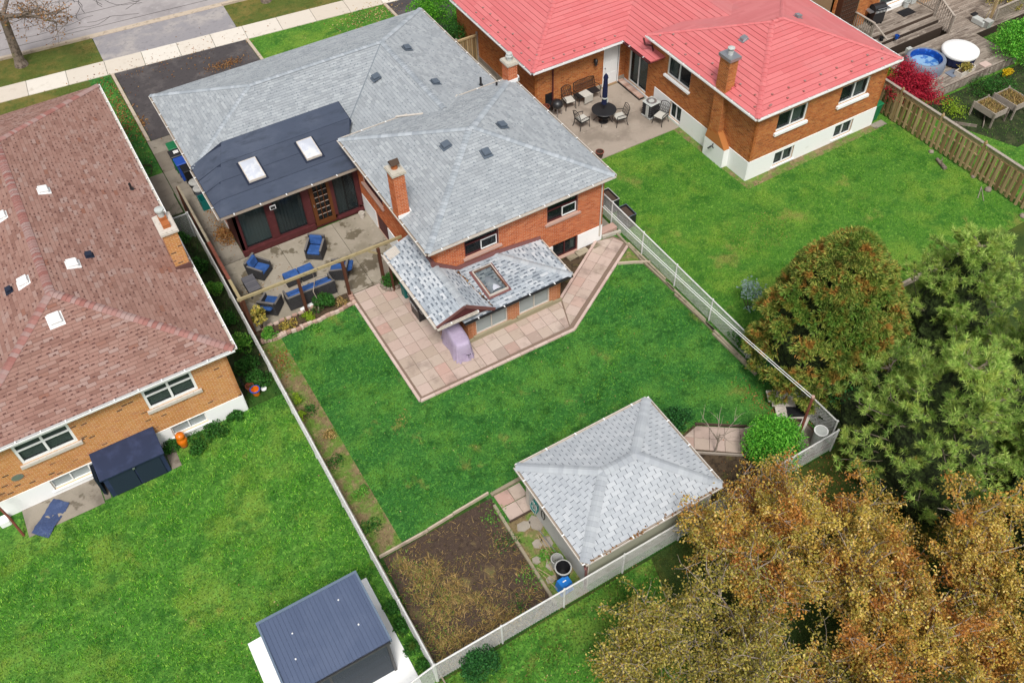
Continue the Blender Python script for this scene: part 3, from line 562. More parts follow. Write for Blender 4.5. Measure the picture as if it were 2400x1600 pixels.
# ================================================================= BUILDING PARTS
def wall_rects(L, z0, z1, holes):
    us = sorted({0, L, *[h[0] for h in holes], *[h[2] for h in holes]}); zs = sorted({z0, z1, *[max(z0, h[1]) for h in holes], *[min(z1, h[3]) for h in holes]})
    for a, b in zip(us, us[1:]):
        run = None
        for c, d in zip(zs, zs[1:]):
            m = ((a+b)/2, (c+d)/2); hole = any(h[0] < m[0] < h[2] and h[1] < m[1] < h[3] for h in holes)
            if not hole:
                if run is None: run = [c, d]
                else: run[1] = d
            elif run: yield a, run[0], b, run[1]; run = None
        if run: yield a, run[0], b, run[1]
class Wall:
    """vertical wall from P0 to P1 seen from outside, left to right; u along, z up"""
    def __init__(s, root, P0, P1):
        s.root = root; s.P = Vector((*P0, 0)); e = Vector((*P1, 0)); s.L = (e-s.P).length; s.U = (e-s.P).normalized(); s.N = Vector((s.U.y, -s.U.x, 0))
    def pt(s, u, z, d=0): return s.P+s.U*u+Vector((0, 0, z))+s.N*d
    def u(s, p): return (Vector((*p, 0))-s.P).dot(s.U)
    def blk(s, mb, u0, z0, u1, z1, d0, d1, mi=0):
        return mb.hexa([s.pt(u0, z0, d1), s.pt(u1, z0, d1), s.pt(u1, z0, d0), s.pt(u0, z0, d0)], [s.pt(u0, z1, d1), s.pt(u1, z1, d1), s.pt(u1, z1, d0), s.pt(u0, z1, d0)], mi)
    def wall(s, z0, z1, m, holes=(), name='wall', th=.12, d=0):
        mb = MB()
        for r in wall_rects(s.L, z0, z1, holes): s.blk(mb, r[0], r[1], r[2], r[3], d-th, d)
        return mb.build(name, m, s.root)
    def bricks(s, T, z0, z1, mi=0, holes=(), par=None):
        T.plane([s.pt(0, z0), s.pt(s.L, z0), s.pt(s.L, z1), s.pt(0, z1)], .215, .075, par or s.root, mi, gap=.018, t0=.008, t1=.008, holes=[(h[0], h[1]-z0, h[2], h[3]-z0) for h in holes], lift=.0005)
    def window(s, u0, z0, u1, z1, fm='white', n=2, fw_=.05, pane='glass', sill=None, behind='curtain', bfrac=(0, 1), rec=.06, hbar=False, kind='window', blind=None):
        mb = MB(); d0, d1 = -rec-.05, -rec+.012
        s.blk(mb, u0, z0, u1, z0+fw_, d0, d1); s.blk(mb, u0, z1-fw_, u1, z1, d0, d1); s.blk(mb, u0, z0+fw_, u0+fw_, z1-fw_, d0, d1); s.blk(mb, u1-fw_, z0+fw_, u1, z1-fw_, d0, d1)
        w = (u1-u0)/n
        for i in range(1, n): s.blk(mb, u0+i*w-fw_*.45, z0+fw_, u0+i*w+fw_*.45, z1-fw_, d0, d1+.004)
        if hbar: s.blk(mb, u0+fw_, z0+(z1-z0)*.62, u1-fw_, z0+(z1-z0)*.62+.05, d0, d1+.006)
        o = mb.build(kind, fm, s.root)
        for i in range(n):
            q = MB(); s.blk(q, u0+i*w+(fw_ if i == 0 else fw_*.45)+.001, z0+fw_+.001, u0+(i+1)*w-(fw_ if i == n-1 else fw_*.45)-.001, z1-fw_-.001, d0+.015, d0+.022); q.build('pane', pane, o)
        q = MB(); s.blk(q, u0, z0, u1, z1, d0-.35, d0-.34); s.blk(q, u0, z0, u0+.01, z1, d0-.34, d0-.01); s.blk(q, u1-.01, z0, u1, z1, d0-.34, d0-.01); s.blk(q, u0+.01, z0, u1-.01, z0+.01, d0-.34, d0-.01); s.blk(q, u0+.01, z1-.01, u1-.01, z1, d0-.34, d0-.01); q.build('interior', 'interior', o)
        if behind:
            q = MB(); a = u0+(u1-u0)*bfrac[0]; b = u0+(u1-u0)*bfrac[1]; k = max(2, int((b-a)/.07))
            for i in range(k):
                ua = a+(b-a)*i/k; ub = a+(b-a)*(i+1)/k; off = .03*(i % 2); 
                q.add([s.pt(ua, z0+.02, d0-.10-off), s.pt(ub, z0+.02, d0-.13+off), s.pt(ub, z1-.02, d0-.13+off), s.pt(ua, z1-.02, d0-.10-off)], [(0, 1, 2, 3)])
            q.build('curtain', behind, o)
        if blind:
            q = MB(); zz = z0+.1
            while zz < z1-.05: s.blk(q, u0+fw_, zz, u1-fw_, zz+.035, d0-.06, d0-.05); zz += .05
            q.build('blind', blind, o)
        if sill:
            q = MB(); s.blk(q, u0-.1, z0-sill[1], u1+.1, z0-.004, -.05, sill[2]); q.build('sill', sill[0], o)
        return o
def gutter(root, pts, m='offwhite', inner='bark_pale', clip_m='white', w=.085, h=.09, step=1.15, z=0):
    """open trough along an eave polyline (outer side to the right when walking), with straps"""
    for a, b in zip(pts, pts[1:]):
        a = Vector(a); b = Vector(b); U = (b-a).normalized(); N = Vector((U.y, -U.x, 0)); L = (b-a).length; mb = MB()
        def blk(u0, u1, d0, d1, z0, z1, mi): mb.hexa([a+U*u0+N*d1+Vector((0, 0, z0)), a+U*u1+N*d1+Vector((0, 0, z0)), a+U*u1+N*d0+Vector((0, 0, z0)), a+U*u0+N*d0+Vector((0, 0, z0))], [a+U*u0+N*d1+Vector((0, 0, z1)), a+U*u1+N*d1+Vector((0, 0, z1)), a+U*u1+N*d0+Vector((0, 0, z1)), a+U*u0+N*d0+Vector((0, 0, z1))], mi)
        blk(0, L, .002, w, -h, -h+.02, 1); blk(0, L, w-.018, w+.012, -h+.02, .004, 0); blk(0, L, -.02, 0, -h, 0, 0)
        u = step*.5
        while u < L: blk(u, u+.045, .0, w+.014, .006, .014, 2); u += step
        mb.build('gutter', [m, inner, clip_m], root)
def caps(T, a, b, m_i, w=.27, step=.14, par=None, arch=.03, lift=.03):
    """overlapping ridge / hip caps from low point a to high point b"""
    a = Vector(a)+Vector((0, 0, lift)); b = Vector(b)+Vector((0, 0, lift)); D = b-a; L = D.length; U = D.normalized(); S = Vector((U.y, -U.x, 0)).normalized(); Z = S.cross(U); n = max(1, int(L/step)); mb = T.mb
    if Z.z < 0: Z = -Z
    for i in range(n):
        p = a+U*(i*L/n); q = a+U*((i+1.25)*L/n if i < n-1 else L); up = Z*.03
        V = []
        for (c, e) in ((p, up), (q, Z*.002)):
            for k in (-1, -.5, 0, .5, 1): V.append(c+S*(k*w/2)-Z*(abs(k)**1.5*w*.18)+e)
        mb.add(V, [(j, j+1, j+6, j+5) for j in range(4)], m_i)
        mb.add([V[j] for j in range(5)]+[V[j]-Z*.02 for j in range(5)], [(j, j+5, j+6, j+1) for j in range(4)], m_i)
def roofplane(T, root, poly, us, vs, mi=0, deck='sh_grey_deck', th=.07, name='roof', soffit=None, **k):
    P = [Vector(p) for p in poly]; N = (P[1]-P[0]).cross(P[2]-P[0]).normalized()
    o = MB().slab(P, N, th).build(name, deck, root)
    T.plane(poly, us, vs, o, mi, **k); return o
def vent_box(root, x, y, z, slope, m, s=.34, h=.13, capm=None):
    """square slant-back roof vent; slope=(sx,sy) rise per metre"""
    mb = MB(); sx, sy_ = slope
    def zz(a, b): return z+sx*a+sy_*b
    c = [(-s/2, -s/2), (s/2, -s/2), (s/2, s/2), (-s/2, s/2)]
    mb.hexa([(x+a*1.25, y+b*1.25, zz(a, b)-.01) for a, b in c], [(x+a*1.25, y+b*1.25, zz(a*1.25, b*1.25)+.022) for a, b in c])
    mb.hexa([(x+a*.8, y+b*.8, zz(a, b)) for a, b in c], [(x+a*.8, y+b*.8, zz(a, b)+h*.8) for a, b in c])
    mb.hexa([(x+a, y+b, zz(a*.5, b*.5)+h*.75) for a, b in c], [(x+a*.86, y+b*.86, zz(a*.5, b*.5)+h*1.15) for a, b in c])
    return mb.build('roof_vent', m, root)
def pipe(root, x, y, z, h=.4, r=.05, m='black_metal'):
    return MB().lathe([(r*2.2, z-.05), (r*2.0, z+.03), (r, z+.04), (r, z+h), (r*.7, z+h), (r*.7, z+h-.08), (0, z+h-.08)], (x, y), 12).build('vent_pipe', m, root)
def chimney(root, T, x0, y0, x1, y1, z0, z1, mi, capm='stone', mort='mortar_main', over=.07, flash='white', zf=None):
    o = MB().box(x0, y0, z0, x1, y1, z1).build('chimney', mort, root)
    for (a, b) in (((x0, y0), (x1, y0)), ((x1, y0), (x1, y1)), ((x1, y1), (x0, y1)), ((x0, y1), (x0, y0))):
        W_ = Wall(root, a, b); W_.bricks(T, z0, z1, mi, par=o)
    MB().box(x0-over, y0-over, z1, x1+over, y1+over, z1+.09).box(x0-over+.03, y0-over+.03, z1+.09, x1+over-.03, y1+over-.03, z1+.13).build('chimney_cap', capm, o)
    if zf is not None: MB().box(x0-.05, y0-.05, zf-.1, x1+.06, y0-.012, zf+.07).box(x1+.012, y0-.05, zf-.1, x1+.07, y1+.03, zf+.16).build('flashing', flash, o)
    return o

# ================================================================= MAIN HOUSE (grey hipped roofs)
H = thing('brick_house', 'orange brick house with pale grey hipped roofs and a flat navy sunroom roof', 'house', (9.8, 23.6, 0))
TB = Tiler('brick', H, ['brick_main', 'brick_addn']); TS = Tiler('shingle', H, ['sh_grey', 'sh_grey_dark', 'sh_lam', 'sh_lam_dark', 'cap_grey', 'cap_lam'])
X0, X1, Y0, Y1, ZE, ZA = 9.42, 18.03, 23.33, 31.65, 3.6, 5.08
# walls of the rear block
W = Wall(H, (9.77, 23.61), (17.73, 23.61)); wr = W.u
hol = [(5.17, 2.22, 6.68, 3.15), (1.35, 2.28, 2.9, 3.2), (5.45, .02, 6.72, .86)]
W.wall(-.05, 3.5, 'mortar_main', hol); W.bricks(TB, .86, 3.5, 0, hol)
for a_, b_ in ((0, 5.45), (6.72, 7.96)): f_ = MB(); W.blk(f_, a_, 0, b_, .84, 0, .03); f_.build('foundation', 'white_paint', H)
W.window(*hol[0], fm='maroon', n=1, fw_=.07, sill=('sill_pink', .1, .09), behind='sheer', bfrac=(.86, .98), hbar=True)
W.window(hol[0][0]+.75, hol[0][1]+.05, hol[0][2]-.08, hol[0][1]+.55, fm='white', n=1, fw_=.03, behind=None, rec=.045, kind='window_sash')
W.window(*hol[1], fm='maroon', n=1, fw_=.07, sill=('sill_pink', .1, .09), behind='sheer', bfrac=(.85, .98), hbar=True)
W.window(hol[1][0]+.75, hol[1][1]+.05, hol[1][2]-.08, hol[1][1]+.55, fm='white', n=1, fw_=.03, behind=None, rec=.045, kind='window_sash')
W.window(*hol[2], fm='maroon', n=2, fw_=.05, sill=('sill_pink', .02, .12), behind='sheer', bfrac=(.8, .95))
Wl = Wall(H, (9.77, 31.6), (9.77, 23.61)); hl = [(.65, .0, 2.1, .98), (2.15, .0, 3.3, .98), (1.2, 1.98, 3.2, 2.9)]
Wl.wall(-.05, 3.5, 'mortar_main', hl); Wl.bricks(TB, .98, 3.5, 0, hl)
Wl.window(*hl[2], fm='maroon', n=2, fw_=.06, sill=('sill_pink', .09, .1))
q = MB(); Wl.blk(q, .65, .02, 2.08, .97, -.05, .02); q.build('side_door', 'white_paint', H); q = MB(); Wl.blk(q, 2.15, .02, 3.3, .97, -.06, -.02); q.build('side_door', 'maroon', H)
q = MB(); Wl.blk(q, 3.32, 0, 7.95, .95, 0, .03); q.build('foundation', 'white_paint', H)
Wr = Wall(H, (17.73, 23.61), (17.73, 31.6)); Wr.wall(-.05, 3.5, 'mortar_main'); Wr.bricks(TB, .86, 3.5, 0)
q = MB(); Wr.blk(q, 0, 0, 7.9, .84, 0, .03); q.build('foundation', 'white_paint', H)
# front section walls
for a, b in (((4.0, 40.4), (4.0, 33.0)), ((17.5, 31.6), (17.5, 40.4)), ((17.5, 40.4), (4.0, 40.4))):
    w_ = Wall(H, a, b); w_.wall(-.05, 2.62, 'mortar_main'); w_.bricks(TB, .3, 2.62, 0); q = MB(); w_.blk(q, 0, 0, w_.L, .3, 0, .02); q.build('foundation', 'white_paint', H)
# soffits (undersides)
MB().box(X0+.03, Y0+.03, 3.49, X1-.03, Y1-.03, 3.52).build('soffit', 'offwhite', H)
MB().box(3.54, 30.66, 2.58, 17.96, 40.86, 2.61).build('soffit', 'maroon', H)
# rear block roof: short ridge
A = (X0, Y0, ZE); B = (X1, Y0, ZE); C_ = (X1, Y1, ZE); D = (X0, Y1, ZE); yc = (Y0+Y1)/2; R1 = (X0+4.22, yc, ZA); R2 = (X1-4.22, yc, ZA)
kw = dict(us=.31, vs=.143, gap=.010, t0=.004, t1=.013, jit=.2, dark=(.06, .05, 1, .35))
rb = roofplane(TS, H, [A, B, R2, R1], **kw); roofplane(TS, H, [B, C_, R2], **kw); roofplane(TS, H, [C_, D, R1, R2], **kw); roofplane(TS, H, [D, A, R1], **kw)
for a, b in ((A, R1), (B, R2), (C_, R2), (D, R1)): caps(TS, a, b, 4, w=.28, step=.16)
caps(TS, R1, R2, 4)
gutter(H, [(X0, Y1, ZE), (X0, Y0, ZE)]); gutter(H, [(X0, Y0, ZE), (X1, Y0, ZE)]); gutter(H, [(X1, Y0, ZE), (X1, Y1, ZE)]); gutter(H, [(X1, Y1, ZE), (X0, Y1, ZE)], 'offwhite')
# front section: main ridge along x with a wing toward the rear
ZF, sF = 2.7, .346; XA, XB, YA, YB = 3.56, 17.92, 33.1, 40.85; hd = (YB-YA)/2; zr = ZF+sF*hd; ym = (YA+YB)/2
P1 = (XA+hd, ym, zr); P2 = (XB-hd, ym, zr); xw = 9.9
roofplane(TS, H, [(XA, YB, ZF), (XA, YA, ZF), P1], **kw)
roofplane(TS, H, [(XB, YB, ZF), (XA, YB, ZF), P1, P2], **kw)
roofplane(TS, H, [(XA, YA, ZF), (P2[0]-hd, YA, ZF), P2, P1], **kw)
yend = 29.2; xl = P2[0]-hd
roofplane(TS, H, [(XB, yend, ZF), (XB, YB, ZF), P2, (P2[0], yend, zr)], **kw)
roofplane(TS, H, [(xl, YA, ZF), (xl, yend, ZF), (P2[0], yend, zr), P2], **kw)
for a, b in (((XA, YB, ZF), P1), ((XA, YA+1.2, ZF+.02), P1), ((XB, YB, ZF), P2)): caps(TS, a, b, 4, w=.27, step=.16)
MB().beam(P2, (P2[0]-hd+.15, YA+.15, ZF+.07), .05, .03).build('valley_strip', 'sh_grey_dark', H); caps(TS, P1, P2, 4); caps(TS, (P2[0], 30.6, zr), P2, 4, w=.28, step=.16)
gutter(H, [(XA, YB, ZF), (XA, 34.4, ZF)]); gutter(H, [(XB, 31.8, ZF), (XB, YB, ZF)])
MB().beam((12.2, 31.76, 3.64), (13.2, 31.02, 3.86), .09, .03).beam((14.2, 30.9, 3.9), (15.27, 31.76, 3.62), .09, .03).build('flashing', 'offwhite', H)
for (x, y, z, sl, r_) in ((12.5, 27.45, 4.70, (.3555, 0), 0), (13.68, 26.2, 4.65, (0, .3555), 0), (15.15, 27.42, 4.66, (-.3555, 0), 0), (15.0, 36.2, 3.75, (-.346, 0), 0), (12.72, 34.9, 3.68, (.346, 0), 0), (14.8, 32.9, 3.78, (-.346, 0), 0)):
    vent_box(H, x, y, z, sl, 'grey_plastic')
pipe(H, 16.95, 32.6, 3.05); pipe(H, 17.05, 31.25, 3.62, .28)
ch = chimney(H, TB, 9.40, 25.66, 9.86, 26.24, 3.45, 5.68, 0, zf=3.72)
MB().lathe([(.13, 5.80), (.13, 5.95), (.10, 5.96), (.10, 6.05)], (9.63, 25.98), 14).build('flue', 'copper', ch)
MB().hexa([(9.45, 25.80, 6.05), (9.81, 25.80, 6.05), (9.81, 26.16, 6.05), (9.45, 26.16, 6.05)], [(9.45, 25.98, 6.22), (9.81, 25.98, 6.22), (9.81, 25.98, 6.22), (9.45, 25.98, 6.22)]).build('cowl', 'bark_dark', ch)
ch = chimney(H, TB, 17.66, 31.22, 18.12, 31.78, 2.7, 4.5, 0, zf=3.72)
MB().lathe([(.12, 4.62), (.12, 4.80), (.17, 4.82), (.17, 4.86), (.14, 4.88), (.14, 4.98), (0, 5.02)], (17.89, 31.5), 14).build('flue', 'light_plastic', ch)
# sunroom: navy rolled roof
zb0 = 2.7; zb1 = 3.32
def zbl(y): return 2.72+(y-30.6)*.165
CR = (5.1, 34.58, zbl(34.58))
bo = MB().add([(3.5, 30.6, zbl(30.6)), (9.72, 30.6, zbl(30.6)), (9.72, 31.9, zbl(31.9)), (10.65, 33.2, zbl(33.2)), (10.65, 34.58, zbl(34.58)), CR], [(0, 1, 2, 3, 4, 5)]).add([(3.5, 30.6, zbl(30.6)), CR, (3.5, 34.5, 2.74)], [(0, 1, 2)]).build('sunroom_roof', 'blue_dark', H)
ys = [30.6, 31.5, 32.45, 33.4, 34.58]
def xc(y): return 3.52+(y-30.6)*1.6/3.98
def zf_(x, y): return zbl(y) if x >= xc(y)-.001 else zbl(y)-(xc(y)-x)*(zbl(y)-2.74)/max(.01, xc(y)-3.5)
for y, y2 in zip(ys, ys[1:]):
    y2 -= .014; xa = 9.7 if y < 31.8 else (10.2 if y < 32.6 else 10.62); xb = 9.7 if y2 < 31.8 else (10.3 if y2 < 33 else 10.62)
    P_ = [(xc(y), y), (xa, y), (xb, y2), (xc(y2), y2)]; q = MB(); q.add([(x, yy_, zbl(yy_)+(.016 if k < 2 else .006)) for k, (x, yy_) in enumerate(P_)]+[(P_[0][0], y, zbl(y)-.001), (P_[1][0], y, zbl(y)-.001)], [(0, 1, 2, 3), (4, 5, 1, 0)]); q.build('roof_sheet', 'blue_roll', bo)
    q = MB(); q.add([(3.51, y, 2.75 if y > 30.7 else zbl(y)+.016), (xc(y), y, zbl(y)+.016), (xc(y2), y2, zbl(y2)+.006), (3.51, y2*.985+30.6*.015, 2.745)], [(0, 1, 2, 3)]); q.build('roof_sheet', 'blue_roll', bo)
sr_ = MB(); 
MB().hexa([(3.5, 30.62, 2.56), (9.75, 30.62, 2.56), (9.75, 30.66, 2.56), (3.5, 30.66, 2.56)], [(3.5, 30.62, 2.72), (9.75, 30.62, 2.72), (9.75, 30.66, 2.72), (3.5, 30.66, 2.72)]).build('fascia', 'maroon', H)
MB().prism([(3.5, 34.3), (3.5, 30.62), (3.53, 30.62), (3.53, 34.3)], 2.56, 2.72).build('fascia', 'maroon', H)
gutter(H, [(3.5, 30.6, 2.72), (9.72, 30.6, 2.72)], 'bark_pale', 'dark', 'white', w=.09); gutter(H, [(3.5, 34.3, 2.72), (3.5, 30.6, 2.72)], 'offwhite')
def skylight(x0, y0, x1, y1, zf, parent):
    zz = lambda y, e: zf(y)+e
    def ring(mb, o, i, e0, e1, mi=0):
        a = [(x0-o, y0-o), (x1+o, y0-o), (x1+o, y1+o), (x0-o, y1+o)]; b = [(x0+i, y0+i), (x1-i, y0+i), (x1-i, y1-i), (x0+i, y1-i)]
        for k in range(4):
            k2 = (k+1) % 4; mb.hexa([(*a[k], zz(a[k][1], e0)), (*a[k2], zz(a[k2][1], e0)), (*b[k2], zz(b[k2][1], e0)), (*b[k], zz(b[k][1], e0))], [(*a[k], zz(a[k][1], e1)), (*a[k2], zz(a[k2][1], e1)), (*b[k2], zz(b[k2][1], e1)), (*b[k], zz(b[k][1], e1))], mi)
    mb = MB(); ring(mb, .0, .035, .0, .13, 0); ring(mb, .09, .0, 0, .035, 1); o = mb.build('skylight', ['offwhite', 'blue_dark'], parent)
    return o
for (x0, y0, x1, y1) in ((5.28, 31.8, 6.03, 33.0), (7.92, 31.85, 8.62, 33.0)):
    o = skylight(x0, y0, x1, y1, zbl, H); b = []
    q = MB(); nx, ny = 6, 8; 
    for j in range(ny+1):
        for i in range(nx+1):
            x = x0+.035+(x1-x0-.07)*i/nx; y = y0+.035+(y1-y0-.07)*j/ny; e = .125+.09*min(1, 2.2*min(i/nx, 1-i/nx, j/ny*1.4, (1-j/ny)*1.4)); b.append((x, y, zbl(y)+e))
    q.add(b, [(j*(nx+1)+i, j*(nx+1)+i+1, (j+1)*(nx+1)+i+1, (j+1)*(nx+1)+i) for j in range(ny) for i in range(nx)]); q.build('dome', 'skylight', o, smooth=True)
# sunroom walls
W = Wall(H, (4.02, 31.0), (9.77, 31.0)); q = MB()
for (a, b) in ((0, .2), (1.42, 1.72), (3.08, 3.4), (4.36, 4.5), (5.55, 5.74)): W.blk(q, a, .3, b, 2.5, -.14, 0)
W.blk(q, 0, 2.5, 5.74, 2.62, -.14, 0); q.build('sunroom_frame', 'maroon', H)
q = MB(); W.blk(q, -.03, 0, 3.36, .28, -.14, .1); W.blk(q, 4.45, 0, 5.74, .14, -.14, .07); W.blk(q, 3.36, 0, 4.45, .06, -.14, .02); q.build('sunroom_curb', 'maroon', H)
for (a, b, bf, bm) in ((.2, 1.42, (.06, 1), 'blind'), (1.72, 3.08, (0, 1), 'curtain'), (4.5, 5.55, (.0, .5), 'curtain')):
    o = W.window(a, .28 if a < 4 else .14, b, 2.5, fm='maroon', n=1, fw_=.035, behind=bm, bfrac=bf, rec=.05)
    if a > 4:
        q = MB()
        for i in range(7): W.blk(q, a+.62+i*.06, .2, a+.65+i*.06, 2.4, -.23, -.21)
        q.build('curtain', 'curtain', o)
dr = MB(); a, b = 3.42, 4.36
W.blk(dr, a, .08, a+.16, 2.5, -.1, .02); W.blk(dr, b-.14, .08, b, 2.5, -.1, .02); W.blk(dr, a+.16, .08, b-.14, .3, -.1, .02); W.blk(dr, a+.16, 2.25, b-.14, 2.5, -.1, .02)
for k in range(3): W.blk(dr, a+.16+.213*k-.012, .3, a+.16+.213*k+.012, 2.25, -.09, .01)
for k in range(1, 6): W.blk(dr, a+.16, .3+.325*k-.012, b-.14, .3+.325*k+.012, -.09, .012)
do = dr.build('door', 'brown_door', H); q = MB(); W.blk(q, a+.16, .3, b-.14, 2.25, -.06, -.05); q.build('pane', 'glass', do); q = MB(); W.blk(q, a+.1, .1, b-.1, 2.4, -.4, -.38); q.build('interior', 'interior', do)
q = MB()
for k in range(1, 6):
    for j in range(3): W.blk(q, a+.185+.213*j, .3+.325*k+.012, a+.345+.213*j, .3+.325*k+.03, .012, .02)
q.build('glazing_bar', 'light_plastic', do); MB().obox(W.pt(a+.07, 1.25, .05), .03, .06, .1).build('door_handle', 'steel', do)
W2 = Wall(H, (4.02, 34.5), (4.02, 31.0)); W2.wall(0, 2.6, 'maroon', name='sunroom_side_wall')
# rear addition
W = Wall(H, (9.93, 21.43), (14.21, 21.43)); hA = [(.36, .3, 1.78, 1.42), (2.33, .3, 3.75, 1.42)]
W.wall(-.05, 1.56, 'mortar_main', hA); W.bricks(TB, .22, 1.56, 1, hA)
q = MB(); W.blk(q, -.05, 0, 4.33, .2, 0, .08); W.blk(q, .2, .2, 1.95, .29, 0, .1); W.blk(q, 2.2, .2, 3.9, .29, 0, .1); q.build('ledge', 'sill_green', H)
for h in hA: W.window(*h, fm='offwhite', n=2, fw_=.04, behind='sheer', bfrac=(0, 1), rec=.03, pane='glass_pale')
Wl = Wall(H, (9.93, 23.6), (9.93, 21.43)); Wl.wall(-.05, 2.3, 'mortar_main'); Wl.bricks(TB, .0, 2.3, 1)
Wr = Wall(H, (14.21, 21.43), (14.21, 23.6)); Wr.wall(-.05, 1.56, 'mortar_main'); Wr.bricks(TB, .0, 1.56, 1)
MB().obox((14.32, 22.25, .85), .2, .3, .3).build('meter_box', 'white', H)
ea = dict(us=.36, vs=.16, gap=.010, t0=.004, t1=.016, jit=.45, dark=(.17, .06, 3, .95))
E0, E1, F0 = (9.66, 21.12, 1.62), (14.56, 21.12, 1.62), (12.4, 23.58, 1.87)
roofplane(TS, H, [E0, E1, F0, (9.66, 23.58, 1.87)], mi=2, **ea); roofplane(TS, H, [E1, (14.56, 23.58, 1.62), F0], mi=2, **ea)
caps(TS, E1, F0, 5, w=.3, step=.16); gutter(H, [E0, E1], 'black_metal', 'dark', 'white', w=.08, h=.07); gutter(H, [E1, (14.56, 23.5, 1.62)], 'offwhite', w=.06, h=.06)
MB().hexa([(10.6, 23.5, 1.80), (12.4, 23.5, 1.87), (12.4, 23.6, 1.87), (10.6, 23.6, 1.80)], [(10.6, 23.57, 2.06), (12.4, 23.57, 2.04), (12.4, 23.6, 2.04), (10.6, 23.6, 2.06)]).hexa([(12.4, 23.5, 1.87), (14.6, 23.5, 1.60), (14.6, 23.6, 1.60), (12.4, 23.6, 1.87)], [(12.4, 23.57, 2.04), (14.6, 23.57, 1.74), (14.6, 23.6, 1.74), (12.4, 23.6, 2.04)]).build('flashing', 'flash', H)
# gabled canopy over the side of the addition
gx, gz = 9.75, 2.58; sL = (gz-2.12)/(gx-8.52); yF, yR = 21.1, 25.75
roofplane(TS, H, [(8.52, yR, 2.12), (8.52, yF, 2.12), (gx, yF, gz), (gx, yR, gz)], mi=2, **ea)
roofplane(TS, H, [(10.95, yF, 1.72), (10.95, 23.58, 1.72), (gx, 23.58, gz), (gx, yF, gz)], mi=2, **ea)
caps(TS, (gx, yF, gz), (gx, 23.6, gz), 5, w=.3, step=.15)
MB().prism([(8.62, 23.6), (8.62, yR-.1), (9.74, yR-.1), (9.74, 23.6)], 2.0, 2.04).build('soffit', 'bark_pale', H)
q = MB(); q.add([(8.6, yF+.06, 2.10), (10.95, yF+.06, 1.70), (gx, yF+.06, gz-.02)], [(0, 1, 2)]).add([(8.6, yF+.1, 2.10), (10.95, yF+.1, 1.70), (gx, yF+.1, gz-.02)], [(2, 1, 0)]).build('gable', 'maroon', H)
MB().beam((8.5, yF, 2.08), (gx, yF, gz-.04), .04, .12).beam((gx, yF, gz-.04), (11.0, yF, 1.68), .04, .14).build('bargeboard', 'flash', H)
gutter(H, [(8.52, yR, 2.12), (8.52, yF, 2.12)], 'offwhite', 'offwhite', 'white', w=.1); gutter(H, [(8.5, yF-.02, 2.06), (10.25, yF-.02, 2.06)], 'offwhite', 'offwhite', 'white', w=.08, h=.09)
MB().hexa([(9.6, 23.5, 2.66), (10.66, 23.5, 1.9), (10.66, 23.6, 1.9), (9.6, 23.6, 2.66)], [(9.6, 23.56, 2.9), (10.66, 23.56, 2.08), (10.66, 23.6, 2.08), (9.6, 23.6, 2.9)]).hexa([(9.68, 23.5, 2.60), (9.76, 23.5, 2.60), (9.76, 24.4, 2.60), (9.68, 24.4, 2.60)], [(9.68, 23.5, 2.86), (9.76, 23.5, 2.86), (9.76, 24.4, 2.72), (9.68, 24.4, 2.72)]).build('flashing', 'flash', H)
lv = MB()
for k in range(7): lv.beam((8.56, yR-.08-k*.07, 2.155), (9.05, yR-.08-k*.07, 2.34), .05, .02)
lv.build('louvre', 'offwhite', H)
for (y) in (25.6,): MB().box(8.6, y-.04, .02, 8.68, y+.04, 2.02).build('post', 'wood_brown', H)
vl = MB()
for k in range(26):
    t = k/26; y = 23.5-t*2.3; x = 10.55+.42*t; vl.obox((x+random.uniform(-.05, .05), y, 1.98-.26*t+random.uniform(0, .03)), random.uniform(.04, .12), random.uniform(.05, .12), .02, random.uniform(0, 3), random.choice([0, 1]))
tag(vl.build('valley_debris', ['dark_soil', 'dead_leaf'], H), kind='stuff')
def zad(y): return 1.62+(y-21.12)*.1016
o = skylight(11.12, 21.72, 11.98, 23.12, zad, H)
o.data.materials[1] = M['flash']
q = MB(); q.box(11.155, 21.755, zad(21.72)-.25, 11.17, 23.085, zad(23)+.1).box(11.93, 21.755, zad(21.72)-.25, 11.945, 23.085, zad(23)+.1).box(11.17, 23.07, 1.5, 11.93, 23.085, zad(23)+.1).box(11.17, 21.755, 1.5, 11.93, 21.77, zad(21.7)+.1).box(11.155, 21.755, 1.68, 11.945, 23.085, 1.70).build('light_shaft', 'tan_shaft', o)
q = MB(); prof = []
for i in range(10):
    for j in range(7):
        u = i/9; a = PI*j/6; prof.append((11.55-math.cos(a)*.26*math.sqrt(max(0, 1-u**3)), 21.85+u*.95, 1.72+math.sin(a)*.14*math.sqrt(max(0, 1-u**3))))
q.add(prof, [(i*7+j, i*7+j+1, (i+1)*7+j+1, (i+1)*7+j) for i in range(9) for j in range(6)]); q.build('inner_dome', 'skylight', o, smooth=True)
MB().add([(11.15, 21.75, zad(21.75)+.132), (11.95, 21.75, zad(21.75)+.132), (11.95, 23.09, zad(23.09)+.132), (11.15, 23.09, zad(23.09)+.132)], [(0, 1, 2, 3)]).build('pane', 'glass', o)
MB().tube([(17.6, 23.5, 3.45), (17.6, 23.56, 3.3), (17.6, 23.56, .3)], .035, 6).build('downpipe', 'offwhite', H)
MB().lathe([(0, 2.5), (.05, 2.5), (.06, 2.4), (0, 2.38)], (5.6, 30.85), 8).obox((5.72, 30.72, 2.2), .26, .04, .2, 0, 0).build('wall_lamp', 'white', H)
MB().obox((5.72, 30.695, 2.2), .2, .012, .14).build('lamp_lens', 'interior', H)
TB.finish(); TS.finish()

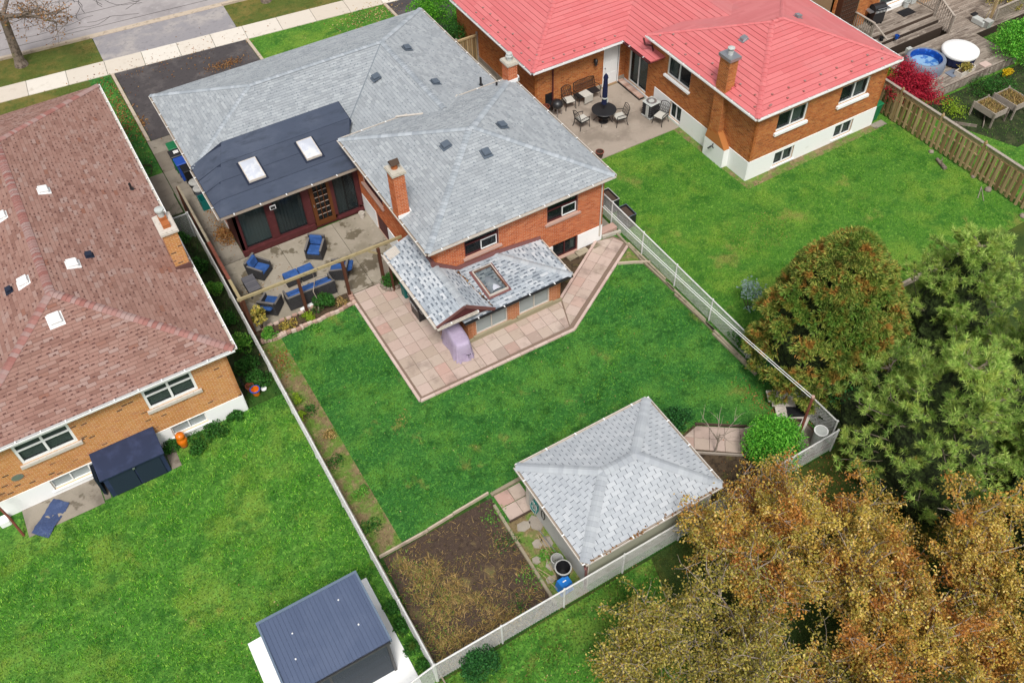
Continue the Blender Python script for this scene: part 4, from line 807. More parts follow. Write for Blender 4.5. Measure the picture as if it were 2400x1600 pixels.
# ================================================================= RED ROOFED HOUSE
H = thing('brick_house', 'brick house with a salmon red metal shingle roof and white painted foundation', 'house', (25.6, 23.3, 0))
TB = Tiler('brick', H, ['brick_red']); TS = Tiler('roof_panel', H, ['metal_red', 'metal_red_deck'])
X0, X1, Y0, Y1, ZE, ZA = 25.24, 33.83, 23.02, 31.02, 3.7, 5.08
W = Wall(H, (25.57, 23.3), (33.5, 23.3)); hol = [(1.28, 2.2, 3.03, 3.16), (5.05, 2.2, 6.82, 3.16), (1.58, .15, 2.78, .92), (5.3, .17, 6.48, .95)]
W.wall(-.05, 3.58, 'mortar_red', hol); W.bricks(TB, 1.08, 3.58, 0, hol)
f_ = MB()
for r in wall_rects(W.L, 0, 1.06, [hol[2], hol[3]]): W.blk(f_, r[0], r[1], r[2], r[3], 0, .03)
f_.build('foundation', 'white_paint', H)
for h, bf in ((hol[0], (.5, .95)), (hol[1], (.5, .95))): W.window(*h, fm='white', n=2, fw_=.06, sill=('white_paint', .14, .12), behind='sheer', bfrac=bf)
for h in hol[2:]: W.window(*h, fm='white', n=2, fw_=.05, sill=('white_paint', .05, .08), behind='sheer', bfrac=(.0, 1))
W = Wall(H, (25.57, 32.95), (25.57, 23.3)); u = lambda y: 32.95-y; hol = [(u(32.62), .22, u(31.08), 2.22), (u(29.62), 2.22, u(27.9), 3.22), (u(29.1), .12, u(28.2), 1.02)]
hw = hol+[(-.01, 2.72, 1.92, 4)]; W.wall(-.05, 3.58, 'mortar_red', hw); W.bricks(TB, 1.08, 3.58, 0, hw); W.bricks(TB, .18, 1.08, 0, hol+[(u(30.4), 0, 9.65, 2)])
f_ = MB()
for r in wall_rects(W.L, 0, 1.06, [(0, .2, u(30.4), 1.2), hol[2]]): W.blk(f_, r[0], r[1], r[2], r[3], 0, .03)
f_.build('foundation', 'white_paint', H)
W.window(*hol[0], fm='white', n=2, fw_=.06, behind='sheer', bfrac=(.1, .9), kind='sliding_door'); W.window(*hol[1], fm='white', n=2, fw_=.06, sill=('white_paint', .1, .14), behind='sheer', bfrac=(.0, .3)); W.window(*hol[2], fm='white', n=2, fw_=.05, behind='sheer')
for p0, p1 in (((33.5, 23.3), (33.5, 36)),):
    w_ = Wall(H, p0, p1); w_.wall(-.05, 3.5, 'mortar_red'); w_.bricks(TB, 1.08, 3.5)
W = Wall(H, (20.1, 32.95), (25.57, 32.95)); hd_ = [(4.14, .12, 5.0, 2.22)]; W.wall(-.05, 2.7, 'mortar_red', hd_); W.bricks(TB, .3, 2.7, 0, hd_)
for a_, b_, c_ in ((0, 4.05, .28), (5.08, 5.43, .4)): q = MB(); W.blk(q, a_, 0, b_, c_, 0, .04); q.build('foundation', 'concrete', H)
q = MB(); W.blk(q, 4.14, .12, 5.0, 2.22, -.08, -.03); 
for k in range(3): W.blk(q, 4.22, .22+.66*k, 4.54, .78+.66*k, -.03, -.02); W.blk(q, 4.6, .22+.66*k, 4.92, .78+.66*k, -.03, -.02)
do = q.build('door', 'white', H); q = MB(); W.blk(q, 4.08, .1, 4.14, 2.28, -.08, .02); W.blk(q, 5.0, .1, 5.06, 2.28, -.08, .02); W.blk(q, 4.14, 2.22, 5.0, 2.28, -.08, .02); q.build('door_frame', 'white', do); MB().obox(W.pt(4.22, 1.15, 0), .05, .06, .05).build('door_handle', 'steel', do)
MB().lathe([(0, 2.05), (.03, 2.04), (.1, 1.95), (.08, 1.7), (.02, 1.62), (0, 1.6)], (23.6, 32.78), 8).obox((23.6, 32.88, 1.85), .06, .16, .2).build('wall_lantern', 'black_metal', H)
W = Wall(H, (20.1, 41), (20.1, 32.95)); W.wall(-.05, 2.7, 'mortar_red'); W.bricks(TB, .3, 2.7); q = MB(); W.blk(q, 0, 0, W.L, .3, 0, .02); q.build('foundation', 'concrete', H)
MB().tube([(21.1, 32.86, 2.7), (21.1, 32.86, .2), (21.0, 32.7, .08)], .04, 6).build('downpipe', 'maroon', H)
MB().box(X0+.03, Y0+.03, 3.57, X1-.03, Y1-.03, 3.60).build('soffit', 'bark_dark', H); MB().box(19.7, 32.45, 2.66, 33.4, 41, 2.69).build('soffit', 'bark_dark', H); MB().box(24.98, 30.2, 2.66, 33.4, 32.45, 2.69).build('soffit', 'bark_dark', H)
kr = dict(us=1.25, vs=.255, gap=.004, gv=.014, t0=.004, t1=.026, stag=.37, jit=.3, deck='metal_red_deck')
yc = (Y0+Y1)/2; d4 = (Y1-Y0)/2; A = (X0, Y0, ZE); B = (X1, Y0, ZE); C_ = (X1, Y1, ZE); D = (X0, Y1, ZE); R1 = (X0+d4, yc, ZA); R2 = (X1-d4, yc, ZA)
roofplane(TS, H, [A, B, R2, R1], **kr); roofplane(TS, H, [B, C_, R2], **kr); roofplane(TS, H, [C_, D, R1, R2], **kr); roofplane(TS, H, [D, A, R1], **kr)
for a, b in ((A, R1), (B, R2), (C_, R2), (D, R1), (R1, R2)): caps(TS, a, b, 0, w=.24, step=.262, lift=.035)
XA, YA, ZF, sF = 19.65, 32.42, 2.8, .346; h4 = 4.1; zr = ZF+sF*h4; xv = 24.92; xr = xv+h4+.3
roofplane(TS, H, [(XA, YA, ZF), (xv, YA, ZF), (xv+h4, YA+h4, zr), (XA+h4, YA+h4, zr)], **kr)
roofplane(TS, H, [(XA, YA+2*h4, ZF), (XA, YA, ZF), (XA+h4, YA+h4, zr)], **kr)
roofplane(TS, H, [(33.6, YA+2*h4, ZF), (XA, YA+2*h4, ZF), (XA+h4, YA+h4, zr), (xv+h4, YA+h4, zr)], **kr)
roofplane(TS, H, [(xv, YA, ZF), (xv, 30.15, ZF), (xv+h4, 28.2, zr), (xv+h4, YA+h4, zr)], **kr)
roofplane(TS, H, [(33.12, 28.2, ZF), (33.12, YA+2*h4, ZF), (xv+h4, YA+h4, zr), (xv+h4, 28.2, zr)], **kr)
caps(TS, (XA, YA, ZF), (XA+h4, YA+h4, zr), 0, w=.24, step=.262, lift=.035); caps(TS, (XA, YA+2*h4, ZF), (XA+h4, YA+h4, zr), 0, w=.24, step=.262, lift=.035); caps(TS, (XA+h4, YA+h4, zr), (xv+h4, YA+h4, zr), 0, w=.24, step=.3, lift=.035)
gutter(H, [D, A], 'white', 'offwhite'); gutter(H, [A, B], 'white', 'offwhite'); gutter(H, [B, C_], 'white', 'offwhite')
gutter(H, [(XA, YA+2*h4, ZF), (XA, YA, ZF)], 'white', 'dark'); gutter(H, [(XA, YA, ZF), (xv, YA, ZF)], 'white', 'maroon', w=.09); gutter(H, [(xv, YA, ZF), (xv, 30.15, ZF)], 'maroon', 'dark', 'white', w=.08)
MB().tube([(25.05, 31.0, 3.6), (25.1, 30.9, 3.3), (25.42, 30.75, 3.2), (25.42, 30.6, 2.9), (25.1, 30.2, 2.75)], .05, 6).build('downpipe', 'maroon', H)
gm = MB().obox((0, 0, 0), .08, .08, .04).build('snow_guard', 'cap_red', H, local=True); gl = []
for row in (.33, .75):
    n = 8
    for i in range(n):
        gl.append((X0+row, Y1-.6-(Y1-Y0-1.2)*i/(n-1)-(.45 if row > .5 else 0), ZE+row*.345+.06)); gl.append((X0+1.0+(X1-X0-2)*i/(n-1)+(.4 if row > .5 else 0), Y0+row, ZE+row*.345+.06))
        gl.append((XA+row, YA+.8+i*.75, ZF+row*.346+.06))
        if row < .5: gl.append((XA+.8+i*.6, YA+row, ZF+row*.346+.06))
for i, g_ in enumerate(gl): (gm if i == 0 else put('snow_guard', gm.data, H)).location = Vector(g_)-worg(H)
ch = MB().box(25.25, 25.22, 1.3, 25.72, 25.86, 5.3).build('chimney', 'mortar_red', H)
for (a, b) in (((25.25, 25.22), (25.72, 25.22)), ((25.72, 25.22), (25.72, 25.86)), ((25.72, 25.86), (25.25, 25.86)), ((25.25, 25.86), (25.25, 25.22))): Wall(H, a, b).bricks(TB, 1.3, 5.3, par=ch)
MB().box(25.18, 25.14, 5.3, 25.80, 25.94, 5.44).build('chimney_cap', 'steel', ch); MB().lathe([(.12, 5.44), (.12, 5.62), (.07, 5.63), (.07, 5.72), (.16, 5.72), (.16, 5.76), (0, 5.82)], (25.5, 25.55), 14).build('flue', 'light_plastic', ch)
MB().box(25.22, 24.6, 0, 25.56, 26.0, 1.0).build('chimney_base', 'white_paint', H)
MB().hexa([(25.22, 24.6, 1.0), (25.57, 24.6, 1.0), (25.57, 26.0, 1.0), (25.22, 26.0, 1.0)], [(25.25, 25.2, 1.62), (25.57, 25.2, 1.62), (25.57, 25.88, 1.62), (25.25, 25.88, 1.62)]).build('chimney_shoulder', 'brick_red', H)
MB().box(25.55, 25.16, 3.84, 25.86, 25.2, 3.95).box(25.74, 25.16, 3.86, 25.8, 25.9, 4.1).build('flashing', 'metal_red', H)
MB().tube([(25.2, 25.35, .95), (25.1, 25.3, .9), (25.12, 25.2, .8)], .03, 6).tube([(25.2, 25.45, .75), (25.0, 25.45, .7)], .04, 6).build('hose_tap', 'black_metal', H)
for (x, y, sl) in ((27.75, 27.15, (.345, 0)), (30.95, 27.1, (-.345, 0))): vent_box(H, x, y, 3.7+.345*min(x-X0, X1-x)+.02, sl, 'steel', s=.28)
TB.finish(); TS.finish()

# ================================================================= LEFT HOUSE (red brown shingles)
H = thing('brick_house', 'tan brick bungalow with a mottled red brown shingle roof and white eaves', 'house', (-3.1, 23, 0))
TB = Tiler('brick', H, ['brick_left']); TS = Tiler('shingle', H, ['sh_red', 'sh_red_dark', 'cap_red'])
X0, X1, Y0, Y1, ZE, ZA = -7.82, 1.57, 22.74, 41.57, 3.6, 5.12
W = Wall(H, (-7.5, 23.0), (1.24, 23.0)); hol = [(1.4, 2.14, 3.23, 3.15), (5.7, 2.14, 7.45, 3.15), (1.72, .28, 3.05, .84), (6.0, .3, 7.3, .84)]
W.wall(-.05, 3.5, 'mortar_left', hol); W.bricks(TB, .88, 3.5, 0, hol)
f_ = MB()
for r in wall_rects(W.L, 0, .87, hol[2:]): W.blk(f_, r[0], r[1], r[2], r[3], 0, .03)
f_.build('foundation', 'white_paint', H)
for h in hol[:2]: W.window(*h, fm='white', n=2, fw_=.09, sill=('offwhite', .13, .1), behind='blind', rec=.03, hbar=True, pane='glass', blind='sheer')
for h in hol[2:]: W.window(*h, fm='white', n=2, fw_=.05, sill=('white_paint', .05, .08), behind='blind', pane='glass_pale')
q = MB(); q.lathe([(0, 0), (.14, 0), (.14, .03), (0, .03)], (0, 0), 14); o = q.build('wall_vent', 'steel', H, local=True); o.matrix_local = Matrix.Translation(Vector((-6.48, 22.99, 1.7))-worg(H)) @ Matrix.Rotation(PI/2, 4, 'X') @ Matrix.Scale(1.4, 4, (1, 0, 0))
for a, b in (((1.24, 23.0), (1.24, 41.2)), ((-7.5, 41.2), (-7.5, 23.0)), ((1.24, 41.2), (-7.5, 41.2))):
    w_ = Wall(H, a, b); w_.wall(-.05, 3.5, 'mortar_left'); w_.bricks(TB, .88, 3.5); q = MB(); w_.blk(q, 0, 0, w_.L, .86, 0, .03); q.build('foundation', 'white_paint', H)
MB().box(X0+.03, Y0+.03, 3.49, X1-.03, Y1-.03, 3.52).build('soffit', 'white', H)
A = (X0, Y0, ZE); B = (X1, Y0, ZE); C_ = (X1, Y1, ZE); D = (X0, Y1, ZE); xm = (X0+X1)/2; R1 = (xm, 27.15, ZA); R2 = (xm, 37.15, ZA)
kl = dict(us=.335, vs=.145, gap=.012, t0=.004, t1=.014, jit=.45, dark=(.10, .045, 1, .55), deck='sh_red_deck')
roofplane(TS, H, [A, B, R1], **kl); roofplane(TS, H, [B, C_, R2, R1], **kl); roofplane(TS, H, [C_, D, R2], **kl); roofplane(TS, H, [D, A, R1, R2], **kl)
for a, b in ((A, R1), (B, R1), (C_, R2), (D, R2), (R1, R2)): caps(TS, a, b, 2, w=.32, step=.16)
gutter(H, [A, B], 'white', 'dark', 'white', w=.1, step=.8); gutter(H, [B, C_], 'white', 'offwhite', 'white', w=.1, step=.8)
for (x, y, sx, s0) in ((-2.13, 33.3, -1, .36), (-2.13, 28.5, -1, .38), (-3.85, 28.4, 1, .38), (-3.85, 32.45, 1, .38)): vent_box(H, x, y, ZE+.318*min(X1-x, x-X0)+.02, (.318*sx, 0), 'white', s=s0, h=.16)
vent_box(H, -3.3, 26.1, ZE+.338*(26.1-Y0)+.02, (0, .338), 'white', s=.42, h=.16)
vent_box(H, -1.52, 28.9, ZE+.318*(X1+1.52)+.02, (-.318, 0), 'blue_dark', s=.24, h=.14); vent_box(H, -4.4, 28.45, ZE+.318*(7.9-4.4)+.02, (.318, 0), 'blue_dark', s=.22, h=.14)
pipe(H, .87, 32.9, ZE+.318*(X1-.87), .3)
ch = chimney(H, TB, 1.06, 27.5, 1.56, 28.5, 3.4, 5.4, 0, mort='mortar_left', capm='offwhite', over=.08)
for y in (27.8, 28.25): MB().box(1.18, y-.14, 5.53, 1.46, y+.14, 5.68).build('flue', 'copper', ch)
MB().lathe([(.12, 5.68), (.12, 5.92), (.17, 5.93), (.17, 6.0), (0, 6.04)], (1.32, 28.25), 14).build('cowl', 'light_plastic', ch)
MB().box(1.02, 27.42, 3.62, 1.62, 27.48, 3.86).build('flashing', 'sh_red_dark', ch)
TB.finish(); TS.finish()

# ================================================================= NEXT HOUSE BEYOND THE DECK
H = thing('brick_house', 'brown brick house at the top edge, standing behind the weathered deck', 'house', (38, 29.4, 0))
TB = Tiler('brick', H, ['brick_red'], 250); W = Wall(H, (36.0, 29.4), (47, 29.4)); hd_ = [(3.6, 1.35, 6.0, 3.4)]
W.wall(0, 4.4, 'mortar_red', hd_); W.bricks(TB, .9, 4.4, 0, hd_); W.window(*hd_[0], fm='white', n=2, fw_=.09, behind='sheer', bfrac=(0, .35), kind='sliding_door')
q = MB(); W.blk(q, 3.4, 1.12, 6.1, 1.34, 0, .2); q.build('door_step', 'white_paint', H)
q = MB(); W.blk(q, .25, .9, 1.45, 4.4, .012, .35); q.build('wall_recess', 'wood_brown', H)
q = Wall(H, (37.45, 29.0), (38.2, 29.0)); q.wall(0, 4.4, 'mortar_red'); q.bricks(TB, .9, 4.4); 
Wall(H, (36, 40), (36, 29.4)).wall(0, 4.4, 'mortar_red'); TB.finish()
tr = MB()
for i in range(9):
    tr.beam((36.3+i*.14, 29.03, 1.0), (36.3+i*.14, 29.03, 3.4), .025, .012); tr.beam((36.3, 29.02, 1.1+i*.26), (37.5, 29.02, 1.1+i*.26), .025, .012)
tag(tr.build('trellis', 'bark_dark'), 'dark lattice trellis on the brown brick wall at the top right', 'trellis')

sheet('soil_strip', [(7.02, 10.2), (8.12, 10.2), (8.12, 13.7), (7.12, 13.7)], .008, 'dry_soil')
# ================================================================= FENCES
def chainlink(name, label, a, b, h=1.2, m='wire', pitch=.085, posts=2.4, w=.009, strand=None):
    t = thing(name, label, 'fence', (a[0], a[1], 0)); A = Vector((*a, 0)); B_ = Vector((*b, 0)); L = (B_-A).length; U = (B_-A).normalized(); N = Vector((U.y, -U.x, 0)); mb = MB()
    n = int(L/pitch); Z = Vector((0, 0, 1)); hh = h-.05
    for i in range(-int(hh/pitch), n+1):
        for s in (1, -1):
            x0 = i*pitch if s > 0 else i*pitch+hh; z0 = .05; x1 = x0+s*(hh-.05); z1 = hh
            lo, hi = (x0, x1) if s > 0 else (x1, x0)
            pts = [(x0, z0), (x1, z1)]
            def at(x): return z0+(x-x0)*(z1-z0)/(x1-x0)
            c0, c1 = max(lo, 0), min(hi, L)
            if c1-c0 < .05: continue
            p = A+U*c0+Z*at(c0); q = A+U*c1+Z*at(c1); mb.beam(p+N*.004*s, q+N*.004*s, .005, w)
    tag(mb.build('mesh', m, t), kind='stuff')
    MB().tube([A+Z*h, B_+Z*h], .03, 8).build('top_rail', m, t)
    k = max(1, round(L/posts))
    for i in range(k+1):
        p = A+U*(L*i/k); MB().tube([p-Z*.05, p+Z*(h+.03)], .032, 8).lathe([(.045, h+.02), (.04, h+.06), (0, h+.09)], (p.x, p.y), 8).build('post', m, t)
    return t
chainlink('chain_link_fence', 'white chain link fence behind the grey roofed shed, along the rear', (2.64, 10.2), (18.45, 10.2))
chainlink('chain_link_fence', 'white chain link fence between the tan brick house and the neighbouring patio and garden', (2.62, 33.6), (2.62, 10.22), w=.011)
chainlink('chain_link_fence', 'white chain link fence between the central lawn and the lawn of the red roofed house', (18.7, 26.5), (18.7, 10.5), w=.009)
chainlink('chain_link_fence', 'short white chain link fence at the bottom edge beside the blue metal shed', (-2.5, 9.6), (2.6, 10.2), w=.009)
g = chainlink('garden_gate', 'small grey chain link gate closing the gap by the tan brick chimney', (1.68, 33.4), (2.56, 33.4), 1.35, 'wire_grey', posts=1); g['category'] = 'gate'
sl = thing('fence_rails', 'light wooden top rail and flaking boards laid along the white chain link fence', 'rail', (2.74, 18, 0))
for i in range(9): MB().beam((2.76+random.uniform(-.01, .02), 25.2-i*1.7, .06), (2.76+random.uniform(-.01, .02), 25.2-(i+1)*1.7+.03, .06), .04, .14).build('board', 'timber', sl)
# dark board fence by the patio
t = thing('board_fence', 'low dark board fence with a worn rail beside the blue cushioned patio seats', 'fence', (2.8, 31, 0))
for i in range(54): y = 27.05+i*.153; MB().box(2.78, y, .03, 2.81, y+.145, 1.38+random.uniform(-.02, .02)).build('board', 'fence_dark', t)
for y in (27.0, 29.7, 31.0, 33.2, 35.3): MB().box(2.70, y-.05, 0, 2.80, y+.05, 1.42).build('post', 'wood_brown', t)
MB().beam((2.79, 27.0, 1.43), (2.79, 28.4, 1.43), .12, .05).build('top_rail', 'wood_beam', t); MB().beam((2.79, 28.42, 1.44), (2.79, 31.0, 1.44), .13, .05).build('top_rail', 'rust', t); MB().beam((2.79, 31.02, 1.43), (2.79, 35.3, 1.43), .1, .05).build('top_rail', 'timber', t)
# tall wooden fence right
t = thing('wooden_fence', 'tall weathered tan board fence with lattice top running down the right side', 'fence', (34.6, 18, 0))
pmesh = MB().box(-.012, 0, 0, .012, .13, 1.42).build('board', 'wood_tan', t, local=True); pmesh.location = (0, 7.0, .05)
yy = 24.9; i = 0
while yy > 10.5:
    if not any(abs(yy+.065-py) < .12 for py in (22.95, 20.5, 18.05, 15.6, 13.15)):
        o = put('board', pmesh.data, t, Matrix.Translation(Vector(((-.045 if i % 2 else .045), yy-18, .05+random.uniform(0, .05)))) @ Matrix.Rotation(random.uniform(-.012, .012), 4, 'X'))
    yy -= .145; i += 1
bpy.data.objects.remove(pmesh)
ps = [25.4, 22.95, 20.5, 18.05, 15.6, 13.15, 10.7]
for y in ps: MB().box(34.54, y-.05, 0, 34.66, y+.05, 1.8).lathe([(.07, 1.8), (.07, 1.84), (.03, 1.86), (.05, 1.9), (0, 1.95)], (34.6, y), 8).build('post', 'wood_tan', t)
for a, b in zip(ps, ps[1:]):
    MB().box(34.53, b+.06, 1.74, 34.67, a-.06, 1.775).build('cap_rail', 'wood_pale', t)
    for z in (.25, 1.0, 1.46): MB().box(34.575, b+.06, z, 34.625, a-.06, z+.06).build('rail', 'wood_tan', t)
    lt = MB(); y = b+.07
    while y < a-.25:
        lt.beam((34.592, y, 1.52), (34.592, y+.2, 1.74), .006, .022).beam((34.608, y+.2, 1.52), (34.608, y, 1.74), .006, .022); y += .05
    tag(lt.build('lattice', 'wood_beam', t), kind='stuff')
for (x, y, r_, lab) in ((34.3, 20.2, .13, 'small pale rock just above the split log by the tan board fence'), (34.35, 16.9, .16, 'pale rock beside the two thin sticks in the grass'), (34.5, 17.9, .1, 'smallest pale rock, tight against the tan board fence'), (34.2, 14.9, .15, 'pale rock at the lowest visible board of the tan fence')):
    o = MB().lathe([(r_*.9, 0), (r_, r_*.4), (r_*.75, r_*.85), (.0, r_)], (0, 0), 7).build('rock', 'rock', local=True); o.location = (x, y, 0); o.rotation_euler = (.1, .1, random.uniform(0, 3)); tag(o, lab, 'rock', 'rocks along the tan board fence')
t = thing('cut_log', 'short split log lying in the grass beside the tan board fence', 'log', (33.95, 19.3, 0)); MB().tube([(-.1, -.35, .08), (.1, .35, .1)], [.1, .07], 7).build('trunk', 'bark', t, local=True); MB().tube([(0, 0, .12), (.25, .2, .25)], [.03, .015], 5).build('branch', 'bark', t, local=True)
t = thing('sticks', 'two thin pale sticks lying in the grass near the tan board fence', 'stick', (33.9, 16.8, 0))
for p in (((-.3, -.3, .03), (.3, .35, .05)), ((-.4, -.05, .04), (.35, .4, .06))): MB().tube(p, .015, 4).build('stick', 'wood_pale', t, local=True)
# small wood gate and screens between the two houses
t = thing('wooden_gate', 'grey wooden gate and lattice between the grey roofed and red roofed houses', 'gate', (19.4, 38.7, 0))
for i in range(9): MB().box(18.9+i*.13, 38.70, .05, 19.0+i*.13, 38.73, 1.5).build('board', 'wood_tan', t)
MB().box(18.85, 38.66, 1.5, 20.08, 38.76, 1.6).build('top_rail', 'wood_tan', t)
for x in (18.82, 20.06): MB().box(x-.05, 38.65, 0, x+.05, 38.75, 1.72).build('post', 'wood_pale', t)
t = thing('board_fence', 'low pale plank fence running beside the brick side wall of the red roofed house', 'fence', (18.9, 34, 0))
for i in range(30): MB().box(18.88, 33.2+i*.18, .03, 18.91, 33.36+i*.18, 1.2+random.uniform(-.1, .06)).build('board', 'timber', t)
for y in (33.2, 35.6, 38.5): MB().box(18.9, y-.05, 0, 19.0, y+.05, 1.45).build('post', 'timber', t)

# ================================================================= PERGOLA, GARDEN EDGES
t = thing('pergola_frame', 'long weathered wooden beam on brown posts above the blue cushioned sofa', 'pergola', (5.8, 26.35, 0))
for x, y in ((2.80, 26.45), (5.06, 26.4), (6.94, 26.32), (8.5, 26.27)): MB().box(x-.06, y-.06, 0, x+.06, y+.06, 2.0).build('post', 'wood_brown', t)
MB().beam((2.6, 26.46, 2.08), (5.9, 26.39, 2.08), .08, .12).build('beam', 'wood_beam', t); MB().beam((5.93, 26.39, 2.08), (9.6, 26.30, 2.08), .08, .12).build('beam', 'wood_beam', t)
MB().beam((8.5, 26.27, 1.7), (8.1, 26.3, 2.0), .05, .07).build('brace', 'wood_beam', t)
MB().box(8.85, 26.1, .75, 9.7, 26.16, 1.5).build('lattice', 'wood_brown', t)
t = thing('brick_edging', 'curved row of pinkish bricks edging the planted bed beside the lawn', 'edging', (4.8, 25.85, 0)); x = 2.85
while x < 6.85:
    w_ = .105 if x < 3.9 or 4.4 < x < 4.6 else .2; y = 25.72+.12*((x-4.8)/2)**2*.9+.03*math.sin(x*7); o = MB().obox((0, 0, .07), w_-.012, .2 if w_ < .15 else .12, .13).build('brick', 'edging_brick', t, local=True); o.location = (x+w_/2-4.8, y-25.85, 0); o.rotation_euler = (0, 0, random.uniform(-.12, .12)); x += w_
for i in range(9): o = MB().obox((0, 0, .06), .2, .11, .1).build('brick', 'edging_brick', t, local=True); o.location = (3.2+i*.27-4.8, 26.5-25.85+random.uniform(-.03, .03), 0); o.rotation_euler = (0, 0, random.uniform(-.2, .2))
for i, (x, y) in enumerate(((6.92, 26.05), (6.95, 26.22), (6.98, 26.38))): o = MB().obox((0, 0, .08), .18, .14, .13, .2*i).build('brick', 'edging_brick', t, local=True); o.location = (x-4.8, y-25.85, 0)
t = thing('stone_planter', 'low round rubble stone planter at the corner under the canopy', 'planter', (8.75, 26.0, 0))
for k in range(15):
    for lv_ in range(2):
        a = 2*PI*(k+.5*lv_)/15; o = MB().lathe([(.07, 0), (.09, .05), (.075, .1), (0, .11)], (0, 0), 6).build('stone', 'rock', t, local=True); o.location = (.45*math.cos(a), .38*math.sin(a), lv_*.1); o.rotation_euler = (0, 0, k)
MB().lathe([(.42, 0), (.42, .15), (0, .17)], (0, 0), 14).build('soil', 'bed_soil', t, local=True)
bushlike('planter_plant', 'sprawling green plant in the rubble stone planter', 'plant', (8.72, 26.02), .42, .45, 'weed', 700, .07, z0=.1)
def timbers(name, label, segs, m='timber', h=.12, w=.1):
    t = thing(name, label, 'edging', (segs[0][0][0], segs[0][0][1], 0))
    for a, b in segs: MB().beam((*a, h/2), (*b, h/2), w, h).build('timber', m, t)
    return t
timbers('lawn_edging', 'pale timber boards edging the soil bed along the bottom of the central lawn', [((2.86, 14.8), (4.68, 14.84)), ((4.7, 14.86), (5.7, 14.93)), ((5.72, 14.95), (7.15, 15.03))], 'curb', .14, .06)
timbers('lawn_edging', 'weathered timber along the pavers left of the grey roofed shed', [((7.2, 14.93), (8.6, 14.97))], 'timber', .1, .12)
timbers('lawn_edging', 'long mossy timber between the soil bed and the shed path', [((7.08, 14.5), (7.02, 12.7)), ((7.02, 12.68), (6.97, 10.4))], 'timber', .12, .1)
timbers('lawn_edging', 'timber across the flagstone path beside the grey roofed shed', [((7.2, 13.68), (8.4, 13.68))], 'bark_dark', .08, .05)
timbers('lawn_edging', 'dark timber along the far side of the pavers right of the shed', [((15.05, 13.6), (16.9, 12.3))], 'bark_dark', .1, .07)
timbers('lawn_edging', 'pale timber on the near side of the pavers right of the shed', [((14.3, 12.6), (15.65, 11.62)), ((15.7, 11.6), (17.0, 12.0))], 'wood_pale', .1, .06)
timbers('lawn_edging', 'curved pale kerb closing the small triangular bed near the clothes line', [((17.45, 21.92), (18.1, 21.6)), ((18.1, 21.6), (18.66, 21.25))], 'curb', .12, .07)
timbers('low_wall', 'thin pale kerb between the right lawn and the trees', [((22.5, 14.62), (26.2, 14.62)), ((26.22, 14.62), (30.0, 14.62))], 'curb', .25, .12)
t = timbers('lumber_pile', 'old wooden planks lying along the white chain link fence under the clothes line', [((18.5, 23.7), (18.45, 21.8)), ((18.42, 21.75), (18.5, 19.4)), ((18.55, 22.6), (18.6, 20.1)), ((18.4, 19.2), (18.5, 16.8)), ((18.52, 19.9), (18.55, 17.4)), ((18.38, 16.7), (18.45, 14.2)), ((18.5, 17.3), (18.52, 14.9))], 'timber', .1, .09); t['category'] = 'planks'
t = timbers('garden_steps', 'two pale stone steps between the house corner and the white fence', [((17.8, 23.62), (18.7, 23.5))], 'stone', .14, .12); t['category'] = 'steps'
MB().box(17.78, 23.7, .0, 18.65, 24.05, .2).build('step', 'sill_pink', t)
# raised beds beyond the fence
for (x0, y0, x1, y1, lab) in ((38.13, 20.06, 39.07, 21.25, 'grey raised planter box nearest the tan board fence'), (39.5, 19.95, 40.5, 21.2, 'grey raised planter box farther right, beside its twin')):
    t = thing('raised_planter', lab, 'planter', ((x0+x1)/2, (y0+y1)/2, 0), 0, 'raised planter boxes')
    MB().box(x0, y0, .45, x1, y0+.03, .78).build('side', 'wood_pale', t); MB().box(x0, y1-.03, .45, x1, y1, .78).build('side', 'wood_pale', t); MB().box(x0, y0+.032, .45, x0+.03, y1-.032, .78).build('side', 'wood_pale', t); MB().box(x1-.03, y0+.032, .45, x1, y1-.032, .78).build('side', 'wood_pale', t)
    for (x, y) in ((x0-.03, y0-.03), (x1+.03, y0-.03), (x0-.03, y1+.03), (x1+.03, y1+.03)): MB().box(x-.035, y-.035, 0, x+.035, y+.035, .8).build('leg', 'wood_grey', t)
    MB().box(x0+.032, y0+.032, .5, x1-.032, y1-.032, .7).build('soil', 'dark_soil', t)
    C = scatter([(x0+.05, y0+.05), (x1-.05, y0+.05), (x1-.05, y1-.05), (x0+.05, y1-.05)], 900, z=.72); V, F = blades(C, .09, .03, 1.2); tag(npmesh('dry_plants', V, F, 'straw', t), kind='stuff')
timbers('bed_edging', 'thin grey board edging the bed in front of the raised planters', [((36.8, 21.3), (37.6, 20.4)), ((37.8, 20.2), (39.6, 21.5))], 'wood_grey', .15, .04)

# ================================================================= DECK BEYOND
dk = tag(bpy.data.objects.new('deck', None), 'weathered grey wooden deck with steps and railings beside the hot tub', 'deck'); COL.objects.link(dk); dk.location = (40, 25, 0); ORG['deck'] = Vector((40, 25, 0))
TD = Tiler('plank', dk, ['wood_grey'], 285)
def deckp(x0, y0, x1, y1, z, us=2.4):
    MB().box(x0, y0, 0, x1, y1, z-.03).build('framing', 'fence_dark', dk); TD.plane([(x0, y0, z-.03), (x1, y0, z-.03), (x1, y1, z-.03), (x0, y1, z-.03)], us, .14, dk, gap=.008, gv=.012, t0=.03, t1=.03, stag=.37)
deckp(37.3, 23.15, 43.4, 25.7, .5); deckp(37.3, 25.7, 48, 26.55, .5); deckp(42.25, 26.55, 48, 31, .5)
deckp(37.5, 27.75, 42.2, 29.35, 1.12); deckp(37.7, 27.35, 42.2, 27.74, .92); deckp(37.9, 26.95, 42.2, 27.34, .71)
for i in range(44):
    x = 37.32+i*.142; MB().box(x, 23.10, .02, x+.13, 23.125, .46).build('skirt_board', 'wood_grey', dk)
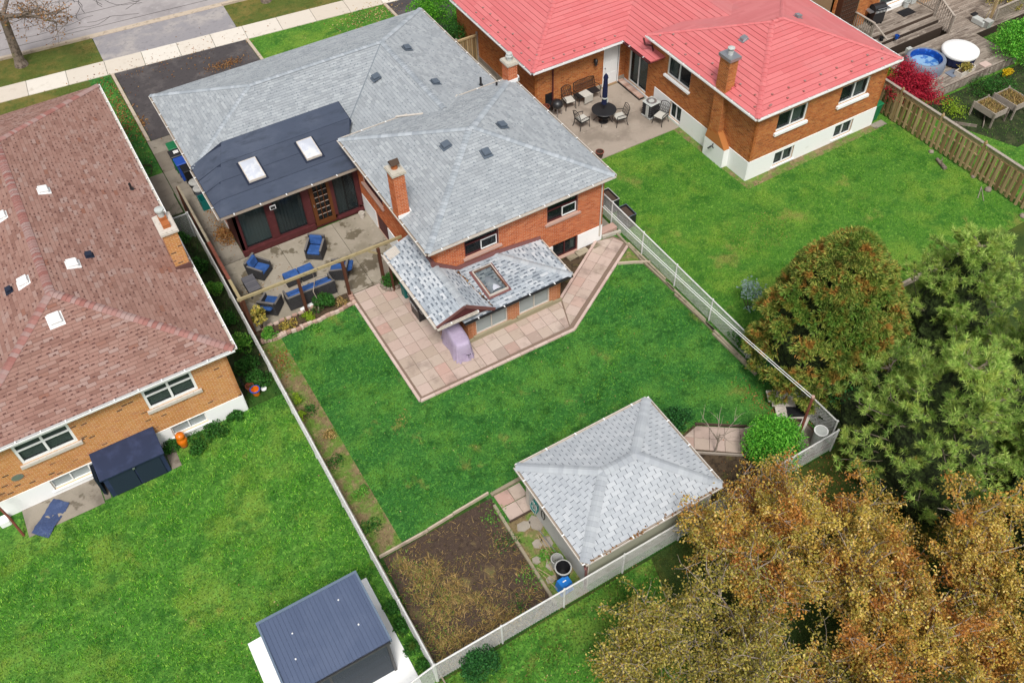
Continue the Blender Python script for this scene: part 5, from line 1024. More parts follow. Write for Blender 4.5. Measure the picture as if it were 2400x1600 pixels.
def railing(a, b, z0, h, st=.13):
    A = Vector((*a, z0)); B_ = Vector((*b, z0)); L = (B_-A).length; U = (B_-A)/L
    MB().beam(A+Vector((0, 0, h)), B_+Vector((0, 0, h)), .12, .04).build('rail_cap', 'wood_pale', dk); MB().beam(A+Vector((0, 0, .1)), B_+Vector((0, 0, .1)), .04, .08).build('rail', 'wood_grey', dk)
    for p in (A, B_): MB().box(p.x-.045, p.y-.045, 0, p.x+.045, p.y+.045, z0+h-.02).build('post', 'wood_pale', dk)
    n = int(L/st)
    for i in range(1, n): p = A+U*(L*i/n); MB().box(p.x-.018, p.y-.018, z0+.08, p.x+.018, p.y+.018, z0+h-.02).build('baluster', 'wood_pale', dk)
railing((37.45, 29.2), (37.45, 27.7), 1.12, .9); railing((42.2, 29.3), (42.2, 27.7), 1.12, .95); railing((44.9, 25.9), (47.6, 25.95), .5, .9)
MB().beam((37.45, 27.68, 2.0), (37.75, 26.9, 1.4), .1, .04).build('rail_cap', 'wood_pale', dk)
MB().beam((42.2, 27.68, 2.05), (42.2, 26.5, 1.5), .12, .04).build('rail_cap', 'wood_pale', dk)
for i in range(8): y = 27.6-i*.14; MB().box(42.18, y-.018, .5, 42.22, y+.018, 2.0-i*.065).build('baluster', 'wood_pale', dk)
MB().box(42.15, 26.45, 0, 42.25, 26.55, 1.55).build('post', 'wood_pale', dk)
TD.finish()
t = thing('wooden_post', 'tall tan wooden post with a broom leaning on it at the top right', 'post', (44.85, 26.1, .5)); MB().box(-.06, -.06, 0, .06, .06, 3.0).build('post', 'wood_tan', t, local=True); MB().tube([(-.35, .1, 0), (-.05, .1, 1.3)], .02, 5).build('broom', 'wood_beam', t, local=True)
t = thing('hot_tub', 'round blue and grey inflatable hot tub behind the red maple', 'hot tub', (38.55, 24.9, .5))
MB().lathe([(.98, 0), (1.02, .3), (.98, .62), (.9, .68), (.80, .66)], (0, 0), 40).build('wall', 'tub_grey', t, local=True, smooth=True)
MB().lathe([(.80, .66), (.74, .58), (.72, .3), (.70, .1)], (0, 0), 40).build('liner', 'tub_blue', t, local=True, smooth=True); MB().lathe([(.715, .34), (0, .34)], (0, 0), 40).build('water', 'tub_water', t, local=True)
MB().obox((0, 1.12, .45), .3, .2, .3).obox((0, 1.12, .62), .12, .08, .04).build('pump', 'light_plastic', t, local=True)
t = thing('covered_table', 'round table under a bright white cover next to the hot tub', 'table', (40.5, 24.45, .5))
MB().lathe([(0, .77), (.5, .765), (.85, .74), (.93, .68), (.94, .58), (.91, .52)], (0, 0), 36).build('cover', 'white', t, local=True, smooth=True)
q = MB(); 
for k in range(36): a = 2*PI*k/36; b = 2*PI*(k+1)/36; r1 = .88+.03*(k % 2); r2 = .88+.03*((k+1) % 2); q.add([(.9*math.cos(a), .9*math.sin(a), .56), (.9*math.cos(b), .9*math.sin(b), .56), (r2*math.cos(b)*.92, r2*math.sin(b)*.92, .1), (r1*math.cos(a)*.92, r1*math.sin(a)*.92, .1)], [(0, 1, 2, 3)])
q.build('skirt', 'navy_cloth', t, local=True); MB().lathe([(.06, 0), (.06, .55)], (0, 0), 10).build('pedestal', 'black_metal', t, local=True)
def bbq(loc, rz, label, z=0, cover=False):
    t = thing('barbecue', label, 'barbecue', (*loc, z), rz)
    MB().box(-.36, -.25, .12, .36, .25, .74).build('cabinet', 'black_metal', t, local=True)
    q = MB(); pr = [(-.26, .86), (-.24, 1.0), (-.12, 1.1), (.06, 1.12), (.2, 1.04), (.26, .88)]
    q.add([(x, y, z_) for x in (-.36, .36) for y, z_ in pr], [(i, i+1, i+7, i+6) for i in range(5)]+[(0, 6, 11, 5), tuple(range(6))[::-1], tuple(range(6, 12))]); q.build('lid', 'black_metal', t, local=True, smooth=False)
    MB().box(-.36, -.27, .74, .36, .27, .86).build('firebox', 'black_metal', t, local=True); MB().tube([(-.25, -.32, .98), (.25, -.32, .98)], .018, 6).build('lid_handle', 'steel', t, local=True)
    for s in (-1, 1): MB().box(min(s*.38, s*.66), -.22, .8, max(s*.38, s*.66), .22, .84).build('side_shelf', 'steel', t, local=True)
    MB().box(-.36, -.3, .74, .36, -.275, .86).build('control_panel', 'steel', t, local=True)
    for k in range(3): MB().obox((-.2+.2*k, -.31, .8), .05, .02, .05).build('knob', 'light_plastic', t, local=True)
    for sx in (-.3, .3):
        for sy_ in (-.2, .2): MB().obox((sx, sy_, .06), .05, .08, .11).build('wheel', 'black_metal', t, local=True)
    return t
bbq((38.75, 28.75), -.15, 'black barbecue on the upper deck beside the railing', 1.12)
bbq((8.98, 23.75), -PI/2, 'black and chrome barbecue under the canopy of the rear addition')
o = MB().obox((0, 0, 0), .9, .55, .02).build('door_mat', 'dark', local=True); o.location = (40.95, 28.55, 1.14); tag(o, 'dark mat on the upper deck in front of the sliding door', 'mat')
def can(name, label, cat, loc, r, h, m, group=None, r2=None, open_=True, rim=None, n=16):
    t = thing(name, label, cat, loc, 0, group); r2 = r2 or r*1.15
    MB().lathe([(0, .01), (r, .01), (r2, h), (r2+.02, h), (r2+.02, h-.03)]+([(r2-.015, h), (r2-.03, h-.1), (r*.9, h*.25), (0, h*.25)] if open_ else [(r2, h), (0, h+.03)]), (0, 0), n).build('body', m, t, local=True)
    if rim: MB().lathe([(r2+.01, h-.03), (r2+.03, h-.02), (r2+.03, h+.01), (r2-.01, h+.015)], (0, 0), n).build('rim', rim, t, local=True)
    return t
can('watering_can', 'white watering can on the upper deck against the brick wall', 'watering can', (41.35, 29.0, 1.12), .13, .35, 'light_plastic')
t = thing('storage_bin', 'narrow white bin standing by the deck railing at the top edge', 'bin', (41.95, 29.1, 1.12)); MB().rbox(-.18, -.15, 0, .18, .15, .6).build('body', 'light_plastic', t, local=True); MB().rbox(-.19, -.16, .605, .19, .16, .65, .02).build('lid', 'light_plastic', t, local=True)
t = thing('cooler', 'white and black cooler lying near the tall post on the deck', 'cooler', (44.25, 26.3, .5)); MB().rbox(-.18, -.4, 0, .18, .4, .32).build('body', 'light_plastic', t, local=True); MB().rbox(-.19, .3, .33, .19, .55, .42, .03).build('lid', 'dark', t, local=True)
t = thing('plastic_bucket', 'square grey white bucket at the foot of the tall deck post', 'bucket', (44.35, 25.85, .5)); MB().hexa([(-.15, -.15, 0), (.15, -.15, 0), (.15, .15, 0), (-.15, .15, 0)], [(-.2, -.2, .4), (.2, -.2, .4), (.2, .2, .4), (-.2, .2, .4)]).build('body', 'bucket_grey', t, local=True)
t = thing('trough_planter', 'pale stone trough planter with yellowing plants at the deck edge', 'planter', (40.0, 23.5, .5), .1)
for a in ((-.6, -.2, 0, .6, -.16, .28), (-.6, .16, 0, .6, .2, .28), (-.6, -.158, 0, -.56, .158, .28), (.56, -.158, 0, .6, .158, .28)): MB().box(*a).build('side', 'offwhite', t, local=True)
MB().box(-.558, -.158, .02, .558, .158, .22).build('soil', 'dark_soil', t, local=True)
bushlike('trough_plants', 'yellow green withering plants in the pale trough planter', 'plant', (40.0, 23.55), .4, .35, 'crab_green', 500, .07, z0=.68)
o = MB().obox((0, 0, 0), .5, .4, .05).build('paving_slab', 'paver_edge', local=True); o.location = (41.45, 23.42, .53); tag(o, 'single pink slab lying on the deck beside the trough planter', 'slab')
o = MB().obox((0, 0, 0), .6, .5, .04).build('step_pad', 'tub_grey', local=True); o.location = (39.45, 23.75, .525); tag(o, 'flat grey pad on the deck between hot tub and trough planter', 'pad')
o = can('flower_pot', 'small blue pot on the deck steps near the left railing', 'pot', (38.9, 27.2, .92), .09, .2, 'tub_blue'); can('flower_pot', 'small black pot at the left end of the deck steps', 'pot', (38.1, 27.5, .92), .1, .2, 'dark')
bushlike('yellow_plant', 'bright yellow leafy plant below the deck edge', 'plant', (42.2, 22.5), .3, .5, 'yellow', 260, .13)
bushlike('lime_shrub', 'large lime green rounded shrub at the right edge beside the deck', 'shrub', (43.9, 23.3), 1.5, 2.2, 'round_bush', 9000, .09, lumps=26)
bushlike('shrub', 'olive shrub at the top right corner behind the deck railing', 'shrub', (47.0, 26.9), 1.2, 2.4, 'crab_green', 4500, .09, lumps=20)
bushlike('bed_plants', 'patch of low leafy plants in the bed below the deck', 'plant', (40.6, 22.0), 1.3, .35, 'weed', 2600, .08, lumps=24)
bushlike('bed_plants', 'low yellow green plants between the maple and the raised planters', 'plant', (37.8, 21.9), .9, .3, 'lime_bush', 900, .08, lumps=14)
bushlike('bed_plants', 'low green plants at the foot of the red maple', 'plant', (36.6, 25.4), 1.0, .5, 'lime_bush', 1400, .08, lumps=14)
# ================================================================= GREY SHED
t = thing('garden_shed', 'small shed with a pale grey hipped shingle roof and beige siding near the rear fence', 'shed', (10.5, 12.2, 0))
x0, y0, x1, y1 = 8.12, 10.42, 12.92, 13.95
MB().box(x0, y0, 0, x1, y1, 2.26).build('wall', 'shed_wall', t)
TW = Tiler('siding_board', t, ['siding_beige'], 40); W = Wall(t, (x0, y0), (x1, y0)); TW.plane([W.pt(.08, .05), W.pt(W.L-.08, .05), W.pt(W.L-.08, 2.22), W.pt(.08, 2.22)], 4.64, .13, t, gap=.0, gv=.006, t0=.004, t1=.022, stag=0, lift=.001); TW.finish()
for (x, y) in ((x0, y0), (x1, y0), (x0, y1), (x1, y1)): MB().box(x-.05, y-.05, 0, x+.05, y+.05, 2.24).build('corner_trim', 'offwhite', t)
TS = Tiler('shingle', t, ['sh_pale', 'cap_lam']); ks = dict(us=.335, vs=.145, gap=.020, gv=.003, t0=.004, t1=.010, deck='sh_pale_deck', th=.05)
X0, Y0, X1, Y1, ZE, ZA = 7.83, 10.17, 13.08, 14.2, 2.3, 3.05; d = (Y1-Y0)/2; A = (X0, Y0, ZE); B = (X1, Y0, ZE); C_ = (X1, Y1, ZE); D = (X0, Y1, ZE); R1 = (X0+d, (Y0+Y1)/2, ZA); R2 = (X1-d, (Y0+Y1)/2, ZA)
roofplane(TS, t, [A, B, R2, R1], **ks); roofplane(TS, t, [B, C_, R2], **ks); roofplane(TS, t, [C_, D, R1, R2], **ks); roofplane(TS, t, [D, A, R1], **ks)
for a, b in ((A, R1), (B, R2), (C_, R2), (D, R1), (R1, R2)): caps(TS, a, b, 1, w=.34, step=.16)
TS.finish()
MB().box(X0+.02, Y0+.02, 2.2, X1-.02, Y1-.02, 2.235).build('soffit', 'offwhite', t)
gutter(t, [D, A], 'offwhite', 'bark_pale'); gutter(t, [A, B], 'offwhite', 'bark_pale'); gutter(t, [B, C_], 'offwhite', 'bark_pale'); gutter(t, [C_, D], 'offwhite', 'offwhite')
MB().tube([(7.78, 10.05, 2.2), (7.95, 10.3, 2.0), (8.05, 10.35, 1.85), (8.05, 10.35, .1)], .045, 6).build('downpipe', 'flash', t)
db = MB()
for k in range(60): u_ = random.uniform(0, 5.4); db.obox((7.9+u_, 10.06+abs(random.gauss(0, .1)), 2.33+random.uniform(0, .02)), .05, .04, .012, random.uniform(0, 3), 0)
tag(db.build('roof_litter', 'dead_leaf', t), kind='stuff')
# hose coil on the shed wall, poles, barrels, box
t = thing('garden_hose', 'coiled teal garden hose hanging on the white shed wall', 'hose', (8.02, 13.2, 1.2))
for k in range(9):
    r_ = .24+.03*random.uniform(-1, 1); pts = [(-.05-.012*k+.03*math.sin(a*3), r_*math.cos(a)*.7+random.uniform(-.02, .02), r_*1.55*math.sin(a)-.08+random.uniform(-.02, .02)) for a in [2*PI*j/18 for j in range(19)]]
    MB().tube(pts, .014, 5, cap=False).build('loop', 'hose_teal' if k % 4 else 'light_plastic', t, local=True)
MB().tube([(-.05, 0, .15), (0, 0, .22), (.08, 0, .22)], .02, 5).build('hook', 'black_metal', t, local=True)
t = thing('black_hose', 'loop of black hose beside the teal coil on the shed wall', 'hose', (8.06, 12.85, 1.0)); MB().tube([(-.03, .1*math.cos(a), .26*math.sin(a)) for a in [2*PI*j/16 for j in range(17)]], .018, 5, cap=False).build('loop', 'black_metal', t, local=True)
for i, (a, b, lab, m) in enumerate((((7.9, 12.9, .05), (7.95, 11.6, .1), 'long grey pole lying nearest the shed wall', 'steel'), ((7.75, 12.8, .05), (7.7, 11.5, .05), 'tan pole lying beside the grey pole by the shed', 'wood_beam'), ((7.6, 12.4, .06), (7.45, 10.9, .06), 'thin tan cane reaching the blue recycling box', 'wood_beam'), ((7.1, 11.75, .1), (7.42, 11.05, .12), 'upper of two canes leaning across the mossy timber', 'wood_beam'), ((7.08, 11.7, .1), (7.28, 10.75, .08), 'lower of two canes leaning across the mossy timber', 'wood_beam'), ((7.82, 12.7, .09), (7.85, 11.4, .07), 'brown pole lying between the grey and tan poles', 'wood_tan'))):
    o = MB().tube([a, b], .016, 5).build('garden_pole', m); tag(o, lab, 'pole', 'poles and canes beside the shed')
can('plastic_bucket', 'pale bucket with a dark inside behind the big round barrel', 'bucket', (7.72, 11.5, 0), .15, .5, 'bucket_grey', r2=.19)
can('barrel', 'large dark open barrel with a pale rim beside the shed', 'barrel', (7.66, 11.05, 0), .2, .72, 'black_metal', r2=.25, rim='bucket_grey')
t = thing('recycling_box', 'bright blue plastic recycling box upside down beside the shed corner', 'box', (7.5, 10.72, 0), .05)
MB().hexa([(-.23, -.2, 0), (.23, -.2, 0), (.23, .2, 0), (-.23, .2, 0)], [(-.19, -.15, .5), (.19, -.15, .5), (.19, .15, .5), (-.19, .15, .5)]).build('body', 'blue_bright', t, local=True); MB().box(-.245, -.215, .0, .245, .215, .04).build('rim', 'blue_bright', t, local=True); MB().box(-.06, -.02, .501, .06, .02, .506).build('label_plate', 'white', t, local=True); MB().box(-.07, -.19, .36, .07, -.165, .42).build('handle', 'blue_bin', t, local=True)
# ================================================================= BLUE SHED BOTTOM LEFT
t = thing('storage_shed', 'dark storage shed with a blue ribbed metal roof at the bottom edge', 'shed', (.2, 12.3, 0))
x0, y0, x1, y1 = -1.22, 11.15, 1.72, 13.42
MB().box(x0, y0, 0.02, x1, y1, 2.08).build('wall', 'shed_dark', t)
W = Wall(t, (x0, y0), (x1, y0))
for a, b in ((.12, 1.05), (1.12, 2.85)):
    k = 0
    while .08+k*.11 < 1.95: q = MB(); W.blk(q, a, .08+k*.11, b, .08+k*.11+.104, .003, .014); q.build('wall_plank', 'shed_dark', t); k += 1
q = MB(); W.blk(q, 1.05, .02, 1.12, 2.05, .004, .035); q.build('post', 'black_metal', t); q = MB(); W.blk(q, 2.86, .02, 2.95, 2.05, .004, .035); q.build('post', 'black_metal', t)
TR = Tiler('roof_rib', t, ['shed_blue'], 60); P = [(-1.3, 11.12, 2.2), (1.77, 11.12, 2.2), (1.77, 13.55, 2.26), (-1.3, 13.55, 2.26)]
MB().slab([Vector(p) for p in P], Vector((0, 0, 1)), .06).build('roof', 'shed_blue', t)
TR.plane(P, .128, 2.36, t, gap=.012, gv=.0, t0=.014, t1=.014, stag=0, lift=.001, u0=.03); TR.finish()
MB().box(-1.36, 13.5, 2.16, 1.83, 13.58, 2.31).build('roof_trim', 'shed_trim', t); MB().box(-1.36, 11.1, 2.12, -1.3, 13.498, 2.29).build('roof_trim', 'shed_trim', t); MB().box(1.77, 11.1, 2.12, 1.83, 13.498, 2.29).build('roof_trim', 'shed_trim', t); MB().box(-1.3, 11.06, 2.1, 1.77, 11.1, 2.2).build('fascia', 'black_metal', t)
for (x, y) in ((-.55, 12.75), (1.2, 12.0), (-.75, 12.0), (1.0, 13.0)): MB().lathe([(.025, 2.22), (.025, 2.27), (0, 2.28)], (x, y), 8).build('roof_fastener', 'white', t)
o = MB().prism([(-1.92, 9.9), (2.18, 10.0), (2.18, 14.38), (-1.92, 14.28)], -.02, .05).build('shed_pad', 'sidewalk'); tag(o, kind='structure'); o.data.materials[0] = M['white_paint']
# walk-out cover on the left house
t = thing('storage_box', 'navy lean-to storage box with double doors against the tan brick house', 'storage box', (-3.1, 22.4, 0))
MB().hexa([(-4.16, 21.84, .0), (-2.05, 21.84, .0), (-2.05, 22.96, .0), (-4.16, 22.96, .0)], [(-4.16, 21.98, 1.0), (-2.05, 21.98, 1.0), (-2.05, 22.96, 1.2), (-4.16, 22.96, 1.2)]).build('body', 'navy', t)
MB().hexa([(-4.24, 21.86, 1.0), (-1.99, 21.86, 1.0), (-1.99, 22.97, 1.24), (-4.24, 22.97, 1.24)], [(-4.24, 21.86, 1.06), (-1.99, 21.86, 1.06), (-1.99, 22.97, 1.32), (-4.24, 22.97, 1.32)]).build('lid', 'navy', t)
for a, b in ((-4.0, -3.13), (-3.07, -2.2)): MB().hexa([(a, 21.79, .06), (b, 21.79, .06), (b, 21.85, .06), (a, 21.85, .06)], [(a, 21.93, .93), (b, 21.93, .93), (b, 21.99, .93), (a, 21.99, .93)]).build('door', 'navy_panel', t)
for k in range(4): MB().box(-4.30-k*.03, 22.0+k*.03, .05, -4.285-k*.03, 22.8, 1.02).build('side_slat', 'navy_panel', t)
MB().obox((-3.1, 21.86, .95), .08, .03, .07).build('latch', 'steel', t)
mt = MB(); pts = []
for j in range(13):
    for i in range(7):
        u_, v_ = i/6, j/12; c = Vector((-5.75+(-.95)*v_, 22.62-1.0*v_, 0)); s_ = Vector((.36, -.40, 0)); p = c+s_*(u_-.5)*1.25; pts.append((p.x+random.uniform(-.015, .015), p.y+random.uniform(-.015, .015), .04+.03*math.sin(v_*9+u_*2)+random.uniform(0, .02)))
mt.add(pts, [(j*7+i, j*7+i+1, (j+1)*7+i+1, (j+1)*7+i) for j in range(12) for i in range(6)]); tag(mt.build('tarp', 'tarp', smooth=True), 'crumpled blue tarpaulin lying on the concrete by the tan brick house', 'tarpaulin')
t = thing('orange_vase', 'glossy orange pot with a rounded top standing among weeds by the tan house', 'pot', (-1.32, 22.66, 0)); MB().lathe([(.11, 0), (.15, .08), (.19, .3), (.17, .42), (.12, .46), (.16, .52), (.17, .62), (.12, .7), (0, .72)], (0, 0), 20).build('body', 'orange', t, local=True, smooth=True); MB().lathe([(.14, 0), (.15, .05), (.12, .06)], (0, 0), 16).build('foot', 'terracotta', t, local=True)
can('stacked_bucket', 'orange and white bucket with a purple rim at the tan house corner', 'bucket', (1.78, 23.5, 0), .13, .3, 'orange', r2=.17, rim='blue_bin'); can('flower_pot', 'coral pot behind the purple rimmed bucket at the tan house corner', 'pot', (1.66, 23.78, 0), .12, .3, 'terracotta', r2=.15)
t = thing('garden_trowels', 'bundle of black stakes leaning on the tan house corner', 'stakes', (1.5, 24.1, 0))
for k in range(6): MB().tube([(random.uniform(-.1, .1), random.uniform(-.3, .3), 0), (random.uniform(-.1, .05), random.uniform(-.3, .3), .5)], .012, 4).build('stake', 'black_metal', t, local=True)
o = MB().lathe([(0, 0), (.1, .02), (.12, .08), (.04, .1), (0, .1)], (0, 0), 7).build('white_bag', 'white', local=True); o.location = (2.1, 23.55, 0); tag(o, 'small crumpled white bag in the weeds near the purple rimmed bucket', 'bag')
t = thing('concrete_block', 'white block on the grass at the far left edge below the tan house', 'block', (-7.6, 22.75, 0)); MB().rbox(-.17, -.17, 0, .17, .17, .3, .03).build('block', 'white_paint', t, local=True)
t = thing('clothes_post', 'thin rusty post leaning at the far left edge near the tan house', 'post', (-7.25, 21.95, 0)); MB().tube([(.06, 0, 0), (.04, .15, 1.0), (-.1, .4, 1.9), (-.4, .7, 2.2)], .045, 8).build('pole', 'rust', t, local=True)
# ================================================================= CLOTHES POLE, REAR RIGHT CORNER
t = thing('clothes_line_post', 'rusty steel clothes line post beside the round green bush', 'post', (17.68, 11.1, 0)); MB().tube([(0, 0, 0), (0, 0, 2.62)], .05, 10).build('pole', 'rust', t, local=True); MB().lathe([(.06, 2.62), (.06, 2.7), (0, 2.71)], (0, 0), 10).build('pulley', 'sill_pink', t, local=True)
for k, dx in enumerate((-.04, .05)):
    pts = [(17.68+dx+(17.70-17.68)*s, 11.15+(23.55-11.15)*s, 2.6+(1.95-2.6)*s-.35*4*s*(1-s)*.4) for s in [i/12 for i in range(13)]]
    tag(MB().tube(pts, .014, 4).build('clothes_line', 'white'), ('left' if k == 0 else 'right')+' strand of the clothes line from the house corner to the rusty post', 'line', 'clothes line strands')
t = thing('stacked_boards', 'untidy stack of pale boards beside the rusty clothes line post', 'boards', (18.4, 12.2, 0))
for (x, y, z, L_, w_, r_) in ((18.35, 12.85, .3, .9, .5, -.5), (18.3, 12.55, .22, .85, .32, -.6), (18.35, 12.3, .15, 1.0, .3, -.55), (18.3, 12.0, .1, 1.2, .26, -.6), (18.6, 12.5, .35, .7, .12, -.4), (18.45, 11.55, .06, .9, .22, .5), (18.75, 12.9, .2, .8, .15, -1.2)): MB().obox((x, y, z), L_, w_, .05, r_).build('board', 'offwhite', t)
MB().obox((18.55, 12.15, .12), .7, .7, .22, -.5).build('crate', 'dark', t)
can('rain_barrel', 'tall white barrel standing in the rear corner of the white fence', 'barrel', (18.14, 10.62, 0), .2, .92, 'light_plastic', r2=.22, open_=False, rim='white')
slabset('concrete_pad', [(17.6, 10.5, 18.5, 11.6)], 'side_concrete', .03)
# planter boxes by right fence
for (x0, y0, x1, y1, lab) in ((19.06, 24.72, 19.46, 25.6, 'black rectangular planter box with a pale rim beyond the white fence, nearest the house'), (19.06, 23.5, 19.5, 24.28, 'plain black planter box beyond the white fence, farther from the house')):
    t = thing('planter_box', lab, 'planter', ((x0+x1)/2, (y0+y1)/2, 0), 0, 'black planter boxes by the fence'); m = 'black_metal'
    for a in ((x0, y0, 0, x1, y0+.03, .7), (x0, y1-.03, 0, x1, y1, .7), (x0, y0+.031, 0, x0+.03, y1-.031, .7), (x1-.03, y0+.031, 0, x1, y1-.031, .7)): MB().box(*a).build('side', m, t)
    MB().box(x0+.031, y0+.031, 0, x1-.031, y1-.031, .6).build('soil', 'bark_dark', t)
    rm = 'bucket_grey' if y0 > 24 else 'grey_plastic'; q = MB()
    for a in ((x0-.01, y0-.01, .7, x1+.01, y0+.02, .715), (x0-.01, y1-.02, .7, x1+.01, y1+.01, .715), (x0-.01, y0+.021, .7, x0+.02, y1-.021, .715), (x1-.02, y0+.021, .7, x1+.01, y1-.021, .715)): q.box(*a)
    q.build('rim', rm, t)

# ================================================================= PATIO FURNITURE
def armchair(w, label, loc, rz, seats=1, flat=False):
    t = thing('wicker_armchair' if seats == 1 else 'wicker_sofa', label, 'armchair' if seats == 1 else 'sofa', (*loc, .03), rz, 'grey wicker seats with blue cushions')
    d = .76; a = .075
    MB().box(-w/2+a+.002, -d/2, .06, w/2-a-.002, d/2-.1, .3).build('base', 'wicker', t, local=True)
    MB().hexa([(-w/2, d/2-.1, .06), (w/2, d/2-.1, .06), (w/2, d/2-.02, .06), (-w/2, d/2-.02, .06)], [(-w/2, d/2-.04, .8), (w/2, d/2-.04, .8), (w/2, d/2+.05, .8), (-w/2, d/2+.05, .8)]).build('back', 'wicker', t, local=True)
    MB().box(-w/2, d/2-.045, .801, w/2, d/2+.055, .815).build('rim', 'wicker_rim', t, local=True)
    for s in (-1, 1):
        x = s*(w/2-a/2); MB().hexa([(x-a/2, -d/2, .06), (x+a/2, -d/2, .06), (x+a/2, d/2-.101, .06), (x-a/2, d/2-.101, .06)], [(x-a/2, -d/2, .56), (x+a/2, -d/2, .56), (x+a/2, d/2-.05, .66), (x-a/2, d/2-.05, .66)]).build('arm', 'wicker', t, local=True)
        MB().hexa([(x-a/2-.005, -d/2-.005, .561), (x+a/2+.005, -d/2-.005, .561), (x+a/2+.005, d/2-.06, .661), (x-a/2-.005, d/2-.06, .661)], [(x-a/2-.005, -d/2-.005, .575), (x+a/2+.005, -d/2-.005, .575), (x+a/2+.005, d/2-.06, .675), (x-a/2-.005, d/2-.06, .675)]).build('arm_rim', 'wicker_rim', t, local=True)
    for sx in (-1, 1):
        for sy_ in (-1, 1): MB().box(sx*(w/2-.06)-.025, sy_*(d/2-.1)-.025, 0, sx*(w/2-.06)+.025, sy_*(d/2-.1)+.025, .06).build('foot', 'dark', t, local=True)
    cw = (w-2*a-.02)/seats
    for i in range(seats):
        x = -w/2+a+.01+cw*i; MB().rbox(x, -d/2+.0, .305, x+cw-.008, d/2-.2, .43, .035).build('seat_cushion', 'cushion_blue', t, local=True)
        q = MB().rbox(x, -.08, -.03, x+cw-.008, .08, .42, .06); o = q.build('back_cushion', 'cushion_blue', t, local=True); o.location = (0, d/2-.17, .44); o.rotation_euler = (-.24 if not flat else -1.15, .05 if flat else 0, 0)
    return t
armchair(.74, 'wicker armchair with blue cushions beside the slatted side table', (4.22, 29.55), math.radians(40.5))
armchair(.74, 'wicker armchair with blue cushions standing alone nearest the sunroom door', (6.74, 29.38), math.radians(-38))
armchair(.74, 'wicker armchair under the beam end with a slumped blue cushion, seen from behind', (3.90, 27.32), math.radians(139), flat=True)
armchair(.74, 'wicker armchair with blue seat beside the third brown post, right of the ottomans', (7.12, 27.66), math.radians(-122), flat=True)
armchair(2.05, 'long wicker sofa with a row of blue cushions seen from behind', (5.54, 27.12), math.radians(179), seats=3)
for (x, lab) in ((5.22, 'left wicker ottoman with a flat blue cushion'), (5.88, 'right wicker ottoman with a flat blue cushion')):
    t = thing('wicker_ottoman', lab, 'ottoman', (x, 28.36, .03), .02, 'wicker ottomans'); MB().box(-.31, -.27, .04, .31, .27, .32).build('base', 'wicker', t, local=True); MB().rbox(-.32, -.28, .325, .32, .28, .44, .035).build('cushion', 'cushion_blue', t, local=True)
t = thing('side_table', 'low grey slatted side table by the board fence', 'table', (3.6, 28.8, .03), .02)
for k in range(8): MB().box(-.26, -.5+k*.125, .40, .26, -.5+k*.125+.117, .43).build('slat', 'table_slat', t, local=True)
MB().box(-.25, -.49, .04, -.2, .49, .398).box(.2, -.49, .04, .25, .49, .398).build('leg_panel', 'wicker', t, local=True)
t = thing('grill_cover', 'lilac cloth cover draped over a barbecue against the rear addition', 'covered barbecue', (9.42, 21.45, 0), -.06)
q = MB(); n = 40; prof = [(0, 1.0), (.045, 1.0), (.12, .95), (.14, .6), (.2, .3), (.24, .12), (.26, .05)]; vs = []
for (o_, z) in [(0, 1.02), (.0, 1.0), (.05, .93), (.07, .6), (.10, .3), (.14, .06)]:
    for k in range(n):
        a = 2*PI*k/n; ex, ey = .27, .70; cx = math.copysign(abs(math.cos(a))**.45, math.cos(a)); cy = math.copysign(abs(math.sin(a))**.35, math.sin(a))
        f = 0 if z > .95 else (.95-z)*.06*math.sin(k*2.1+z*2); s_ = .0 if z < 1.01 else -.06
        vs.append(((ex+o_+f+s_)*cx, (ey+o_+f+s_)*cy, z+(.02*math.sin(cy*4) if z > .95 else 0)-(.12*max(0, -cy-.55) if z > .9 else 0)))
q.add(vs, [(i*n+k, i*n+(k+1) % n, (i+1)*n+(k+1) % n, (i+1)*n+k) for i in range(5) for k in range(n)]); q.f = [f[::-1] for f in q.f]; q.add([vs[k] for k in range(n)], [tuple(range(n))])
q.build('cloth', 'lilac', t, local=True, smooth=True); MB().tube([(.0, -.80, .42), (.12, -.82, .36), (.2, -.78, .3), (.34, -.6, .5)], .012, 5).tube([(.12, -.82, .36), (.1, -.85, .2)], .01, 5).build('strap', 'black_metal', t, local=True)
t = thing('storage_tote', 'teal plastic lidded tote under the canopy behind the barbecue', 'tote', (9.05, 25.1, .0)); MB().rbox(-.22, -.2, 0, .22, .2, .6).build('body', 'teal', t, local=True); MB().rbox(-.24, -.22, .605, .24, .22, .66, .02).build('lid', 'teal', t, local=True)
can('paint_bucket', 'cream bucket with a brush at the sunroom corner', 'bucket', (9.42, 30.5, .03), .1, .3, 'offwhite', r2=.12); 
t = thing('trellis_branch', 'bare vine stem bending over a black wire arch behind the sofa', 'vine', (5.5, 26.3, 0)); MB().tube([(0, -.05, 0), (.1, 0, .5), (.02, .1, 1.0), (.25, .35, 1.3), (.3, .6, 1.45)], [.03, .025, .02, .014, .006], 5).build('stem', 'bark_pale', t, local=True)
MB().tube([(.1, .1, .3), (.15, .2, 1.2), (.3, .25, 1.5), (.7, .2, 1.45), (.95, .15, 1.1), (1.0, .1, .3)], .009, 4).build('wire_arch', 'black_metal', t, local=True)
o = MB().rbox(-.3, -.07, 0, .3, .07, .12, .03).build('window_box', 'white', local=True); o.location = (5.15, 26.62, .05); o.rotation_euler = (0, 0, .1); tag(o, 'white empty trough on the ground below the vine stem', 'planter')
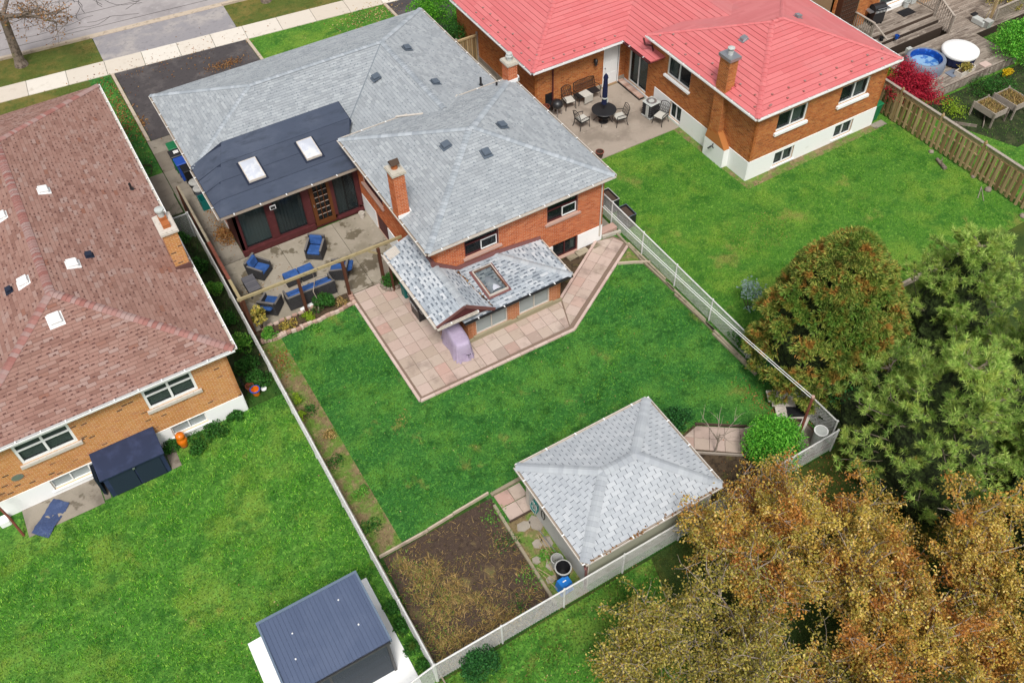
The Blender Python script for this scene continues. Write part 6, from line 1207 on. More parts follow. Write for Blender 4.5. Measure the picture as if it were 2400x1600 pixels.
# leaf pile
def litter(name, label, cx, cy, rx, ry, n, m, h=.12, size=.08):
    P = RNG.normal(size=(n, 2))*np.array([rx, ry])*.5+np.array([cx, cy]); r2 = ((P-np.array([cx, cy]))/np.array([rx, ry]))**2
    z = .05+h*np.exp(-r2.sum(1)*2.5)*RNG.uniform(.2, 1, n); V, F = leaf_arrays(np.column_stack([P, z]), size, .65, 1.2); return tag(npmesh(name, V, F, m), label, None, None, 'stuff')
litter('leaf_pile', 'heap of brown autumn leaves beside the sunroom wall', 3.72, 32.7, .42, .75, 900, 'dead_leaf', .18)
litter('fallen_leaves', None, 8.3, 45.9, 1.1, .5, 500, 'dead_leaf', .05, .07)
litter('fallen_leaves', None, 2.2, 44.5, .7, 3.6, 650, 'dead_leaf', .0, .09); litter('fallen_leaves', None, 3.7, 34.5, .4, 1.2, 120, 'dead_leaf', .0, .08); litter('fallen_leaves', None, 2.9, 43.2, .3, .6, 90, 'dead_leaf', .0, .09)
litter('fallen_leaves', None, 17, 46.2, 2.2, 1.2, 400, 'pale_leaf', .0, .09); litter('fallen_leaves', None, 6, 47.9, 6, 1.8, 260, 'dead_leaf', .0, .08); litter('fallen_leaves', None, 4.4, 28.8, 1.6, 1.4, 120, 'dead_leaf', .0, .06)
# bins and hose by the driveway
def wheelie(name, label, x, y, mb_, ml, h=1.0, open_=False, rz=0):
    t = thing(name, label, 'bin', (x, y, .03), rz, None); s = .26
    if open_:
        for a in (((-s, -s), (s, -s+.03)), ((-s, s-.03), (s, s)), ((-s, -s+.031), (-s+.03, s-.031)), ((s-.03, -s+.031), (s, s-.031))): MB().box(a[0][0], a[0][1], 0.02, a[1][0], a[1][1], h).build('side', mb_, t, local=True)
        MB().box(-s+.03, -s+.03, .02, s-.03, s-.03, .1).build('bottom', 'dark', t, local=True)
    else:
        MB().hexa([(-s*.8, -s*.8, .05), (s*.8, -s*.8, .05), (s*.8, s*.8, .05), (-s*.8, s*.8, .05)], [(-s, -s*1.1, h), (s, -s*1.1, h), (s, s*1.1, h), (-s, s*1.1, h)]).build('body', mb_, t, local=True)
        MB().rbox(-s*1.12, -s*1.25, h+.003, s*1.12, s*1.2, h+.08, .03).build('lid', ml, t, local=True)
        for k in (-1, 1): MB().lathe([(0, -.03), (.09, -.03), (.09, .03), (0, .03)], (0, 0), 10).build('wheel', 'black_metal', t, local=True).matrix_local = Matrix.Translation((k*s*.8, s*.8, .09)) @ Matrix.Rotation(PI/2, 4, 'Y')
    return t
wheelie('wheelie_bin', 'green lidded wheelie bin farthest up the side path', 3.55, 38.9, 'green_bin', 'green_bin'); wheelie('wheelie_bin', 'wheelie bin with a black lid behind the blue lidded one', 3.45, 38.25, 'green_bin', 'black_metal'); wheelie('wheelie_bin', 'wheelie bin with a bright blue lid by the side wall', 3.5, 37.55, 'blue_bin', 'blue_bin')
MB().box(3.38, 38.15, 1.12, 3.62, 38.38, 1.125).build('sticker_sheet', 'white'); tag(bpy.data.objects['sticker_sheet'], 'white paper on the black lidded wheelie bin', 'paper')
wheelie('wheelie_bin', 'black wheelie bin between the blue one and the round bins', 3.62, 36.95, 'dark', 'dark', .95)
for (x, y, lab, m) in ((3.62, 36.2, 'black round bin with a pale lid, the upper of two', 'dark'), (3.64, 35.65, 'grey round bin with a pale lid, the lower of two', 'grey_plastic')):
    t = can('round_bin', lab, 'bin', (x, y, .03), .2, .62, m, r2=.24, open_=False); MB().lathe([(.27, .63), (.27, .68), (.1, .72), (.1, .75), (0, .75)], (0, 0), 18).build('lid', 'bucket_grey', t, local=True)
wheelie('recycling_bin', 'open teal recycling bin at the lower end of the side path row', 3.68, 35.05, 'teal', 'teal', .55, True)
pts = [(2.0+.28*math.cos(a)+.05*math.sin(3*a), 39.3+.42*math.sin(a)-.02*a, .04) for a in [2*PI*j/20 for j in range(26)]]; tag(MB().tube(pts, .016, 5).build('garden_hose', 'bark_dark'), 'dark coiled hose lying on the path beside the lawn strip', 'hose')
wheelie('wheelie_bin', 'green bin at the right corner of the red roofed house', 33.75, 23.6, 'green_bin', 'green_bin', .95)
# ================================================================= RED HOUSE PATIO
def iron(t, w=.54, d=.52, seat=True, back=.95, bench=False):
    m = 'black_metal'
    for s in (-1, 1):
        MB().tube([(s*w/2*1.05, -d/2*1.1, 0), (s*w/2*.95, -d/2, .3), (s*w/2, -d/2, .62)], .018, 6).build('leg', m, t, local=True); MB().tube([(s*w/2*1.1, d/2*1.3, 0), (s*w/2*.95, d/2, .25), (s*w/2, d/2, .5), (s*w/2*.95, d/2+.12, back)], .018, 6).build('leg', m, t, local=True)
        MB().tube([(s*w/2, -d/2, .62), (s*w/2*1.08, 0, .66), (s*w/2, d/2+.03, .62)], .02, 6).build('arm', m, t, local=True)
    MB().box(-w/2, -d/2, .40, w/2, d/2, .42).build('seat_frame', m, t, local=True)
    fr = MB().tube([(-w/2*.95, d/2+.12, back), (-w/4, d/2+.13, back+.07), (0, d/2+.13, back+.1 if not bench else back+.05), (w/4, d/2+.13, back+.07), (w/2*.95, d/2+.12, back)], .018, 6); fr.tube([(-w/2*.95, d/2+.02, .5), (w/2*.95, d/2+.02, .5)], .014, 5).build('back_frame', m, t, local=True)
    lt = MB(); n = 5 if not bench else 16
    for i in range(n):
        x0 = -w/2*.9+w*.9*i/n; x1 = x0+w*.9/n*1.5
        for (a, b) in ((x0, min(x1, w/2*.9)), (min(x1, w/2*.9), x0)): lt.tube([(a, d/2+.02, .5), (b, d/2+.12, back)], .008, 4)
    for z in (.62, .78): lt.tube([(-w/2*.93, d/2+.02+.1*(z-.5)/(back-.5), z), (w/2*.93, d/2+.02+.1*(z-.5)/(back-.5), z)], .009, 4)
    tag(lt.build('back_lattice', m, t, local=True), kind='stuff')
    if seat: MB().rbox(-w/2+.03, -d/2-.02, .425, w/2-.03, d/2-.03, .49, .02).build('cushion', 'beige_cushion', t, local=True)
G_ = 'black iron chairs with beige cushions'
for (x, y, a, lab) in ((21.83, 32.5, -8, 'black iron chair with beige cushion against the brick wall'), (21.5, 30.8, 95, 'black iron chair with beige cushion left of the round table'), (23.2, 29.98, -100, 'black iron chair with beige cushion right of the round table'), (24.92, 28.95, -70, 'black iron chair with beige cushion beside the air conditioner')):
    iron(thing('iron_chair', lab, 'chair', (x, y, .04), math.radians(a), G_))
t = thing('iron_bench', 'black iron garden bench against the brick wall by the white door', 'bench', (22.98, 32.55, .04), 0); iron(t, 1.3, .5, False, .95, True)
bl = MB().rbox(-.22, -.32, .43, .3, .2, .5, .03).hexa([(-.22, -.36, .1), (.3, -.36, .1), (.3, -.32, .1), (-.22, -.32, .1)], [(-.22, -.36, .5), (.3, -.36, .5), (.3, -.32, .5), (-.22, -.32, .5)]); o = bl.build('blanket', 'beige_cushion', local=True); o.location = (22.75, 32.5, .05); o.rotation_euler = (0, 0, .1); tag(o, 'white striped blanket folded over the seat of the iron bench', 'blanket')
t = thing('round_table', 'round black metal patio table under the closed umbrella', 'table', (22.62, 30.55, .04))
MB().lathe([(.07, .70), (.60, .70), (.62, .72), (.60, .735), (.0, .735)], (0, 0), 36).build('tabletop', 'black_metal', t, local=True)
for k in range(4): a = PI/4+k*PI/2; MB().tube([(math.cos(a)*.3, math.sin(a)*.3, .7), (math.cos(a)*.22, math.sin(a)*.22, .35), (math.cos(a)*.5, math.sin(a)*.5, 0)], .018, 6).build('leg', 'black_metal', t, local=True)
MB().lathe([(.3, .32), (.3, .34), (.0, .34)], (0, 0), 20).build('lower_ring', 'black_metal', t, local=True)
t = thing('patio_umbrella', 'closed navy patio umbrella standing through the round table', 'umbrella', (22.62, 30.55, .04))
MB().lathe([(.24, 0), (.24, .05), (.05, .08), (.03, .3), (.0, .3)], (0, 0), 18).build('base', 'black_metal', t, local=True); MB().tube([(0, 0, .3), (0, 0, 2.72)], .02, 8).build('pole', 'black_metal', t, local=True)
q = MB(); vs = []
for z, r_ in ((2.74, .02), (2.62, .1), (2.5, .13), (2.42, .10), (2.0, .12), (1.6, .13), (1.35, .12), (1.05, .16)):
    for k in range(12): a = 2*PI*k/12; rr = r_*(1 if k % 2 else .65); vs.append((rr*math.cos(a), rr*math.sin(a), z))
q.add(vs, [(i*12+k, i*12+(k+1) % 12, (i+1)*12+(k+1) % 12, (i+1)*12+k) for i in range(7) for k in range(12)]); q.build('canopy', 'navy_cloth', t, local=True); MB().lathe([(.14, 1.36), (.145, 1.4), (.13, 1.44)], (0, 0), 12).obox((.1, -.1, 1.25), .06, .02, .25).build('tie', 'light_plastic', t, local=True)
t = thing('air_conditioner', 'grey and black outdoor air conditioner unit against the white foundation', 'air conditioner', (24.88, 29.72, .04), .1)
MB().rbox(-.33, -.33, .0, .33, .33, .08, .03).build('base', 'bucket_grey', t, local=True)
for k in range(5): MB().rbox(-.325, -.325, .1+k*.13, .325, .325, .1+k*.13+.105, .04).build('louvre_panel', 'black_metal', t, local=True)
MB().box(-.27, -.27, .081, .27, .27, .76).build('coil', 'dark', t, local=True); MB().rbox(-.34, -.34, .762, .34, .34, .84, .04).build('top_cover', 'light_plastic', t, local=True); MB().lathe([(.26, .842), (.26, .852), (.17, .856), (.15, .845)], (0, 0), 20).build('fan_grille', 'steel', t, local=True); MB().box(-.345, -.2, .1, -.33, .0, .75).build('service_panel', 'light_plastic', t, local=True)
for k in range(4): o = None
t = thing('brick_step', 'long low step of bricks below the sliding patio door', 'step', (25.3, 32.0, .04))
MB().box(-.16, -.98, 0, .16, .98, .1).build('base', 'dark', t, local=True)
for k in range(15): MB().box(-.15, -.97+k*.13, .101, .15, -.97+k*.13+.12, .16).build('brick', 'edging_brick', t, local=True)
can('flower_pot', 'dark terracotta pot at the lower corner of the red house patio', 'pot', (20.86, 28.3, .04), .13, .34, 'bark_dark', r2=.18, rim='rust'); 
t = thing('kettle_grill', 'black round kettle grill beside the iron chairs at the patio corner', 'barbecue', (20.95, 32.2, .04)); MB().lathe([(0, .45), (.2, .5), (.29, .62), (.3, .7), (.27, .8), (.15, .9), (0, .93)], (0, 0), 20).build('bowl', 'black_metal', t, local=True, smooth=True)
for k in range(3): a = k*2.1; MB().tube([(.15*math.cos(a), .15*math.sin(a), .5), (.28*math.cos(a), .28*math.sin(a), 0)], .015, 5).build('leg', 'steel', t, local=True)
can('flower_pot', 'orange terracotta pot with grey stems by the downpipe', 'pot', (20.55, 32.65, .04), .16, .45, 'terracotta', r2=.2)
t = thing('garden_chair', 'dark folding chair partly hidden behind the kettle grill', 'chair', (20.9, 32.72, .04)); MB().box(-.2, -.2, .4, .2, .2, .43).build('seat', 'dark', t, local=True); MB().box(-.2, .2, .43, .2, .23, .9).build('backrest', 'dark', t, local=True)
for sx in (-.18, .18):
    for sy_ in (-.18, .18): MB().box(sx-.015, sy_-.015, 0, sx+.015, sy_+.015, .4).build('leg', 'dark', t, local=True)

# ================================================================= TREES AND SHRUBS
def limb(rg, p, d, L, n, bend=.25, up=.0):
    pts = [np.array(p, float)]; d = np.array(d, float); d /= np.linalg.norm(d)
    for i in range(n):
        d = d+rg.normal(size=3)*bend+np.array([0, 0, up]); d /= np.linalg.norm(d); pts.append(pts[-1]+d*L/n)
    return pts, d
def crab(name, label, base, R, Ht_, m, seed, leaves=26000, limbs=10, leaf=.062, group=None, sparse=1.0, barkm='bark'):
    rg = np.random.default_rng(seed); t = thing(name, label, 'tree', (*base, 0), 0, group); tr = MB(); tw = MB(); tips = []
    tr.tube([(0, 0, -.05), (.05, .03, .5), (0, 0, 1.1)], [.17, .14, .12], 8)
    for i in range(limbs):
        a = 2*PI*i/limbs+rg.uniform(-.3, .3); e = rg.uniform(.35, 1.1); L = R*rg.uniform(.85, 1.1)*(1.0 if e < .8 else .8)
        pts, d = limb(rg, (0, 0, 1.05), (math.cos(a)*math.cos(e), math.sin(a)*math.cos(e), math.sin(e)), L*1.15, 7, .16, .015)
        tr.tube(pts, [.075-.009*k for k in range(8)], 6)
        for j in range(15):
            k = rg.integers(2, 8); a2 = rg.uniform(0, 2*PI); p = pts[k]; dd = pts[k]-pts[k-1]; dd /= np.linalg.norm(dd)
            q, d2 = limb(rg, p, dd*.7+np.array([math.cos(a2)*.8, math.sin(a2)*.8, rg.uniform(-.1, .6)]), R*rg.uniform(.28, .5), 4, .22, .0)
            tw.tube(q, [.022, .017, .013, .009, .006], 4, cap=False)
            for l_ in range(7):
                s_ = q[rg.integers(1, 5)]; a3 = rg.uniform(0, 2*PI); z, _ = limb(rg, s_, (math.cos(a3), math.sin(a3), rg.uniform(-.2, .7)), rg.uniform(.3, .65), 3, .25)
                tw.tube(z, [.008, .006, .005, .003], 3, cap=False); tips.append(z)
    tr.build('trunk', barkm, t, local=True); tag(tw.build('twigs', 'bark_pale', t, local=True), kind='stuff')
    tips = np.array(tips); n = int(leaves*2.3); k = rg.integers(0, len(tips), n); dens = rg.uniform(0, 1, len(tips))**.6; k = k[rg.uniform(0, 1, n) < dens[k]]; u = rg.uniform(.1, 1, len(k))*3; i0 = np.minimum(u.astype(int), 2); f = (u-i0)[:, None]
    P = tips[k, i0]*(1-f)+tips[k, i0+1]*f+rg.normal(size=(len(k), 3))*.085; P = P[P[:, 2] > .1]
    V, F = leaf_arrays(P, leaf*1.3, .62, .3); tag(npmesh('foliage', V, F, m, t, local=True), kind='stuff'); return t
GC = 'golden autumn trees beyond the rear fence'
crab('autumn_tree', 'golden orange tree nearest the grey shed, overhanging the white rear fence', (13.3, 7.2), 2.9, 4, 'crab', 1, 34000, group=GC)
crab('autumn_tree', 'broad golden tree at the centre of the lower right corner', (16.3, 3.6), 3.1, 4, 'crab', 2, 42000, group=GC)
crab('autumn_tree', 'sparse yellow green tree at the bottom edge with many bare grey twigs', (10.2, 5.2), 3.0, 4, 'crab_green', 3, 17000, group=GC)
crab('autumn_tree', 'dense yellow tree at the bottom edge between the sparse tree and the corner', (13.2, 3.0), 2.8, 4, 'crab', 4, 30000, group=GC)
crab('autumn_tree', 'golden tree in the extreme lower right corner', (18.9, .7), 2.9, 4, 'crab', 5, 30000, group=GC)
crab('autumn_tree', 'yellow green tree at the bottom edge, left of the sparse one', (7.7, 7.2), 1.8, 3, 'crab_green', 8, 12000, group=GC, limbs=8)
crab('autumn_tree', 'small orange tree between the round green bush and the shed, touching the fence', (14.1, 8.9), 1.4, 2.6, 'crab', 6, 9000, group=GC, limbs=8)
def spray(C, D, L, w, n=5):
    """fan sprays of narrow leaflets from centres C pointing along D"""
    k = len(C); Vs = []
    for i in range(n):
        off = RNG.normal(size=(k, 3))*.45; d = D+off; d /= np.linalg.norm(d, axis=1)[:, None]; s = np.cross(d, RNG.normal(size=(k, 3))); s /= np.linalg.norm(s, axis=1)[:, None]
        l = (L*RNG.uniform(.6, 1.3, k))[:, None]; Vs.append(np.stack([C, C+d*l*.55+s*w, C+d*l, C+d*l*.55-s*w], 1))
    V = np.concatenate(Vs).reshape(-1, 3); return V, np.arange(len(V)).reshape(-1, 4)
t = thing('cedar_tree', 'large rounded cedar with green and rusty brown sprays beside the white side fence', 'tree', (20.35, 13.15, 0))
H_ = 6.7; nc = 420; z = RNG.uniform(0, 1, nc)**.85; th = RNG.uniform(0, 2*PI, nc)
def cprof(z): return 2.75*np.power(np.sin(np.clip((z*.80+.20), 0, 1)*PI), .60)*(1-.42*z)
rc = cprof(z)*RNG.uniform(.84, 1.05, nc); CL = np.stack([rc*np.cos(th), rc*np.sin(th), z*H_+.1], 1); cr2 = RNG.uniform(.20, .42, nc)
n = 24000; k = RNG.integers(0, nc, n); d = RNG.normal(size=(n, 3)); d[:, 2] = np.abs(d[:, 2])*.9-.1; out = np.stack([np.cos(th[k]), np.sin(th[k]), np.full(n, .3)], 1); d = d/np.linalg.norm(d, axis=1)[:, None]+out*.8; d /= np.linalg.norm(d, axis=1)[:, None]
C = CL[k]+d*(cr2[k]*RNG.uniform(.6, 1, n))[:, None]; D = d+np.array([0, 0, -.35])
V, F = spray(C, D, .17, .020, 6); tag(npmesh('foliage', V, F, 'cedar', t, local=True), kind='stuff')
MB().tube([(0, 0, -.1), (0, 0, 3), (.1, 0, 6.0)], [.2, .14, .04], 8).build('trunk', 'bark_dark', t, local=True)
q = MB(); vs = []
for i in range(13):
    zz = i/12; rr = max(.02, 2.75*math.sin(min(1, zz*.80+.20)*PI)**.60*(1-.42*zz)*.80)
    for k in range(16): vs.append((rr*math.cos(2*PI*k/16), rr*math.sin(2*PI*k/16), .2+zz*H_*.93))
q.add(vs, [(i*16+k, i*16+(k+1) % 16, (i+1)*16+(k+1) % 16, (i+1)*16+k) for i in range(12) for k in range(16)]); M['inner_shade'] = mat('inner_shade', col=hx('#3c4c24', K), noise=((5, hx('#1c2610', K), .45, .6),), rough=1, bump=(6, 1, .3)); q.build('dark_core', 'inner_shade', t, local=True)  # added solid core, coloured dark as the shade between the sprays
t = thing('vine_shrub', 'bright green broadleaf shrub growing into the lower right of the cedar', 'shrub', (20.6, 11.2, 0))
for i in range(1):
    n = 5200; d = RNG.normal(size=(n, 3)); d /= np.linalg.norm(d, axis=1)[:, None]; P = d*np.array([1.6, 1.1, 1.5])*RNG.uniform(.7, 1.05, n)[:, None]+np.array([0, 0, 1.7]); P = P[P[:, 2] > .1]; V, F = leaf_arrays(P, .10, .6, .4); npmesh('foliage', V, F, 'dark_bush', t, local=True)
MB().tube([(0, 0, 0), (.1, 0, 1.5)], [.05, .03], 5).build('stem', 'bark_dark', t, local=True)
def pine(label, base, H_, R, tufts, seed, lean=(0, 0)):
    rg = np.random.default_rng(seed); t = thing('pine_tree', label, 'tree', (*base, 0), 0, 'pine trees on the right'); tr = MB()
    tr.tube([(0, 0, -.1), (lean[0]*.3, lean[1]*.3, H_*.4), (lean[0], lean[1], H_*.97)], [.2, .13, .03], 8); br = MB(); tips = []; dirs = []
    lv = int(H_/.42)
    for i in range(lv):
        zz = .5+(H_-.7)*i/(lv-1); fr = zz/H_; rad = R*(1-fr)**.62*(1.0 if fr > .15 else .8)+.25
        for k in range(7):
            a = rg.uniform(0, 2*PI); rr = rad*rg.uniform(.7, 1.12); c0 = np.array([lean[0]*fr, lean[1]*fr, zz]); p, d = limb(rg, c0, (math.cos(a), math.sin(a), .18), rr, 5, .10, .05); br.tube(p, [.035, .028, .022, .016, .012, .008], 5, cap=False)
            for j in range(10):
                s_ = p[rg.integers(2, 6)]; a2 = a+rg.uniform(-1.3, 1.3); e, d3 = limb(rg, s_, (math.cos(a2), math.sin(a2), rg.uniform(.1, .7)), rg.uniform(.2, .55), 2, .15, .1); br.tube(e, [.012, .009, .006], 3, cap=False); tips.append(e[-1]); dirs.append(d3)
                tips.append(e[1]); dirs.append(d3)
    tips = np.array(tips); dirs = np.array(dirs); idx = rg.permutation(len(tips))[:tufts]; C = tips[idx]; D = dirs[idx]+np.array([0, 0, .35]); D /= np.linalg.norm(D, axis=1)[:, None]; k = len(C); nn = 32; Vs = []
    for i in range(nn):
        d = D*.9+rg.normal(size=(k, 3))*.55; d /= np.linalg.norm(d, axis=1)[:, None]; s = np.cross(d, rg.normal(size=(k, 3))); s /= np.linalg.norm(s, axis=1)[:, None]; l = rg.uniform(.16, .25, k)[:, None]; b = C+D*rg.uniform(-.06, .05, k)[:, None]
        Vs.append(np.stack([b-s*.013, b+s*.013, b+d*l], 1))
    V = np.concatenate(Vs).reshape(-1, 3); tag(npmesh('needles', V, np.arange(len(V)).reshape(-1, 3), 'pine', t, local=True), kind='stuff')
    q = MB(); vs = []
    for i in range(11):
        fr = i/10; rr = (R*(1-fr)**.62+.1)*.68 if i else .3
        for kk in range(14): a = 2*PI*kk/14; rr2 = rr*(1+.18*math.sin(a*3+i)); vs.append((lean[0]*fr+rr2*math.cos(a), lean[1]*fr+rr2*math.sin(a), .4+fr*(H_-.8)))
    q.add(vs, [(i*14+kk, i*14+(kk+1) % 14, (i+1)*14+(kk+1) % 14, (i+1)*14+kk) for i in range(10) for kk in range(14)]); q.build('dark_core', 'inner_shade', t, local=True)  # added core whose dark colour fills the shaded gaps behind the needles
    tr.build('trunk', 'bark', t, local=True); tag(br.build('branches', 'bark', t, local=True), kind='stuff'); return t
pine('tallest grey green pine, its top just above the thin kerb of the right lawn', (24.4, 11.4), 6.2, 2.4, 4200, 21)
pine('broad dense pine in the middle right, beside the cedar', (19.7, 7.7), 6.6, 3.0, 6500, 22)
pine('pine at the right edge below the tallest one', (24.3, 7.4), 6.4, 2.9, 5200, 23)
pine('low pine spreading under the broad one, behind the rear fence corner', (20.3, 10.4), 3.4, 2.6, 3200, 24)
pine('small pine at the right edge above the golden trees', (21.8, 4.8), 4.6, 2.5, 3000, 25)
# street tree
rg = np.random.default_rng(5); t = thing('street_tree', 'nearly bare street tree with a few brown leaves at the top left corner', 'tree', (-1.27, 52.1, 0)); tr = MB(); tw = MB(); tips = []
tr.tube([(0, 0, -.1), (0, 0, .3), (.1, -.05, 1.6), (.25, -.1, 3.1)], [.42, .28, .23, .21], 10)
for i, (a, e, L) in enumerate(((2.6, .9, 3.6), (.3, .75, 3.4), (-.5, .1, 3.6), (-1.0, -.05, 3.2), (-.1, -.05, 3.4), (-1.9, .8, 3.4), (-2.7, .1, 3.4))):
    p, d = limb(rg, (.2, -.1, 2.9), (math.cos(a)*math.cos(e), math.sin(a)*math.cos(e), math.sin(e)), L, 6, .12); tr.tube(p, [.12, .10, .085, .065, .05, .035, .02], 7)
    for j in range(12):
        s_ = p[rg.integers(2, 7)]; q, _ = limb(rg, s_, rg.normal(size=3)*np.array([1, 1, .6]), rg.uniform(.8, 1.6), 4, .25); tw.tube(q, [.03, .022, .016, .011, .007], 4, cap=False)
        for l_ in range(6): z, _ = limb(rg, q[rg.integers(1, 5)], rg.normal(size=3), rg.uniform(.3, .7), 3, .25); tw.tube(z, [.01, .008, .006, .004], 3, cap=False); tips.append(z[-1]); tips.append(z[2])
tr.build('trunk', 'bark', t, local=True); tag(tw.build('twigs', 'bark', t, local=True), kind='stuff')
tips = np.array(tips); P = tips[rg.integers(0, len(tips), 1500)]+rg.normal(size=(1500, 3))*.09; V, F = leaf_arrays(P, .12, .6, .2); tag(npmesh('dead_leaves', V, F, 'dead_leaf', t, local=True), kind='stuff')
t = thing('street_tree', 'base of a tree trunk on the grass verge at the top edge', 'tree', (12.6, 51.1, 0)); MB().tube([(0, 0, -.1), (0, 0, .3), (0, 0, 3)], [.36, .25, .22], 10).build('trunk', 'bark', t, local=True)
q = thing('bare_sapling', 'small bare leafless sapling by the slanting pavers near the shed', 'tree', (14.9, 12.25, 0)); tr = MB(); rg = np.random.default_rng(9); tr.tube([(0, 0, 0), (.03, .02, .6), (.05, .05, 1.1)], [.04, .032, .028], 6)
for i in range(6):
    a = i*1.05; p, _ = limb(rg, (.04, .04, .5+.1*i), (math.cos(a)*.8, math.sin(a)*.8, .9), 1.3, 5, .12, .06); tr.tube(p, [.02, .016, .013, .01, .007, .004], 5)
    for j in range(3): z, _ = limb(rg, p[rg.integers(2, 5)], (math.cos(a+j-1), math.sin(a+j-1), .8), .5, 3, .15); tr.tube(z, [.009, .007, .005, .003], 4)
tr.build('branches', 'bark_pale', q, local=True)
bushlike('round_bush', 'clipped round bright green bush beside the rusty clothes line post', 'shrub', (16.5, 11.15), 1.08, 1.65, 'round_bush', 12000, .07, lumps=60, flat=1.0)
bushlike('small_bush', 'small dark green bush at the far corner of the grey shed roof', 'shrub', (14.5, 13.9), .55, .9, 'dark_bush', 1700, .08)
bushlike('broadleaf_bush', 'dark green leafy bush between the cedar and the stacked boards', 'shrub', (18.9, 13.6), .7, 1.4, 'dark_bush', 2600, .09)
bushlike('weed_patch', 'scrubby bush growing through the white side fence under the wires', 'shrub', (18.8, 15.7), .5, .9, 'weed', 1300, .07)
bushlike('fence_bush', 'rounded green bush overlapping the white rear fence at the bottom', 'shrub', (3.9, 9.75), .62, 1.05, 'dark_bush', 3000, .065, lumps=18)
bushlike('hedge', 'bright green hedge between the two driveways at the top', 'hedge', (19.6, 43.0), 1.5, 1.9, 'hedge', 7000, .09, lumps=30); bushlike('hedge', 'darker lower part of the hedge by the wooden gate', 'hedge', (19.9, 40.6), 1.0, 1.7, 'weed', 4000, .08, lumps=24)
t = bushlike('blue_spruce', 'thin pale blue green sapling beside the cedar on the right lawn', 'tree', (20.4, 17.0), .7, 1.6, 'spruce_blue', 420, .12)
bushlike('bed_bush', 'leafy green bush behind the brick edging, in front of the sofa', 'shrub', (5.75, 26.25), .5, .75, 'weed', 2400, .07); bushlike('lime_bush', 'small lime green plant behind the brick edging, left of the leafy bush', 'plant', (4.95, 26.05), .3, .3, 'lime_bush', 420, .07)
bushlike('fern', 'bright green fern at the foot of the left pergola post', 'plant', (3.3, 26.0), .38, .4, 'bright_weed', 700, .08); bushlike('dry_vine', 'yellowing vine with pale curled leaves climbing the left pergola post', 'vine', (3.15, 26.5), .35, 1.5, 'crab_green', 420, .13)
bushlike('bed_plants', 'brownish low plants right of the leafy bush by the brick edging', 'plant', (6.5, 26.15), .35, .2, 'straw', 300, .06); bushlike('bed_plants', 'dark leafed low plants between fern and lime plant', 'plant', (4.1, 26.05), .4, .25, 'crab', 300, .07)
bushlike('lawn_weed', 'sprawling pale weed in the lawn below the brick edging', 'weed', (5.0, 25.35), .35, .12, 'bright_weed', 160, .09, stem=False)
for i, (x, y, r, h, m, lab) in enumerate(((1.9, 33.0, .5, .7, 'strip_w', 'highest'), (2.0, 31.2, .5, .6, 'strip_w', 'second'), (2.1, 29.4, .45, .7, 'bright_weed', 'third, bright green,'), (2.0, 27.6, .5, .6, 'strip_w', 'fourth'), (2.15, 26.0, .5, .7, 'bright_weed', 'fifth, leafy bright'), (1.95, 24.9, .5, .5, 'strip_w', 'lowest'), (2.1, 24.0, .5, .45, 'strip_w', 'spreading'))):
    bushlike('weed_clump', lab+' weed clump in the strip beside the tan house', 'weeds', (x, y), r, h, 'weed' if m == 'strip_w' else m, 1100, .08, 'weed clumps in the shaded strip', stem=False)
for i, (x, y, r, lab) in enumerate(((-.9, 22.4, .55, 'weeds right of the orange pot'), (-.1, 22.6, .5, 'weeds under the right basement window of the tan house'), (-1.75, 22.75, .35, 'dark weeds between the navy box and the orange pot'), (.7, 22.8, .3, 'low weeds at the white foundation corner of the tan house'))): bushlike('weed_clump', lab, 'weeds', (x, y), r, .35, 'weed', 1100, .07, 'weeds along the tan house', stem=False)
for i, (x, y, r, lab) in enumerate(((6.9, 14.2, .35, 'weeds at the top corner of the dark soil bed'), (6.7, 13.1, .35, 'yellowing weeds beside the mossy timber'), (6.75, 11.6, .35, 'weeds beside the lower part of the mossy timber'), (6.2, 10.8, .4, 'weeds near the rear fence in the soil bed'), (7.7, 11.9, .25, 'green weeds between the flagstones and poles'))): bushlike('weed_clump', lab, 'weeds', (x+random.uniform(-.1, .05), y), r*1.5, .14, 'weed' if i % 2 else 'bright_weed', 260, .06, 'weeds around the soil bed', stem=False)
for (x, y, lab) in ((2.95, 22.3, 'yellow green weed on the white fence, upper'), (2.85, 21.4, 'yellow green weed on the white fence, lower')): bushlike('weed_clump', lab, 'weeds', (x, y), .22, .5, 'lime_bush', 170, .08, 'yellow weeds at the fence', stem=False)
for i, y in enumerate((12.9, 12.2, 11.4, 10.7)): bushlike('weed_clump', ('uppermost', 'upper middle', 'lower middle', 'lowest')[i]+' dark weeds between the blue shed pad and the white fence', 'weeds', (2.42, y), .3, .5, 'weed', 800, .06, 'weeds beside the blue shed', stem=False)
for i, (x, y, r_, m, lab) in enumerate(((3.2, 21.6, .35, 'weed', 'uppermost weed clump in the bare strip along the white side fence'), (3.35, 20.2, .3, 'straw', 'dry brown clump in the bare strip beside the lawn'), (3.1, 19.0, .4, 'weed', 'green clump halfway down the bare strip beside the lawn'), (3.35, 17.4, .35, 'bright_weed', 'bright weed clump low in the bare strip beside the lawn'), (3.1, 16.0, .4, 'weed', 'lowest weed clump in the bare strip, above the pale edging boards'))): bushlike('weed_clump', lab, 'weeds', (x, y), r_, .16, m, 420, .06, 'weeds in the bare strip', stem=False)
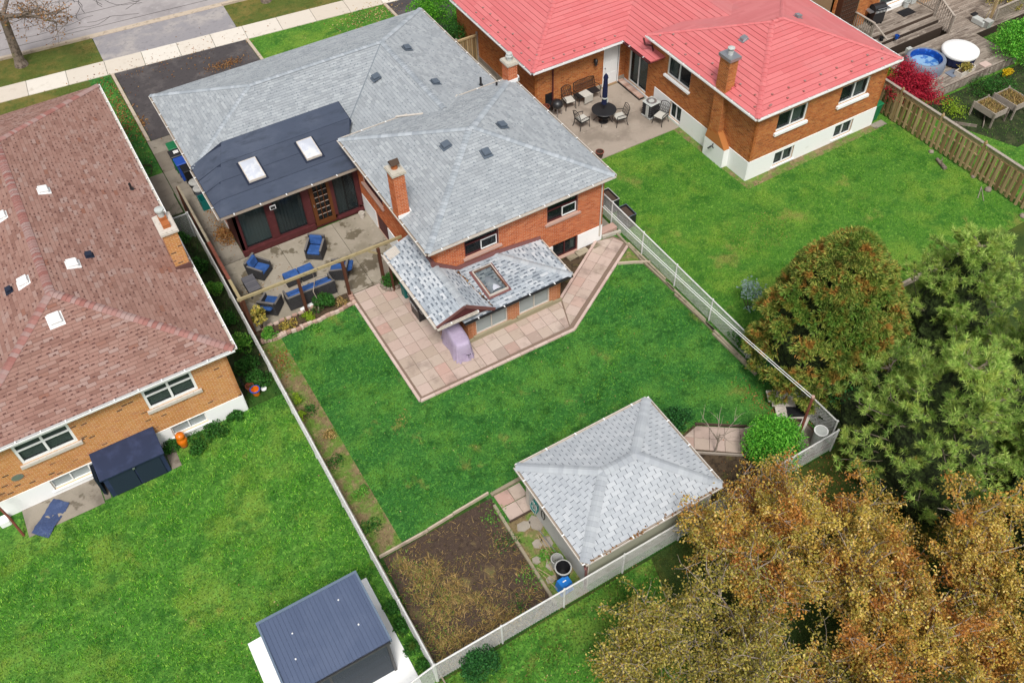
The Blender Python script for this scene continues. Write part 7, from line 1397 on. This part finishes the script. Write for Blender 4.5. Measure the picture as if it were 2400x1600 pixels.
# red maple
t = thing('red_maple', 'crimson Japanese maple beside the round hot tub and the tan board fence', 'tree', (36.0, 23.6, 0)); rg = np.random.default_rng(3); tr = MB(); cl = []
tr.tube([(0, 0, 0), (0, 0, .6)], [.08, .07], 6)
for i in range(12):
    a = i*.53*2; p, _ = limb(rg, (0, 0, .55), (math.cos(a), math.sin(a), rg.uniform(.4, 1.6)), rg.uniform(1.0, 1.6), 5, .14, .0); tr.tube(p, [.04, .03, .024, .018, .012, .006], 5); cl += [p[3], p[4], p[5]]
tr.build('branches', 'bark_dark', t, local=True); cl = np.array(cl); n = 15000; P = cl[rg.integers(0, len(cl), n)]+rg.normal(size=(n, 3))*np.array([.27, .27, .13]); P = P[P[:, 2] > .15]; V, F = leaf_arrays(P, .095, .5, .9); tag(npmesh('foliage', V, F, 'japan_maple', t, local=True), kind='stuff')
# ================================================================= GRASS, STRAW
patio_ex = [(6.9, 19.8), (13.9, 19.74), (18.66, 22.7), (18.3, 23.6), (9.7, 26.6), (6.9, 26.4)]
shed_ex = [(8.0, 10.3), (13.0, 10.3), (13.0, 14.1), (8.0, 14.1)]
grass([(3.55, 15.0), (18.6, 15.0), (18.6, 23.0), (6.95, 25.9), (3.7, 25.5)], 480, 'blade_main', .06, .026, [patio_ex, [(17.4, 21.95), (18.7, 21.2), (18.7, 23)]])
grass([(7.2, 13.9), (18.5, 13.2), (18.6, 15.05), (7.2, 15.05)], 420, 'blade_main', .06, .026, [shed_ex, [(7.15, 13.6), (8.5, 13.6), (8.5, 14.98), (7.15, 14.98)]])
grass([(-9, 4), (2.55, 4), (2.55, 22.2), (1.2, 22.9), (-1.6, 22.6), (-1.7, 21.8), (-4.4, 21.7), (-6.9, 21.6), (-9, 21.4)], 560, 'blade_left', .08, .03, [[(-1.95, 9.9), (2.2, 9.9), (2.2, 14.4), (-1.95, 14.3)]])
grass([(18.75, 14.65), (34.4, 14.65), (34.4, 22.9), (25.4, 22.9), (25.2, 28.1), (18.75, 28.1)], 360, 'blade_right', .06, .028)
grass([(34.7, 12), (44, 12), (44, 22.8), (34.7, 22.8)], 220, 'blade_right', .06, .02, [[(37.9, 19.9), (40.6, 19.9), (40.6, 21.3), (37.9, 21.3)]])
grass([(1.7, 39.2), (2.62, 39.2), (2.62, 48), (1.7, 48.3)], 250, 'blade_main', .05, .02)
grass([(10.25, 41), (18.2, 41), (18.2, 46.8), (10.25, 47.6)], 200, 'blade_right', .05, .022)
grass([(-6, 50.9), (2.6, 50.1), (2.6, 52.7), (-6, 53.5)], 200, 'blade_dull', .05, .022); grass([(10.2, 49.4), (22, 48.3), (22, 51), (10.3, 52)], 200, 'blade_dull', .05, .022); grass([(-8, 42), (2.6, 42), (2.6, 48.3), (-8, 49.3)], 130, 'blade_dull', .05, .022)
grass([(2.7, 15), (3.7, 15), (3.6, 25.6), (2.7, 25.6)], 420, 'blade_dull', .06, .016); grass([(2.7, 15), (3.7, 15), (3.6, 25.6), (2.7, 25.6)], 260, 'blade_left', .06, .016)
grass([(2.75, 10.3), (7.0, 10.3), (7.1, 13.2), (5.0, 13.4), (2.9, 14.7)], 150, 'straw', .12, .022, name='straw', lean=1.8); grass([(2.75, 10.3), (7.0, 10.3), (7.1, 14.8), (2.9, 14.7)], 130, 'straw', .09, .02, name='straw', lean=2.2)
grass([(2.75, 10.3), (3.6, 10.3), (4.3, 12.4), (3.9, 14.7), (2.75, 14.7)], 450, 'blade_left', .08, .02)
grass([(2.9, 10.3), (6.5, 10.3), (5.3, 11.4), (4.6, 13.2), (4.2, 14.6), (3.3, 14.6)], 900, 'straw', .10, .024, name='straw', lean=1.8)
grass([(1.3, 22.2), (2.58, 22.2), (2.58, 36), (1.3, 36)], 350, 'weed', .12, .02, name='weeds', lean=1.2)
grass([(2.7, 2.5), (30, 2.5), (30, 14.5), (18.8, 14.5), (18.8, 10.1), (2.7, 10.1)], 260, 'blade_olive', .08, .02)
grass([(2.7, 6), (9.5, 6.5), (10.5, 10.1), (2.7, 10.1)], 350, 'blade_left', .08, .026)
grass([(2.7, 8.6), (9, 8.6), (12, 10.05), (2.7, 10.05)], 260, 'blade_dull', .16, .018)
for (pl) in ([(16.9, 21.6), (17.1, 21.5), (16.5, 19.6), (15.2, 18.15), (13.7, 17.05), (12.6, 16.25), (12.5, 16.4), (13.5, 17.3), (15.0, 18.45), (16.3, 19.8)],): grass(pl, 260, 'blade_left', .06, .03)
grass([(5.3, 19.3), (6.3, 19.9), (6.4, 19.4), (5.5, 18.9)], 500, 'straw', .05, .03); grass([(22, 19.5), (25, 19), (25.5, 21), (23, 21.8)], 120, 'straw', .05, .03)
litter('fallen_leaves', None, 11, 7.2, 7, 2.6, 1500, 'pale_leaf', .0, .06); litter('fallen_leaves', None, 17, 9, 5, 3, 1500, 'dead_leaf', .0, .07); litter('fallen_leaves', None, 10, 18, 8, 4, 110, 'pale_leaf', .0, .05); litter('fallen_leaves', None, -3, 15, 6, 6, 90, 'pale_leaf', .0, .06); litter('fallen_leaves', None, 17.8, 13.0, .6, 1.2, 260, 'dead_leaf', .0, .06); litter('fallen_leaves', None, 3.2, 24.6, .4, .8, 220, 'dead_leaf', .03, .07)
